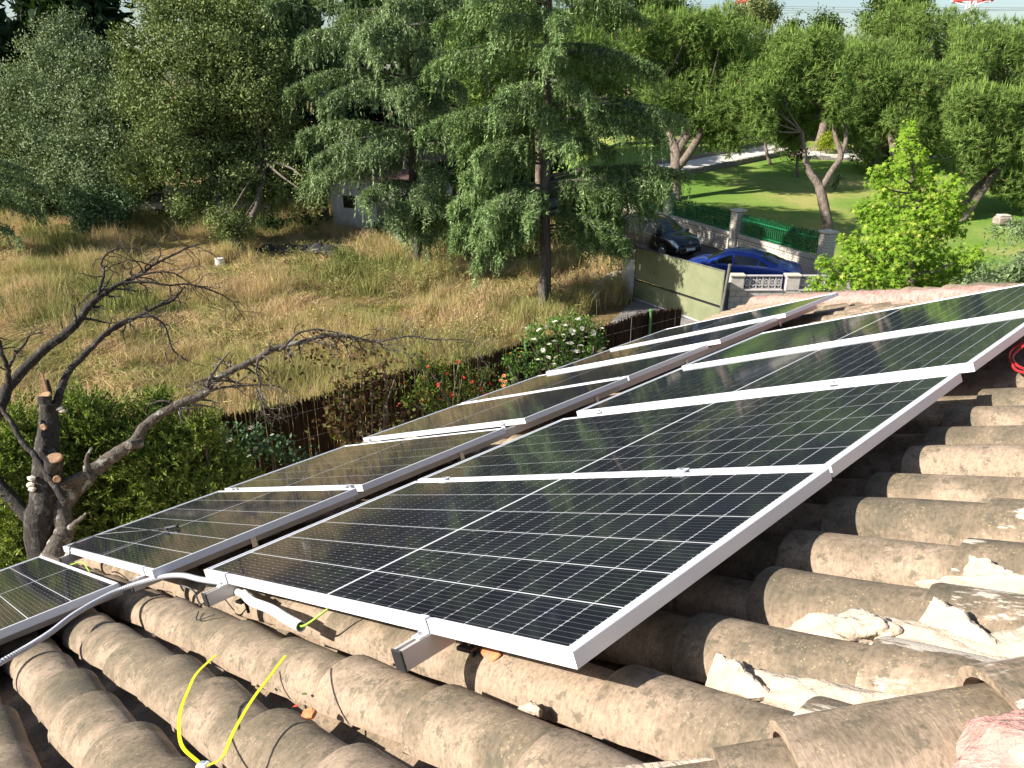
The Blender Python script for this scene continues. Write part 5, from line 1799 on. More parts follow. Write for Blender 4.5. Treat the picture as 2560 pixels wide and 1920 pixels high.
# stone-edged bed by the gate
mb_pts = [on_ground(1490, 770), on_ground(1500, 740), on_ground(1530, 720), on_ground(1566, 712)]
e = root('stone_edging', 'curved dry-stone edging of the field beside the gate', 'wall', mb_pts[1])
st_me = [blob('stone', (0, 0, 0), .2, .13, .11, M_stone, s, e, Matrix.Translation((0, 0, -5)), sub=2, rough=.3).data for s in range(3)]
for ch in list(e.children): bpy.data.objects.remove(ch)
P = smooth_path(mb_pts, 7)
for r_i in range(3):
    for i, q in enumerate(P):
        link(bpy.data.objects.new('stone', random.choice(st_me)), e, Matrix.Translation((q[0] + random.uniform(-.08, .08), q[1] + random.uniform(-.08, .08), .1 + .19 * r_i)) @ Rz(random.uniform(0, 360)))

# ---- pale block wall with pierced balustrade panels, right of the gate
bw0 = np.array([GW[0] + .22, GW[1] + .12])
bw = root('block_wall', 'pale concrete block wall with pierced balustrade panels, in front of the blue car', 'wall', (*bw0, 0), 0.0)
M = WM[bw.name]
blk = MB().box((0, 0, 0), (.395, .2, .195), bev=.01).mesh('block', M_block)
Lw = 4.4
MB().box((Lw / 2, 0, .5), (Lw, .15, 1.0)).build('core', M_joint, bw, M)
for c in range(5):
    x = 0.0 if c % 2 else -.2
    while x < Lw:
        a0, a1 = max(0, x), min(Lw, x + .4)
        if a1 - a0 > .12:
            link(bpy.data.objects.new('block', blk), bw, M @ Matrix.Translation(((a0 + a1) / 2, 0, .1 + .2 * c)) @ Matrix.Diagonal(((a1 - a0 - .008) / .395, 1, 1, 1)))
        x += .4
for x in (.22, 2.05, 3.75):
    o = MB().box((x, 0, 1.24), (.46, .24, .48), bev=.02).build('pier', M_block, bw, M)
    MB().box((x, 0, 1.51), (.52, .32, .07), bev=.02).build('cap', M_cap, o, M)


def ring_block():
    mb = MB()
    s_, h_, t_ = .21, .42, .07
    mb.box((0, 0, h_ - .015), (s_, t_, .03)).box((0, 0, .015), (s_, t_, .03)).box((-s_ / 2 + .010, 0, h_ / 2), (.020, t_, h_ - .06)).box((s_ / 2 - .010, 0, h_ / 2), (.020, t_, h_ - .06))
    n = 20
    V = []
    for i in range(n):
        a = 2 * math.pi * i / n
        for rr, y in ((.088, -t_ / 2 + .004), (.058, -t_ / 2 + .004), (.058, t_ / 2 - .004), (.088, t_ / 2 - .004)):
            V.append((rr * math.cos(a), y, h_ / 2 + rr * math.sin(a) * 1.5))
    F = [(i * 4 + j, ((i + 1) % n) * 4 + j, ((i + 1) % n) * 4 + (j + 1) % 4, i * 4 + (j + 1) % 4) for i in range(n) for j in range(4)]
    mb.add(V, F)
    V = []
    for i in range(n):
        a = 2 * math.pi * i / n
        for rr, y in ((.034, -t_ / 2), (.012, -t_ / 2), (.012, t_ / 2), (.034, t_ / 2)):
            V.append((rr * math.cos(a), y, h_ / 2 + rr * math.sin(a)))
    mb.add(V, F)
    mb.box((0, 0, h_ / 2), (.02, t_ * .6, .28))
    return mb.mesh('pierced_block', M_balus)


rb = ring_block()
for x0, n_ in ((.56, 6), (2.40, 5)):
    MB().box((x0 - .105 + n_ * .105, 0, 1.02), (n_ * .21 + .05, .28, .04), bev=.008).build('sill', M_balus, bw, M)
    for i in range(n_):
        link(bpy.data.objects.new('pierced_block', rb), bw, M @ Matrix.Translation((x0 + .21 * i, 0, 1.045)))
    MB().box((x0 - .105 + n_ * .105, 0, 1.485), (n_ * .21 + .02, .13, .035), bev=.008).build('rail', M_balus, bw, M)


# ================================================================ cars
def make_car(name, label, paint_m, L, Wd, Hh, prof, loc, ang, rails=False):
    """prof: list of (x, z_bottom, z_shoulder, z_top, half width at shoulder, half width at top, cabin flag)
       x along the length with the nose at +x, z_top = height of the centre line"""
    car = root(name, label, 'car', (*loc, 0.02), ang, 'cars parked in the street')
    M = WM[car.name]
    xs = [p[0] for p in prof]
    X = np.linspace(xs[0], xs[-1], 57)
    col = lambda k: np.interp(X, xs, [p[k] for p in prof])

    def sm(a):
        b = a.copy()
        for _ in range(2): b[1:-1] = .25 * b[:-2] + .5 * b[1:-1] + .25 * b[2:]
        return b
    zb, zs_, zt_, ws, wt = [sm(col(k)) for k in (1, 2, 3, 4, 5)]
    rings = []
    for i, x in enumerate(X):
        h = zt_[i] - zs_[i]
        half = [(0, zt_[i]), (wt[i] * .55, zt_[i] - .012 - .01 * (h > .2)), (wt[i] * .9, zt_[i] - .035 - .02 * (h > .2)), (wt[i] + (ws[i] - wt[i]) * .10, zt_[i] - .055 - h * .10),
                (wt[i] + (ws[i] - wt[i]) * .5, zs_[i] + h * .45), (ws[i] * .975, zs_[i] + .03 * (h > .1)), (ws[i], zs_[i] - .03), (ws[i] * 1.015, zs_[i] - .2), (ws[i] * 1.01, zb[i] + .22), (ws[i] * .96, zb[i] + .05), (ws[i] * .85, zb[i])]
        rings.append(half)
    rings = np.array(rings)
    nr = rings.shape[1]
    V, F = [], []
    full = nr * 2 - 1
    for i, x in enumerate(X):
        for j in range(nr - 1, 0, -1): V.append((x, -rings[i, j, 0], rings[i, j, 1]))
        for j in range(nr): V.append((x, rings[i, j, 0], rings[i, j, 1]))
    for i in range(len(X) - 1):
        for j in range(full - 1):
            F.append((i * full + j, i * full + j + 1, (i + 1) * full + j + 1, (i + 1) * full + j))
        F.append((i * full + full - 1, i * full, (i + 1) * full, (i + 1) * full + full - 1))
    F.append(tuple(range(full))[::-1]); F.append(tuple(range((len(X) - 1) * full, len(X) * full)))
    bm = bmesh.new(); vs = [bm.verts.new(v) for v in V]
    for f in F: bm.faces.new([vs[k] for k in f])
    bmesh.ops.recalc_face_normals(bm, faces=bm.faces)
    me = bpy.data.meshes.new('body'); bm.to_mesh(me); bm.free(); me.materials.append(paint_m)
    me.polygons.foreach_set('use_smooth', [True] * len(me.polygons))
    try: me.set_sharp_from_angle(angle=R_(38))
    except Exception: pass
    body = link(bpy.data.objects.new('body', me), car, M)

    def surf(x, j):
        """point on ring curve, j fractional index"""
        i0 = np.interp(x, X, np.arange(len(X)))
        a = int(min(i0, len(X) - 2)); f = i0 - a
        j0 = int(min(j, nr - 2)); g = j - j0
        r0 = rings[a, j0] * (1 - g) + rings[a, j0 + 1] * g
        r1 = rings[a + 1, j0] * (1 - g) + rings[a + 1, j0 + 1] * g
        r = r0 * (1 - f) + r1 * f
        return np.array([x, r[0], r[1]])

    def patch(name_, mat, quad, side_, nx=8, ny=4, off=.006):
        """quad: ((xa,ja),(xb,jb),(xc,jc),(xd,jd)) bilinear in (x, j) space"""
        qa, qb, qc, qd = [np.array(q, float) for q in quad]
        V = []
        for v in np.linspace(0, 1, ny + 1):
            for u in np.linspace(0, 1, nx + 1):
                q = (qa * (1 - u) + qb * u) * (1 - v) + (qd * (1 - u) + qc * u) * v
                p = surf(q[0], q[1]); V.append((p[0], p[1] * side_, p[2]))
        V = np.array(V)
        # push outward from the car's middle
        c_ = np.array([0, 0, .6]); d_ = V - c_; d_[:, 0] *= .35; V = V + unit(d_) * off
        F = [(a * (nx + 1) + b, a * (nx + 1) + b + 1, (a + 1) * (nx + 1) + b + 1, (a + 1) * (nx + 1) + b) for a in range(ny) for b in range(nx)]
        return MB().add(V, F).build(name_, mat, car, M, smooth=True)
    C = {'cab': [p for p in prof if p[6]]}
    xr, xf = prof_marks = (C['cab'][0][0], C['cab'][-1][0])
    return car, M, surf, patch, rings, X


def add_wheels(car, M, xf, xr, w, r=.32):
    for x in (xf, xr):
        for s_ in (-1, 1):
            Mw = M @ Matrix.Translation((x, s_ * (w - .075), r)) @ Matrix.Rotation(R_(90) * (-s_), 4, 'X')
            ty = MB().lathe([(.20, -.09), (r - .02, -.095), (r, -.07), (r, .07), (r - .02, .095), (.21, .09), (.20, .02)], 28).build('wheel', M_tyre, car, Mw, smooth=False)
            mb = MB().lathe([(.205, .088), (.195, .095), (.185, .07), (.05, .075), (.04, .085), (0, .085)], 28)
            for k in range(5):
                a = 2 * math.pi * k / 5
                mb.box((.11 * math.cos(a), .11 * math.sin(a), .085), (.17, .035, .02), Matrix.Rotation(a, 3, 'Z'))
            mb.build('rim', M_hub, ty, Mw)
            # dark arch
            V = []
            n = 20
            for k in range(n + 1):
                a = math.pi * (k / n) * 1.16 - .08 * math.pi
                for rr, yy in ((r + .055, .0), (r + .055, -.25)):
                    V.append((x + rr * math.cos(a), s_ * (w + .004 + yy * 1), r + rr * math.sin(a)))
            Vd = [(x + (r + .05) * math.cos(2 * math.pi * k / 24), s_ * (w + .012), max(.12, r + (r + .05) * math.sin(2 * math.pi * k / 24))) for k in range(24)]
            MB().add(Vd, [tuple(range(24)) if s_ < 0 else tuple(range(24))[::-1]]).build('wheel_arch', M_blackp, car, M)
            ty.matrix_basis = (WM[car.name].inverted() @ M @ Matrix.Translation((x, s_ * (w - .050), r)) @ Matrix.Rotation(R_(90) * (-s_), 4, 'X'))


blue_prof = [(-2.25, .38, .60, .62, .62, .50, 0), (-2.17, .28, .80, .86, .80, .66, 0), (-1.95, .25, .90, .99, .85, .70, 0), (-1.60, .22, .93, 1.05, .87, .66, 1), (-1.0, .2, .93, 1.30, .875, .57, 1), (-.45, .2, .92, 1.41, .88, .56, 1),
             (.15, .2, .91, 1.42, .88, .57, 1), (.50, .2, .90, 1.37, .88, .58, 1), (1.20, .2, .87, .97, .88, .70, 1), (1.70, .2, .79, .88, .86, .68, 0), (2.05, .22, .68, .75, .79, .60, 0), (2.25, .32, .50, .54, .60, .48, 0)]
bc = np.array([8.85, 29.15]); ba = math.atan2(.50, -.87)
car, Mc, surf, patch, rings, CX = make_car('blue_car', 'metallic dark blue saloon parked behind the block wall, seen from its side and rear window', M_blue, 4.5, 1.76, 1.42, blue_prof, bc, ba)
for s_ in (1, -1):
    patch('side_window', M_glass, ((.15, 3.35), (.86, 4.55), (.92, 4.95), (.10, 4.95)), s_)
    patch('side_window', M_glass, ((-.85, 3.45), (.07, 3.35), (.02, 4.95), (-.80, 4.95)), s_)
    patch('side_window', M_glass, ((-1.15, 4.2), (-.92, 3.6), (-.88, 4.9), (-1.25, 4.85)), s_)
    patch('headlamp', M_lamp, ((1.86, 3.2), (2.16, 3.2), (2.16, 6.2), (1.90, 6.2)), s_)
    patch('tail_lamp', M_tail, ((-2.2, 3.0), (-2.02, 4.0), (-2.05, 6.3), (-2.2, 6.2)), s_)
    patch('window_trim', M_chrome, ((-1.2, 4.98), (.98, 4.98), (.98, 5.08), (-1.2, 5.08)), s_, 12, 1)
    w = np.interp(.78, CX, rings[:, 5, 0])
    m_ = MB().box((.80, s_ * (w + .09), .97), (.12, .18, .12), bev=.03).build('mirror', M_blue, car, Mc)
    for xd in (-.85, .10, 1.05):
        patch('door_gap', M_blackp, ((xd, 5.0), (xd + .012, 5.0), (xd + .012, 8.8), (xd, 8.8)), s_, 1, 8, .002)
    for xd in (-.62, .32): patch('door_handle', M_blue, ((xd, 6.1), (xd + .18, 6.1), (xd + .18, 6.3), (xd, 6.3)), s_, 3, 2, .025)
for s_ in (1, -1):
    patch('windscreen', M_glass, ((.58, 0), (1.12, 0), (1.12, 2.9), (.56, 2.7)), s_)
    patch('rear_window', M_glass, ((-1.52, 0), (-.92, 0), (-.90, 2.7), (-1.52, 2.8)), s_)
add_wheels(car, Mc, 1.38, -1.30, .88, .315)

blk_prof = [(-2.18, .42, .78, .84, .72, .55, 0), (-2.12, .30, .96, 1.20, .84, .62, 1), (-1.95, .28, 1.00, 1.50, .87, .62, 1), (-1.35, .25, 1.00, 1.60, .88, .62, 1), (-.3, .22, .98, 1.63, .885, .62, 1), (.35, .22, .96, 1.57, .885, .62, 1),
            (1.20, .22, .93, 1.08, .88, .72, 1), (1.62, .22, .87, .98, .86, .70, 0), (1.97, .25, .74, .84, .80, .62, 0), (2.18, .32, .52, .58, .62, .50, 0)]
kc = np.array([6.75, 35.2]); ka = math.atan2(-.855, .52)
car, Mc, surf, patch, rings, CX = make_car('black_car', 'glossy black family car with silver roof bars, half hidden under cedar boughs', M_blk, 4.36, 1.77, 1.63, blk_prof, kc, ka)
for s_ in (1, -1):
    patch('side_window', M_glass, ((.12, 3.3), (.86, 4.55), (.92, 4.95), (.07, 4.95)), s_)
    patch('side_window', M_glass, ((-.95, 3.3), (.03, 3.3), (-.02, 4.95), (-.98, 4.95)), s_)
    patch('side_window', M_glass, ((-1.85, 3.5), (-1.05, 3.3), (-1.08, 4.9), (-1.9, 4.9)), s_)
    patch('headlamp', M_lamp, ((1.72, 3.0), (2.08, 3.6), (2.10, 6.2), (1.66, 5.6)), s_)
    patch('fog_lamp', M_lamp, ((2.05, 8.0), (2.14, 8.0), (2.14, 8.6), (2.05, 8.6)), s_)
    patch('tail_lamp', M_tail, ((-2.15, 3.0), (-2.0, 3.6), (-2.02, 6.3), (-2.15, 6.3)), s_)
    patch('window_trim', M_chrome, ((-1.9, 4.98), (1.05, 4.98), (1.05, 5.10), (-1.9, 5.10)), s_, 12, 1)
    pts = [surf(x, 2.75) * np.array([1, s_, 1]) + np.array([0, 0, .05]) for x in np.linspace(-1.8, .55, 10)]
    pts[0][2] -= .05; pts[-1][2] -= .05
    MB().tube(pts, .02, 6).build('roof_bar', M_chrome, car, Mc, smooth=True)
    w = np.interp(.85, CX, rings[:, 5, 0])
    MB().box((.88, s_ * (w + .10), 1.02), (.13, .2, .15), bev=.04).build('mirror', M_blk, car, Mc)
    for xd in (-1.0, .05, 1.1): patch('door_gap', M_tyre, ((xd, 5.0), (xd + .012, 5.0), (xd + .012, 8.8), (xd, 8.8)), s_, 1, 8, .002)
for s_ in (1, -1):
    patch('windscreen', M_glass, ((.42, 0), (1.16, 0), (1.16, 2.9), (.40, 2.7)), s_)
    patch('rear_window', M_glass, ((-2.10, 0), (-1.97, 0), (-1.97, 2.6), (-2.10, 2.6)), s_, 3)
MB().box((2.19, 0, .48), (.02, .52, .12), bev=.005).build('number_plate', M_plate, car, Mc)
MB().box((2.14, 0, .68), (.06, .9, .09), bev=.015).build('grille', M_blackp, car, Mc)
MB().lathe([(.055, 0), (.06, .012), (.045, .02), (.04, .01)], 16).build('badge', M_chrome, car, Mc @ Matrix.Translation((2.13, 0, .76)) @ Matrix.Rotation(R_(65), 4, 'Y'))
add_wheels(car, Mc, 1.32, -1.35, .885, .32)

# ================================================================ reed fence, posts, flowering shrubs
F0 = np.array([-9.2, 9.67]); F1 = np.array([4.55, 19.82])
fv = F1 - F0; fl = np.linalg.norm(fv); fa = math.atan2(fv[1], fv[0]); fu = fv / fl
rf = root('reed_fence', 'dark brown reed screen fence running along the edge of the dry field', 'fence', (*F0, 0), fa)
M = WM[rf.name]
mb = MB()
n = int(fl / .0085)
Vc, Fc = [], []
for i in range(n):
    x = i * .0085 + rng.uniform(-.006, .006); y = rng.uniform(-.022, .022); r = rng.uniform(.008, .013); h = 1.78 + .05 * math.sin(x * 1.7) + rng.uniform(-.07, .05)
    if rng.random() < .03: h += rng.uniform(.03, .12)
    lx, ly = rng.uniform(-.03, .03), rng.uniform(-.012, .012)
    b0 = len(Vc)
    for (xx, yy, zz) in ((x, y, 0), (x + lx, y + ly, h)):
        for a in range(4): Vc.append((xx + r * math.cos(a * math.pi / 2 + .7), yy + r * math.sin(a * math.pi / 2 + .7), zz))
    Fc += [(b0 + a, b0 + (a + 1) % 4, b0 + 4 + (a + 1) % 4, b0 + 4 + a) for a in range(4)] + [(b0 + 4, b0 + 5, b0 + 6, b0 + 7)]
o = MB().add(Vc, Fc).build('cane', M_reed, rf, M); props(o, kind='stuff')
mb = MB()
for z in (.35, .95, 1.5): mb.box((fl / 2, -.022, z), (fl, .004, .006)).box((fl / 2, .022, z), (fl, .004, .006))
mb.build('binding_wire', M_condg, rf, M)
for px, py, lab in ((1309, 870, 'green tube post of the reed fence, left of the white roses'), (1622, 785, 'green tube post with a flared cap at the right end of the visible reed fence')):
    d = ray(px, py)
    # intersect the sight line with the fence plane
    nf = np.array([-fu[1], fu[0]])
    t_ = (nf @ F0) / (nf @ d[:2])
    q = np.array([0, 0, CAMH]) + d * t_
    p = root('fence_post', lab, 'post', (q[0] + nf[0] * -.07, q[1] + nf[1] * -.07, 0))
    MB().lathe([(.035, -.1), (.035, 1.86), (.05, 1.90), (.05, 1.93), (0, 1.95)], 12).build('tube', M_greenp, p, WM[p.name], smooth=False)


def shrub(name, label, cat, base, lobes, per, leaf, mat, twig=.06, stems=8, per_twig=5, up=.25, group=None, fruit=None):
    t = broad_tree(name, label, cat, base, lobes, per, leaf, mat, M_barko, .03, twig, fork=.1, up=up, per_twig=per_twig, group=group, shell=.35)
    return t


def fence_pt(px, py, off=-.6):
    d = ray(px, py); nf = np.array([-fu[1], fu[0]])
    t_ = (nf @ F0 + off) / (nf @ d[:2])
    return np.array([0, 0, CAMH]) + d * t_


def fence_dep(px, py, off=-.6):
    q = fence_pt(px, py, off) - np.array([0, 0, CAMH]); return q[1] * ct - q[2] * st


rl = [(fence_pt(x, y), r) for x, y, r in [(1340, 830, .30), (1390, 815, .34), (1440, 820, .34), (1490, 840, .30), (1360, 870, .36), (1420, 870, .38), (1480, 880, .32), (1340, 920, .3), (1400, 920, .38), (1450, 920, .35), (1500, 860, .2), (1460, 960, .3), (1390, 970, .3), (1320, 850, .2), (1470, 800, .15), (1425, 795, .12)]]
b_ = fence_pt(1410, 900); b_[2] = 0
rb_ = shrub('rose_bush', 'tall white rose bush in full flower against the reed fence', 'shrub', b_, rl, 1400, (.075, .05), M_rosel, .05)


def rose_mesh(r, mat, name='rose'):
    V, F = [], []
    mb = MB()
    for ring, (k, rr, tilt) in enumerate(((6, 1.0, .25), (5, .75, .7), (4, .45, 1.1))):
        for i in range(k):
            a = 2 * math.pi * i / k + ring * .5
            u = np.array([math.cos(a), math.sin(a), 0]); w = np.array([-math.sin(a), math.cos(a), 0]); z = np.array([0, 0, 1.])
            o_ = u * .1 * r + z * .05 * ring * r
            tip = u * r * rr * math.cos(tilt) + z * r * rr * math.sin(tilt)
            mb.add([o_, tip * .55 + w * .38 * r * rr + z * .08 * r, tip, tip * .55 - w * .38 * r * rr + z * .08 * r], [(0, 1, 2, 3)])
    return mb.mesh(name, mat)


rm = [rose_mesh(.088, M_petal), rose_mesh(.070, M_petal)]
fl_px = [(1316, 823), (1387, 806), (1445, 800), (1366, 817), (1348, 826), (1454, 822), (1483, 833), (1505, 822), (1373, 862), (1357, 876), (1388, 855), (1408, 838), (1424, 860), (1452, 865), (1466, 845), (1370, 895), (1390, 895),
         (1358, 925), (1384, 912), (1371, 930), (1440, 900), (1460, 880), (1508, 873), (1500, 880), (1478, 905), (1402, 880), (1335, 850), (1345, 900), (1430, 830), (1412, 815), (1392, 935), (1365, 940), (1440, 880), (1420, 905)]
for i, (x, y) in enumerate(fl_px):
    q = fence_pt(x, y, -.95 + rng.uniform(-.1, .1))
    link(bpy.data.objects.new('rose', rm[i % 2]), rb_, Matrix.Translation(q) @ Matrix.Rotation(rng.uniform(0, 6), 4, 'Z') @ Matrix.Rotation(rng.uniform(-.2, .9), 4, 'X') @ Matrix.Scale(rng.uniform(.8, 1.25), 4))
b_ = fence_pt(1285, 900); b_[2] = 0
rb2 = shrub('rose_bush', 'small rose bush with orange-pink buds left of the green post', 'shrub', b_, [(fence_pt(1270, 905), .16), (fence_pt(1300, 900), .16), (fence_pt(1285, 925), .2), (fence_pt(1275, 960), .2), (fence_pt(1278, 885), .08), (fence_pt(1303, 885), .08)], 1900, (.08, .055), M_rosel, .04)
bud = rose_mesh(.035, M_orangef, 'bud')
for x, y in ((1276, 884), (1303, 880), (1298, 893)):
    link(bpy.data.objects.new('bud', bud), rb2, Matrix.Translation(fence_pt(x, y, -.8)))
b_ = fence_pt(1263, 950, -.9); b_[2] = 0
rb3 = shrub('rose_bush', 'low rose with a cluster of salmon-orange blooms in front of the reed fence', 'shrub', b_, [(fence_pt(1262, 960, -.9), .12), (fence_pt(1258, 990, -.9), .18), (fence_pt(1262, 1010, -.9), .2)], 1500, (.07, .045), M_rosel, .04)
M_salmon = simple('salmon_petals', (.80, .32, .14), .6, var=.15, scale=40)
sm_ = rose_mesh(.055, M_salmon)
for x, y in ((1260, 940), (1252, 952), (1264, 955), (1258, 965)):
    link(bpy.data.objects.new('rose', sm_), rb3, Matrix.Translation(fence_pt(x, y, -1.1)) @ Matrix.Rotation(.5, 4, 'X'))
# red flowering bush
rl = [(fence_pt(x, y, -1.2), r) for x, y, r in [(1060, 920, .30), (1110, 920, .30), (1160, 925, .28), (1210, 940, .26), (1060, 965, .34), (1110, 970, .36), (1170, 975, .34), (1220, 985, .25), (1080, 1010, .35), (1140, 1020, .36), (1190, 1020, .3), (1100, 1050, .35), (1050, 890, .2), (1150, 895, .18), (1230, 930, .14), (1020, 1000, .26)]]
b_ = fence_pt(1130, 980, -1.2); b_[2] = 0
pg = shrub('pomegranate_bush', 'loose green bush dotted with scarlet flowers in front of the reed fence', 'shrub', b_, rl, 900, (.10, .024), M_redbush, .09)
rr_ = rose_mesh(.045, M_red, 'red_flower')
for x, y in [(1067, 884), (1146, 905), (1062, 948), (1070, 918), (1127, 984), (1130, 990), (1052, 1003), (1062, 1004), (1205, 972), (1212, 985), (1095, 962), (1160, 945), (996, 1013), (1180, 955), (1030, 905), (1225, 960), (1010, 960), (1100, 1000), (1118, 935)]:
    link(bpy.data.objects.new('red_flower', rr_), pg, Matrix.Translation(fence_pt(x, y, -1.65)) @ Matrix.Rotation(rng.uniform(0, 6), 4, 'Z') @ Matrix.Rotation(rng.uniform(.2, 1.2), 4, 'X'))
rl = [(fence_pt(x, y, -1.3), r) for x, y, r in [(930, 945, .26), (960, 985, .3), (900, 1000, .3), (850, 1010, .3), (830, 1060, .32), (890, 1050, .3), (950, 1040, .25), (860, 1090, .3), (980, 1080, .28), (1010, 1050, .28), (920, 1100, .28), (905, 930, .16), (860, 960, .2), (990, 940, .18), (960, 910, .14)]]
b_ = fence_pt(920, 1020, -1.3); b_[2] = 0
shrub('bronze_leaved_plant', 'straggly bush with bronze-purple leaves left of the scarlet-flowered one', 'shrub', b_, rl, 520, (.12, .07), M_purple, .08)
rl = [(fence_pt(x, y, -1.3), r) for x, y, r in [(620, 1120, .4), (680, 1130, .4), (560, 1100, .4), (740, 1150, .35), (640, 1080, .25), (590, 1160, .4)]]
b_ = fence_pt(640, 1130, -1.3); b_[2] = 0
sm2_ = rose_mesh(.045, M_stone)
sb_ = shrub('dark_rose_bush', 'dark leafy bush with a few pale faded blooms, in the shade of the reed fence', 'shrub', b_, rl, 500, (.09, .055), M_shrubg, .08)
for x, y in ((576, 1100), (626, 1070)):
    link(bpy.data.objects.new('rose', sm2_), sb_, Matrix.Translation(fence_pt(x, y, -1.8)) @ Matrix.Rotation(.6, 4, 'X'))

# ---- the feathery juniper hedge below the eaves
def juniper(label, lobes, base, dens=1.0):
    base = np.array(base, float)
    t = root('juniper', label, 'shrub', base, group='junipers between the house and the reed fence')
    M = WM[t.name]
    P, D = [], []
    for c, r in lobes:
        n = int(760 * r * r * dens) + 14
        d = sphere_pts(n, .35)
        rad = r * rng.uniform(.45, 1.12, n)
        s0 = np.array(c) - base + d * rad[:, None]
        dirn = unit(d * .7 + rng.normal(size=(n, 3)) * .35 + np.array([0, 0, .45]))
        sdv = unit(np.cross(dirn, rdirs(n)))
        Ls = rng.uniform(.10, .26, n)
        k = 16
        for i in range(k):
            f = i / (k - 1)
            p = s0 + dirn * (Ls * f)[:, None]
            s_ = 1 if i % 2 else -1
            P.append(p); D.append(dirn * .75 + sdv * s_ * (.9 - .5 * f) + rng.normal(size=(n, 3)) * .22)
    P = np.concatenate(P); D = np.concatenate(D); n = len(P)
    V, F = diamonds(P, D, .066 * rng.uniform(.6, 1.25, n), .021)
    Pc = np.concatenate([np.array(c) - base + rdirs(150) * (r * .66 * rng.random(150) ** .4)[:, None] for c, r in lobes])
    V2, F2 = diamonds(Pc, rdirs(len(Pc)), .14, .07)
    V, F = np.concatenate([V, V2]), np.concatenate([F, F2 + len(V)])
    link(bpy.data.objects.new('foliage', np_mesh('foliage', [(V, F, 0)], M_juni)), t, M)
    mb = MB()
    limbs(mb, np.zeros(3), [np.array(c) - base for c, r in lobes], .05, .015)
    mb.build('stem', M_barkl, t, M)


def jl(lst, dep): return [(at(x, y, dep + rng.uniform(-.3, .3)), r) for x, y, r in lst]


l1 = jl([(60, 1080, .40), (20, 1150, .5), (100, 1180, .5), (50, 1260, .6), (10, 1330, .55), (100, 1330, .5), (20, 1420, .5), (-60, 1200, .6), (-60, 1350, .6), (90, 1420, .5), (150, 1100, .3)], 10.6)
b_ = at(40, 1300, 10.6); b_[2] = 0; juniper('feathery juniper at the left edge behind the pruned trunk', l1, b_)
l2 = jl([(220, 1060, .42), (290, 1090, .48), (240, 1160, .55), (330, 1160, .5), (390, 1120, .42), (380, 1210, .5), (280, 1250, .55), (220, 1330, .5), (320, 1320, .5), (400, 1290, .5), (440, 1180, .45), (200, 1120, .4), (260, 1400, .5), (390, 1040, .22), (400, 1010, .16), (180, 1020, .22)], 10.9)
b_ = at(300, 1250, 10.9); b_[2] = 0; juniper('bright-tipped juniper behind the crooked lichened branch', l2, b_)
l3 = jl([(470, 1090, .34), (500, 1150, .42), (470, 1230, .45), (540, 1230, .36), (500, 1290, .4), (430, 1330, .42), (560, 1180, .32), (600, 1210, .25), (420, 1370, .4), (370, 1380, .4), (510, 1080, .2)], 10.8)
b_ = at(500, 1250, 10.8); b_[2] = 0; juniper('darker juniper beside the reed fence, right of the bright-tipped one', l3, b_)

# ================================================================ the bare pruned tree
c6 = lambda x, y: (x / 1.8433, 550 + y / 1.8433)
c5 = lambda x, y: (800 + x / 2.4578, 600 + y / 2.4578)


def limb(mb, pts, d0, d1, w, conv=c6, k=5, n=9, wob=.12, kk=0):
    """pts in crop pixels, w = widths in the same pixels at the points"""
    m = len(pts); out, rad = [], []
    for i, (x, y) in enumerate(pts):
        dep = d0 + (d1 - d0) * i / (m - 1)
        out.append(at(*conv(x, y), dep)); rad.append(w[i] / (1.8433 if conv is c6 else 2.4578) / FPX * dep / 2)
    P = smooth_path(out, k)
    r = np.interp(np.linspace(0, 1, len(P)), np.linspace(0, 1, m), rad)
    P = P + rng.normal(size=P.shape) * np.minimum(r, .02)[:, None] * .22
    mb.tube(P, r, n, kk, wob=wob)
    return P, r


def twigs(mb, P, r, i0, i1, count, length, depth=2, up=.0, mat=0):
    for q in range(count):
        i = int(rng.uniform(i0, i1) * (len(P) - 1)); i = min(i, len(P) - 2)
        T = unit(P[i + 1] - P[i])
        d = unit(T * .8 + rng.normal(size=3) * .75 + np.array([0, 0, up]))
        L = length * rng.uniform(.4, 1.1); m = 7
        pts = [P[i]]
        for s_ in range(m):
            d = unit(d + rng.normal(size=3) * .28 + np.array([.03, 0, -.10]))
            pts.append(pts[-1] + d * L / m)
        pts = np.array(pts); rr = np.linspace(min(r[i] * .55, .012 * depth), .0025, m + 1)
        mb.tube(pts, rr, 4, mat, cap=False)
        if depth > 1: twigs(mb, pts, rr, .25, 1, 4, L * .5, depth - 1, up, mat)


dtb = at(110, 1450, 9.4); dtb[2] = 0
dt = root('bare_tree', 'bare pruned tree with orange saw cuts and long crooked limbs, left of the panels', 'tree', dtb)
MI = I4
mb = MB()
b0 = dtb.copy()
tp_ = at(*c6(190, 1450), 9.6)
trunk_pts = [b0 + [0, 0, -.1], b0 * .5 + tp_ * .5 + [0, 0, -.4], tp_, at(*c6(205, 1300), 9.6), at(*c6(212, 1100), 9.7), at(*c6(225, 950), 9.8), at(*c6(222, 850), 9.8)]
P = smooth_path(trunk_pts, 7)
mb.tube(P, np.interp(np.linspace(0, 1, len(P)), np.linspace(0, 1, 7), [.24, .22, .19, .17, .15, .12, .10]), 16, wob=.10)
mb.tube([at(*c6(222, 860), 9.8), at(*c6(222, 780), 9.8), at(*c6(216, 735), 9.8)], [.05, .045, .02], 7)
mb.build('trunk', M_barkd, dt, MI, smooth=True)
mb = MB()
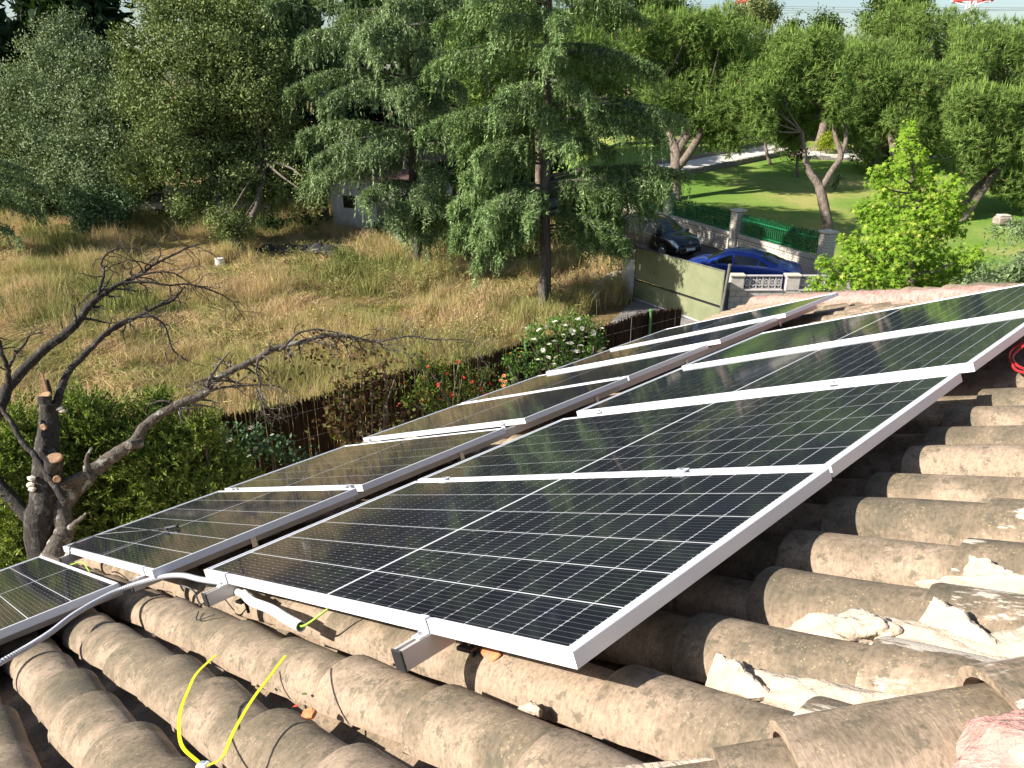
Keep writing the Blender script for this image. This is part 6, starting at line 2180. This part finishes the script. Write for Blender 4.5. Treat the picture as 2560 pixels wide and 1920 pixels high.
PA, rA = limb(mb, [(160, 1400), (-60, 1150), (-70, 1000), (0, 860), (40, 770), (100, 700), (200, 600), (330, 500), (400, 410), (470, 345), (560, 290), (640, 255), (720, 200), (850, 135), (950, 100)], 9.7, 10.8,
              [60, 58, 56, 52, 48, 46, 42, 38, 34, 26, 20, 16, 12, 8, 4])
a1, r1 = limb(mb, [(40, 750), (35, 680), (10, 620), (0, 560), (-20, 520)], 9.8, 9.5, [26, 22, 18, 14, 10])
a2, r2 = limb(mb, [(35, 690), (70, 620), (115, 570), (140, 530), (200, 520)], 9.8, 9.7, [18, 14, 10, 7, 4])
a3, r3 = limb(mb, [(450, 350), (470, 280), (480, 240), (465, 200), (500, 150), (560, 130), (640, 130)], 10.2, 10.6, [16, 13, 11, 9, 8, 6, 3])
a4, r4 = limb(mb, [(560, 290), (680, 285), (780, 300), (860, 295), (960, 320), (1060, 370), (1130, 460)], 10.3, 10.8, [14, 12, 10, 8, 7, 5, 3])
a5, r5 = limb(mb, [(640, 255), (720, 240), (800, 245), (870, 290), (900, 330)], 10.4, 10.6, [10, 8, 7, 5, 3])
a6, r6 = limb(mb, [(350, 480), (345, 430), (340, 390)], 10, 10, [12, 10, 7]); limb(mb, [(285, 500), (280, 465)], 10, 10, [8, 6]); limb(mb, [(5, 880), (-10, 920)], 9.7, 9.7, [30, 30])
a7, r7 = limb(mb, [(720, 200), (740, 140), (690, 50)], 10.5, 10.7, [6, 4, 2])
b1_, s1_ = limb(mb, [(5, 860), (50, 930), (100, 1020), (170, 1100), (230, 1190), (300, 1290)], 9.5, 9.4, [20, 22, 24, 28, 30, 34])
twigs(mb, PA, rA, .55, 1, 26, .55, 2, .15); twigs(mb, a3, r3, .2, 1, 12, .4, 2, .1); twigs(mb, a4, r4, .1, 1, 22, .5, 2); twigs(mb, a5, r5, .1, 1, 12, .4, 2)
twigs(mb, a1, r1, .2, 1, 8, .4, 1, .2); twigs(mb, a2, r2, .2, 1, 12, .35, 2); twigs(mb, a7, r7, 0, 1, 8, .35, 2)
mb.build('dark_limb', M_barkd, dt, MI, smooth=True)
mb = MB()
PB, rB = limb(mb, [(235, 900), (265, 830), (290, 750), (330, 680), (420, 590), (480, 530), (560, 480), (640, 440), (720, 400), (790, 370), (855, 305)], 9.8, 10.6, [44, 40, 34, 30, 28, 24, 22, 18, 16, 14, 8])
p2, q2 = limb(mb, [(420, 592), (480, 525), (570, 465), (630, 450)], 9.9, 10.1, [22, 18, 14, 8])
p3, q3 = limb(mb, [(640, 445), (710, 450), (765, 500), (785, 570), (810, 610), (870, 655)], 10.1, 10.3, [14, 11, 9, 7, 5, 3])
twigs(mb, PB, rB, .5, 1, 14, .35, 2); twigs(mb, p3, q3, .1, 1, 16, .4, 2)
mb.build('middle_limb', M_barkd, dt, MI, smooth=True)
mb = MB()
PC, rC = limb(mb, [(225, 1600), (270, 1500), (300, 1430), (285, 1340), (330, 1260), (395, 1200), (440, 1145), (550, 1070), (620, 1020), (670, 950), (750, 890), (850, 840), (940, 800), (1000, 730), (1100, 680), (1200, 630), (1270, 590), (1400, 560), (1500, 535), (1600, 530)],
              9.4, 10.8, [120, 96, 84, 78, 74, 72, 70, 60, 52, 46, 42, 40, 38, 32, 30, 28, 26, 22, 16, 12])
pc2, qc2 = limb(mb, [(0, 580), (160, 585), (260, 610), (350, 625), (550, 590), (700, 612), (860, 610), (960, 640)], 10.7, 11.4, [18, 20, 18, 14, 11, 9, 6, 3], conv=c5)
pc3, qc3 = limb(mb, [(940, 800), (1010, 775), (1100, 765), (1190, 760), (1270, 765), (1330, 800)], 10.1, 10.5, [16, 12, 10, 8, 5, 3])
pc4, qc4 = limb(mb, [(955, 760), (990, 690), (1030, 640), (1060, 605)], 10.1, 10.2, [16, 13, 9, 5])
pc5, qc5 = limb(mb, [(1190, 640), (1180, 700), (1200, 750), (1190, 800), (1225, 860)], 10.3, 10.3, [12, 9, 7, 5, 3])
pc6, qc6 = limb(mb, [(1290, 600), (1380, 520), (1470, 505), (1560, 520)], 10.5, 10.8, [14, 11, 9, 5])
pc7, qc7 = limb(mb, [(350, 625), (400, 670), (470, 680), (540, 700), (570, 760)], 10.9, 11.1, [12, 9, 7, 5, 3], conv=c5)
limb(mb, [(400, 1160), (400, 1100), (425, 1050)], 9.5, 9.5, [30, 18, 12]); limb(mb, [(640, 1030), (590, 1040)], 9.7, 9.5, [50, 40]); limb(mb, [(320, 1420), (370, 1380), (400, 1350)], 9.4, 9.2, [30, 20, 12])
limb(mb, [(270, 1230), (400, 1170)], 9.6, 9.6, [60, 50]); limb(mb, [(770, 875), (800, 840)], 9.9, 9.9, [10, 6])
twigs(mb, PC, rC, .55, 1, 26, .5, 2, -.1); twigs(mb, pc2, qc2, .05, 1, 40, .6, 2, -.15); twigs(mb, pc3, qc3, .1, 1, 16, .4, 2, -.2); twigs(mb, pc4, qc4, .2, 1, 6, .2, 1)
twigs(mb, pc5, qc5, .1, 1, 18, .55, 2, -.45); twigs(mb, pc6, qc6, .1, 1, 14, .3, 2, -.2); twigs(mb, pc7, qc7, .1, 1, 12, .4, 2, -.2)
mb.build('lichened_limb', M_barkl, dt, MI, smooth=True)
# a few leaves left on the outer limb
P = np.concatenate([pc2[rng.integers(0, len(pc2) // 2, 130)], PC[rng.integers(int(len(PC) * .8), len(PC), 90)]]) + rng.normal(size=(220, 3)) * np.array([.25, .2, .16]) + np.array([0, 0, -.2])
V, F = diamonds(P, rdirs(220) + [0, 0, -.3], .07, .045)
props(link(bpy.data.objects.new('leaf_cluster', np_mesh('leaf_cluster', [(V, F, 0)], M_purple)), dt, MI), kind='stuff')


def disc(px, py, dep, rad, nrm, name='saw_cut', squash=1):
    n_ = unit(np.array(nrm, float))
    q = Vector(n_).to_track_quat('Z', 'Y').to_matrix().to_4x4()
    MB().lathe([(rad, -.02), (rad, 0), (rad * .85, .006), (0, .004)], 14).build(name, M_cut, dt, Matrix.Translation(at(px, py, dep)) @ q)


disc(*c6(205, 808), 9.62, .075, (-.1, -.35, 1)); disc(*c6(198, 955), 9.58, .042, (-.1, -1, .1)); disc(*c6(248, 1096), 9.42, .097, (.1, -.25, 1)); disc(*c6(262, 1195), 9.35, .045, (.3, -1, .2)); disc(*c6(596, 1040), 9.6, .045, (-.9, -.3, .2))
MB().tube([at(*c6(205, 850), 9.62), at(*c6(205, 812), 9.62)], .08, 12).build('stub', M_barkd, dt, MI, smooth=True)
MB().tube([at(*c6(245, 1190), 9.55), at(*c6(248, 1100), 9.42)], [.10, .105], 12).build('stub', M_barkd, dt, MI, smooth=True)
MB().add(*[(lambda p: ([p + [-.02, 0, -.05], p + [.03, 0, -.06], p + [.012, 0, .28], p + [-.012, 0, .30], p + [-.02, .03, -.05], p + [.03, .03, -.06], p + [.012, .015, .28], p + [-.012, .015, .30]],
        [(0, 1, 2, 3), (5, 4, 7, 6), (1, 5, 6, 2), (4, 0, 3, 7), (3, 2, 6, 7)]))(at(*c6(212, 800), 9.68))][0]).build('wood_splinter', M_cut, dt, MI)
fm = bpy.data.materials.get('cream_petals')
for i, (x, y) in enumerate(((145, 1190), (140, 1220), (148, 1240), (280, 870), (290, 880))):
    blob('bracket_fungus', (0, 0, 0), .05, .04, .03, M_petal if i < 3 else M_stone, i, dt, Matrix.Translation(at(*c6(x, y), 9.45 if i < 3 else 9.65)), sub=2)

# ================================================================ dry grass, weeds
def clump_mesh(name, mat, n, h0, h1, width, rad, lean, seed, lay=0.0):
    """one tuft of grass: n bent blades"""
    rg = np.random.default_rng(seed)
    B = np.stack([rg.normal(size=n) * rad, rg.normal(size=n) * rad, np.full(n, -.03)], 1)
    H = rg.uniform(h0, h1, n)
    a = rg.uniform(0, 2 * np.pi, n)
    ld = np.stack([np.cos(a), np.sin(a), np.zeros(n)], 1) * .8 + np.array([lay, lay * .3, 0])
    lf = lean * rg.uniform(.3, 1.4, n)
    mid = B + ld * (H * lf * .35)[:, None] + np.array([0, 0, 1.]) * (H * .60)[:, None]
    tip = B + ld * (H * lf * 1.15)[:, None] + np.array([0, 0, 1.]) * (H * (.98 - .35 * lay))[:, None]
    Sd = unit(np.cross(tip - B, rdirs(n))) * (width * rg.uniform(.6, 1.4, n))[:, None]
    V = np.stack([B - Sd * .5, B + Sd * .5, mid + Sd * .45, mid - Sd * .45, mid + Sd * .45, mid - Sd * .45, tip], 1)
    i7 = np.arange(n)[:, None] * 7
    me = np_mesh(name, [(V.reshape(-1, 3), i7 + np.array([0, 1, 2, 3]), 0), (V[:, 4:].reshape(-1, 3), np.arange(3 * n).reshape(n, 3), 0)], mat)
    return me


def scatter_nodes(name, templates):
    """geometry nodes: put one of the template meshes on every vertex, turned and scaled by its attributes"""
    ng = bpy.data.node_groups.new(name, 'GeometryNodeTree')
    ng.interface.new_socket('Geometry', in_out='INPUT', socket_type='NodeSocketGeometry')
    ng.interface.new_socket('Geometry', in_out='OUTPUT', socket_type='NodeSocketGeometry')
    gi = ng.nodes.new('NodeGroupInput'); go = ng.nodes.new('NodeGroupOutput')
    jn = ng.nodes.new('GeometryNodeJoinGeometry')
    def attr(nm, ty):
        q = ng.nodes.new('GeometryNodeInputNamedAttribute'); q.data_type = ty; q.inputs['Name'].default_value = nm
        return q.outputs['Attribute']
    rot, scl, kd = attr('rot', 'FLOAT_VECTOR'), attr('scl', 'FLOAT'), attr('kind_id', 'INT')
    for i, ob in enumerate(templates):
        oi_ = ng.nodes.new('GeometryNodeObjectInfo'); oi_.inputs['Object'].default_value = ob
        io = ng.nodes.new('GeometryNodeInstanceOnPoints')
        cmp_ = ng.nodes.new('FunctionNodeCompare'); cmp_.data_type = 'INT'; cmp_.operation = 'EQUAL'
        ng.links.new(kd, [q for q in cmp_.inputs if q.type == 'INT'][0]); [q for q in cmp_.inputs if q.type == 'INT'][1].default_value = i
        ng.links.new(gi.outputs[0], io.inputs['Points'])
        ng.links.new(oi_.outputs['Geometry'], io.inputs['Instance'])
        ng.links.new(cmp_.outputs[0], io.inputs['Selection'])
        ng.links.new(rot, io.inputs['Rotation']); ng.links.new(scl, io.inputs['Scale'])
        ng.links.new(io.outputs[0], jn.inputs[0])
    ng.links.new(jn.outputs[0], go.inputs[0])
    return ng


def scatter(name, P, rot, scl, kind_id, templates, mats):
    me = bpy.data.meshes.new(name)
    me.vertices.add(len(P)); me.vertices.foreach_set('co', np.asarray(P, np.float32).ravel())
    for nm, ty, key, arr in (('rot', 'FLOAT_VECTOR', 'vector', rot), ('scl', 'FLOAT', 'value', scl), ('kind_id', 'INT', 'value', kind_id)):
        at_ = me.attributes.new(nm, ty, 'POINT')
        at_.data.foreach_set(key, np.asarray(arr, np.int32 if ty == 'INT' else np.float32).ravel())
    for m_ in mats: me.materials.append(m_)
    o = link(bpy.data.objects.new(name, me))
    md = o.modifiers.new('scatter', 'NODES'); md.node_group = scatter_nodes(name, templates)
    return props(o, kind='stuff')


def field_points(n, rg, power=1.3):
    pts = []
    nf = np.array([-fu[1], fu[0]])
    while sum(len(p) for p in pts) < n:
        x = rg.uniform(-34, 8, n); y = 11 + 36 * rg.random(n) ** power
        ok = ((x - F0[0]) * nf[0] + (y - F0[1]) * nf[1]) > .2
        ok &= ~((x > 1.8) & (y < 27.6) & (y > 16) & ((x - 1.8) * .73 + (y - 22.6) * -.68 > -1.1))
        ok &= ~((x - 6.8) + (y - 33) * .42 > -1.3)
        ok &= np.abs(x) < y * .80 + 3
        pts.append(np.stack([x[ok], y[ok]], 1))
    return np.concatenate(pts)[:n]


rg = np.random.default_rng(11)
tmpl = []
for i, (mat, n_, h0, h1, w_, rad, lean, lay) in enumerate([
        (M_straw, 46, .16, .42, .010, .12, .7, 0), (M_straw, 46, .24, .60, .010, .11, .6, .15), (M_straw, 50, .14, .42, .011, .17, 1.1, .9), (M_straw, 36, .42, .88, .010, .09, .35, .15),
        (M_greengrass, 34, .20, .50, .015, .13, .55, 0), (M_greengrass, 26, .40, .95, .018, .09, .35, .1)]):
    tmpl.append(bpy.data.objects.new('grass_tuft', clump_mesh('grass_tuft', mat, n_, h0, h1, w_, rad, lean, 50 + i, lay)))
q = field_points(30000, rg)
x, y = q[:, 0], q[:, 1]
lay_f = np.sin(x * .62 + 2.1 * np.sin(y * .31)) * np.sin(y * .74 + x * .3) + .35 * np.sin(x * 1.9) * np.sin(y * 2.3)
grn_f = np.sin(x * .41 + 1.0) * np.sin(y * .38 + x * .17 + .6) + .4 * np.sin(x * 1.3 + 2) * np.sin(y * 1.7) + .25 * rg.normal(size=len(q))
u = rg.random(len(q))
kd = np.where(u < .5, 0, 1)
kd = np.where(lay_f > .12, 2, kd)
kd = np.where((lay_f < -.25) & (u > .35), 3, kd)
kd = np.where((grn_f > .62) & (u > .35), 4, kd)
kd = np.where((grn_f > .85) & (u > .70), 5, kd)
for ppx, ppy, rr_ in ((553, 690, 1.3), (553, 720, 1.2), (735, 650, 2.0), (735, 670, 1.6)):      # trodden round the bucket and the heap
    g_ = on_ground(ppx, ppy); kd = np.where(np.hypot(x - g_[0], y - g_[1]) < rr_, 2, kd)
dist = np.hypot(x, y)
rot = np.stack([rg.normal(size=len(q)) * .10, rg.normal(size=len(q)) * .10, np.where(kd == 2, .4 + .8 * np.sin(x * .5) + rg.normal(size=len(q)) * .35, rg.uniform(0, 6.28, len(q)))], 1)
scl = rg.uniform(.75, 1.3, len(q)) * (1 + .15 * np.sin(x * 2.1) * np.sin(y * 1.7)) * (.9 + dist / 110)
P = np.stack([x, y, field_h(x, y)], 1)
scatter('dry_grass', P, rot, scl, kd, tmpl, [M_straw, M_greengrass])


def tall_weeds(name, label, spots, mat, h=(.7, 1.2), seed=1):
    rg = np.random.default_rng(seed)
    Pn, Dn = [], []
    mb = MB()
    for px, py, r, k in spots:
        g = on_ground(px, py)
        for i in range(k):
            b = g + np.array([rg.normal() * r, rg.normal() * r, 0]); hh = rg.uniform(*h)
            d = np.array([rg.normal() * .15, rg.normal() * .15, 1.0])
            mb.tube([b, b + d * hh * .5, b + d * hh + [rg.normal() * .08, 0, 0]], [.008, .006, .003], 3, cap=False)
            m = 34
            f = rg.random(m)
            Pn.append(b + d * (hh * (.15 + .85 * f))[:, None] + rg.normal(size=(m, 3)) * .06); Dn.append(rg.normal(size=(m, 3)) + [0, 0, .5])
    P = np.concatenate(Pn); D = np.concatenate(Dn)
    V, F = diamonds(P, D, .10, .03)
    mb.p.append((V, F, 0))
    o = mb.build(name, mat)
    return props(o, kind='stuff')


tall_weeds('green_weeds', '', [(880, 700, .5, 16), (950, 715, .5, 18), (1010, 740, .6, 16), (860, 670, .6, 14), (1250, 800, .4, 10), (1400, 780, .5, 14), (1440, 760, .4, 14), (700, 700, .8, 14), (760, 680, .6, 14), (210, 900, .5, 10), (600, 720, .8, 12),
               (820, 760, .7, 14), (960, 820, .6, 12), (1180, 790, .5, 10), (30, 800, .6, 14), (90, 790, .6, 12), (640, 690, .5, 10)], M_greengrass, seed=4)
tall_weeds('dry_stalks', '', [(1100, 690, .35, 26), (1090, 710, .4, 20), (1160, 720, .6, 16), (1480, 700, .5, 30), (1520, 690, .4, 30), (1540, 710, .3, 20), (1060, 740, .6, 16), (500, 760, 1, 16), (900, 850, 1, 20), (1200, 860, .7, 16), (700, 900, .8, 14), (1130, 880, .6, 16), (400, 720, 1, 14)], M_straw, (.6, 1.15), seed=9)
# yellow flowers in the weeds
fm_ = MB()
for i in range(26):
    g = on_ground(rng.choice([790, 840, 560, 880, 300, 930]) + rng.normal() * 25, rng.choice([700, 690, 780, 830, 880]) + rng.normal() * 10)
    fm_.box(g + [0, 0, rng.uniform(.55, .85)], (.035, .035, .015), Matrix.Rotation(rng.uniform(0, 2), 3, 'X'))
props(fm_.build('yellow_wildflowers', M_yellowf), kind='stuff')

# ================================================================ masts and power lines far away
for px, lab, rr_m in ((2430, 'red and white ringed mast top above the pines at the right', 4.8), (1878, 'red and white ringed mast top above the pines left of the sky gap', 4.2)):
    c = at(px, 2 if px > 2000 else 6, 205)
    p = root('lattice_mast', lab, 'mast', (c[0], c[1], 0), group='masts at the skyline')
    M = WM[p.name]; z0 = c[2]
    mb = MB()
    for sx, sy in ((1, 1), (1, -1), (-1, 1), (-1, -1)): mb.tube([(sx * 1.6, sy * 1.6, 0), (sx * .6, sy * .6, z0 + 8)], .16, 5)
    for k in range(12):
        z = 2.5 * k + 1; w = 1.6 - z / (z0 + 8)
        for a, b_ in (((w, w), (w, -w)), ((w, -w), (-w, -w)), ((-w, -w), (-w, w)), ((-w, w), (w, w))): mb.tube([(*a, z), (*b_, z + 2.5)], .09, 4)
    mb.build('lattice', M_pylon_w, p, M)
    n = 16
    for k in range(n):
        a0, a1 = 2 * math.pi * k / n, 2 * math.pi * (k + .97) / n
        mb = MB().tube([(rr_m * math.cos(a), rr_m * math.sin(a), z0) for a in np.linspace(a0, a1, 4)], .34, 6)
        mb.build('ring_segment', M_pylon_r if k % 4 < 3 else M_pylon_w, p, M)
    mb = MB()
    for k in range(6):
        a = math.pi * k / 3 + .3
        mb.tube([(0, 0, z0 - 1.2), (rr_m * math.cos(a), rr_m * math.sin(a), z0)], .12, 4)
    mb.build('strut', M_pylon_w, p, M)
for i, (ya, yb) in enumerate(((1, 10), (6, 16), (12, 19), (22, 18))):
    a, b_ = at(1740, ya, 210), at(2330, yb, 230)
    d = unit(b_ - a)
    a2, b2 = a - d * 60, b_ + d * 60
    P = [a2 + (b2 - a2) * t + np.array([0, 0, -(1 - (2 * t - 1) ** 2) * 1.2]) for t in np.linspace(0, 1, 24)]
    props(MB().tube(P, .045, 4).build('power_line', M_wire), ['uppermost power line crossing the sky gap', 'second power line from the top in the sky gap', 'third power line from the top in the sky gap', 'lowest power line in the sky gap'][i], 'power line', 'power lines at the skyline')

tri = sum(len(m.polygons) for m in bpy.data.meshes)
print('objects', len(bpy.data.objects), 'polygons in meshes', tri)
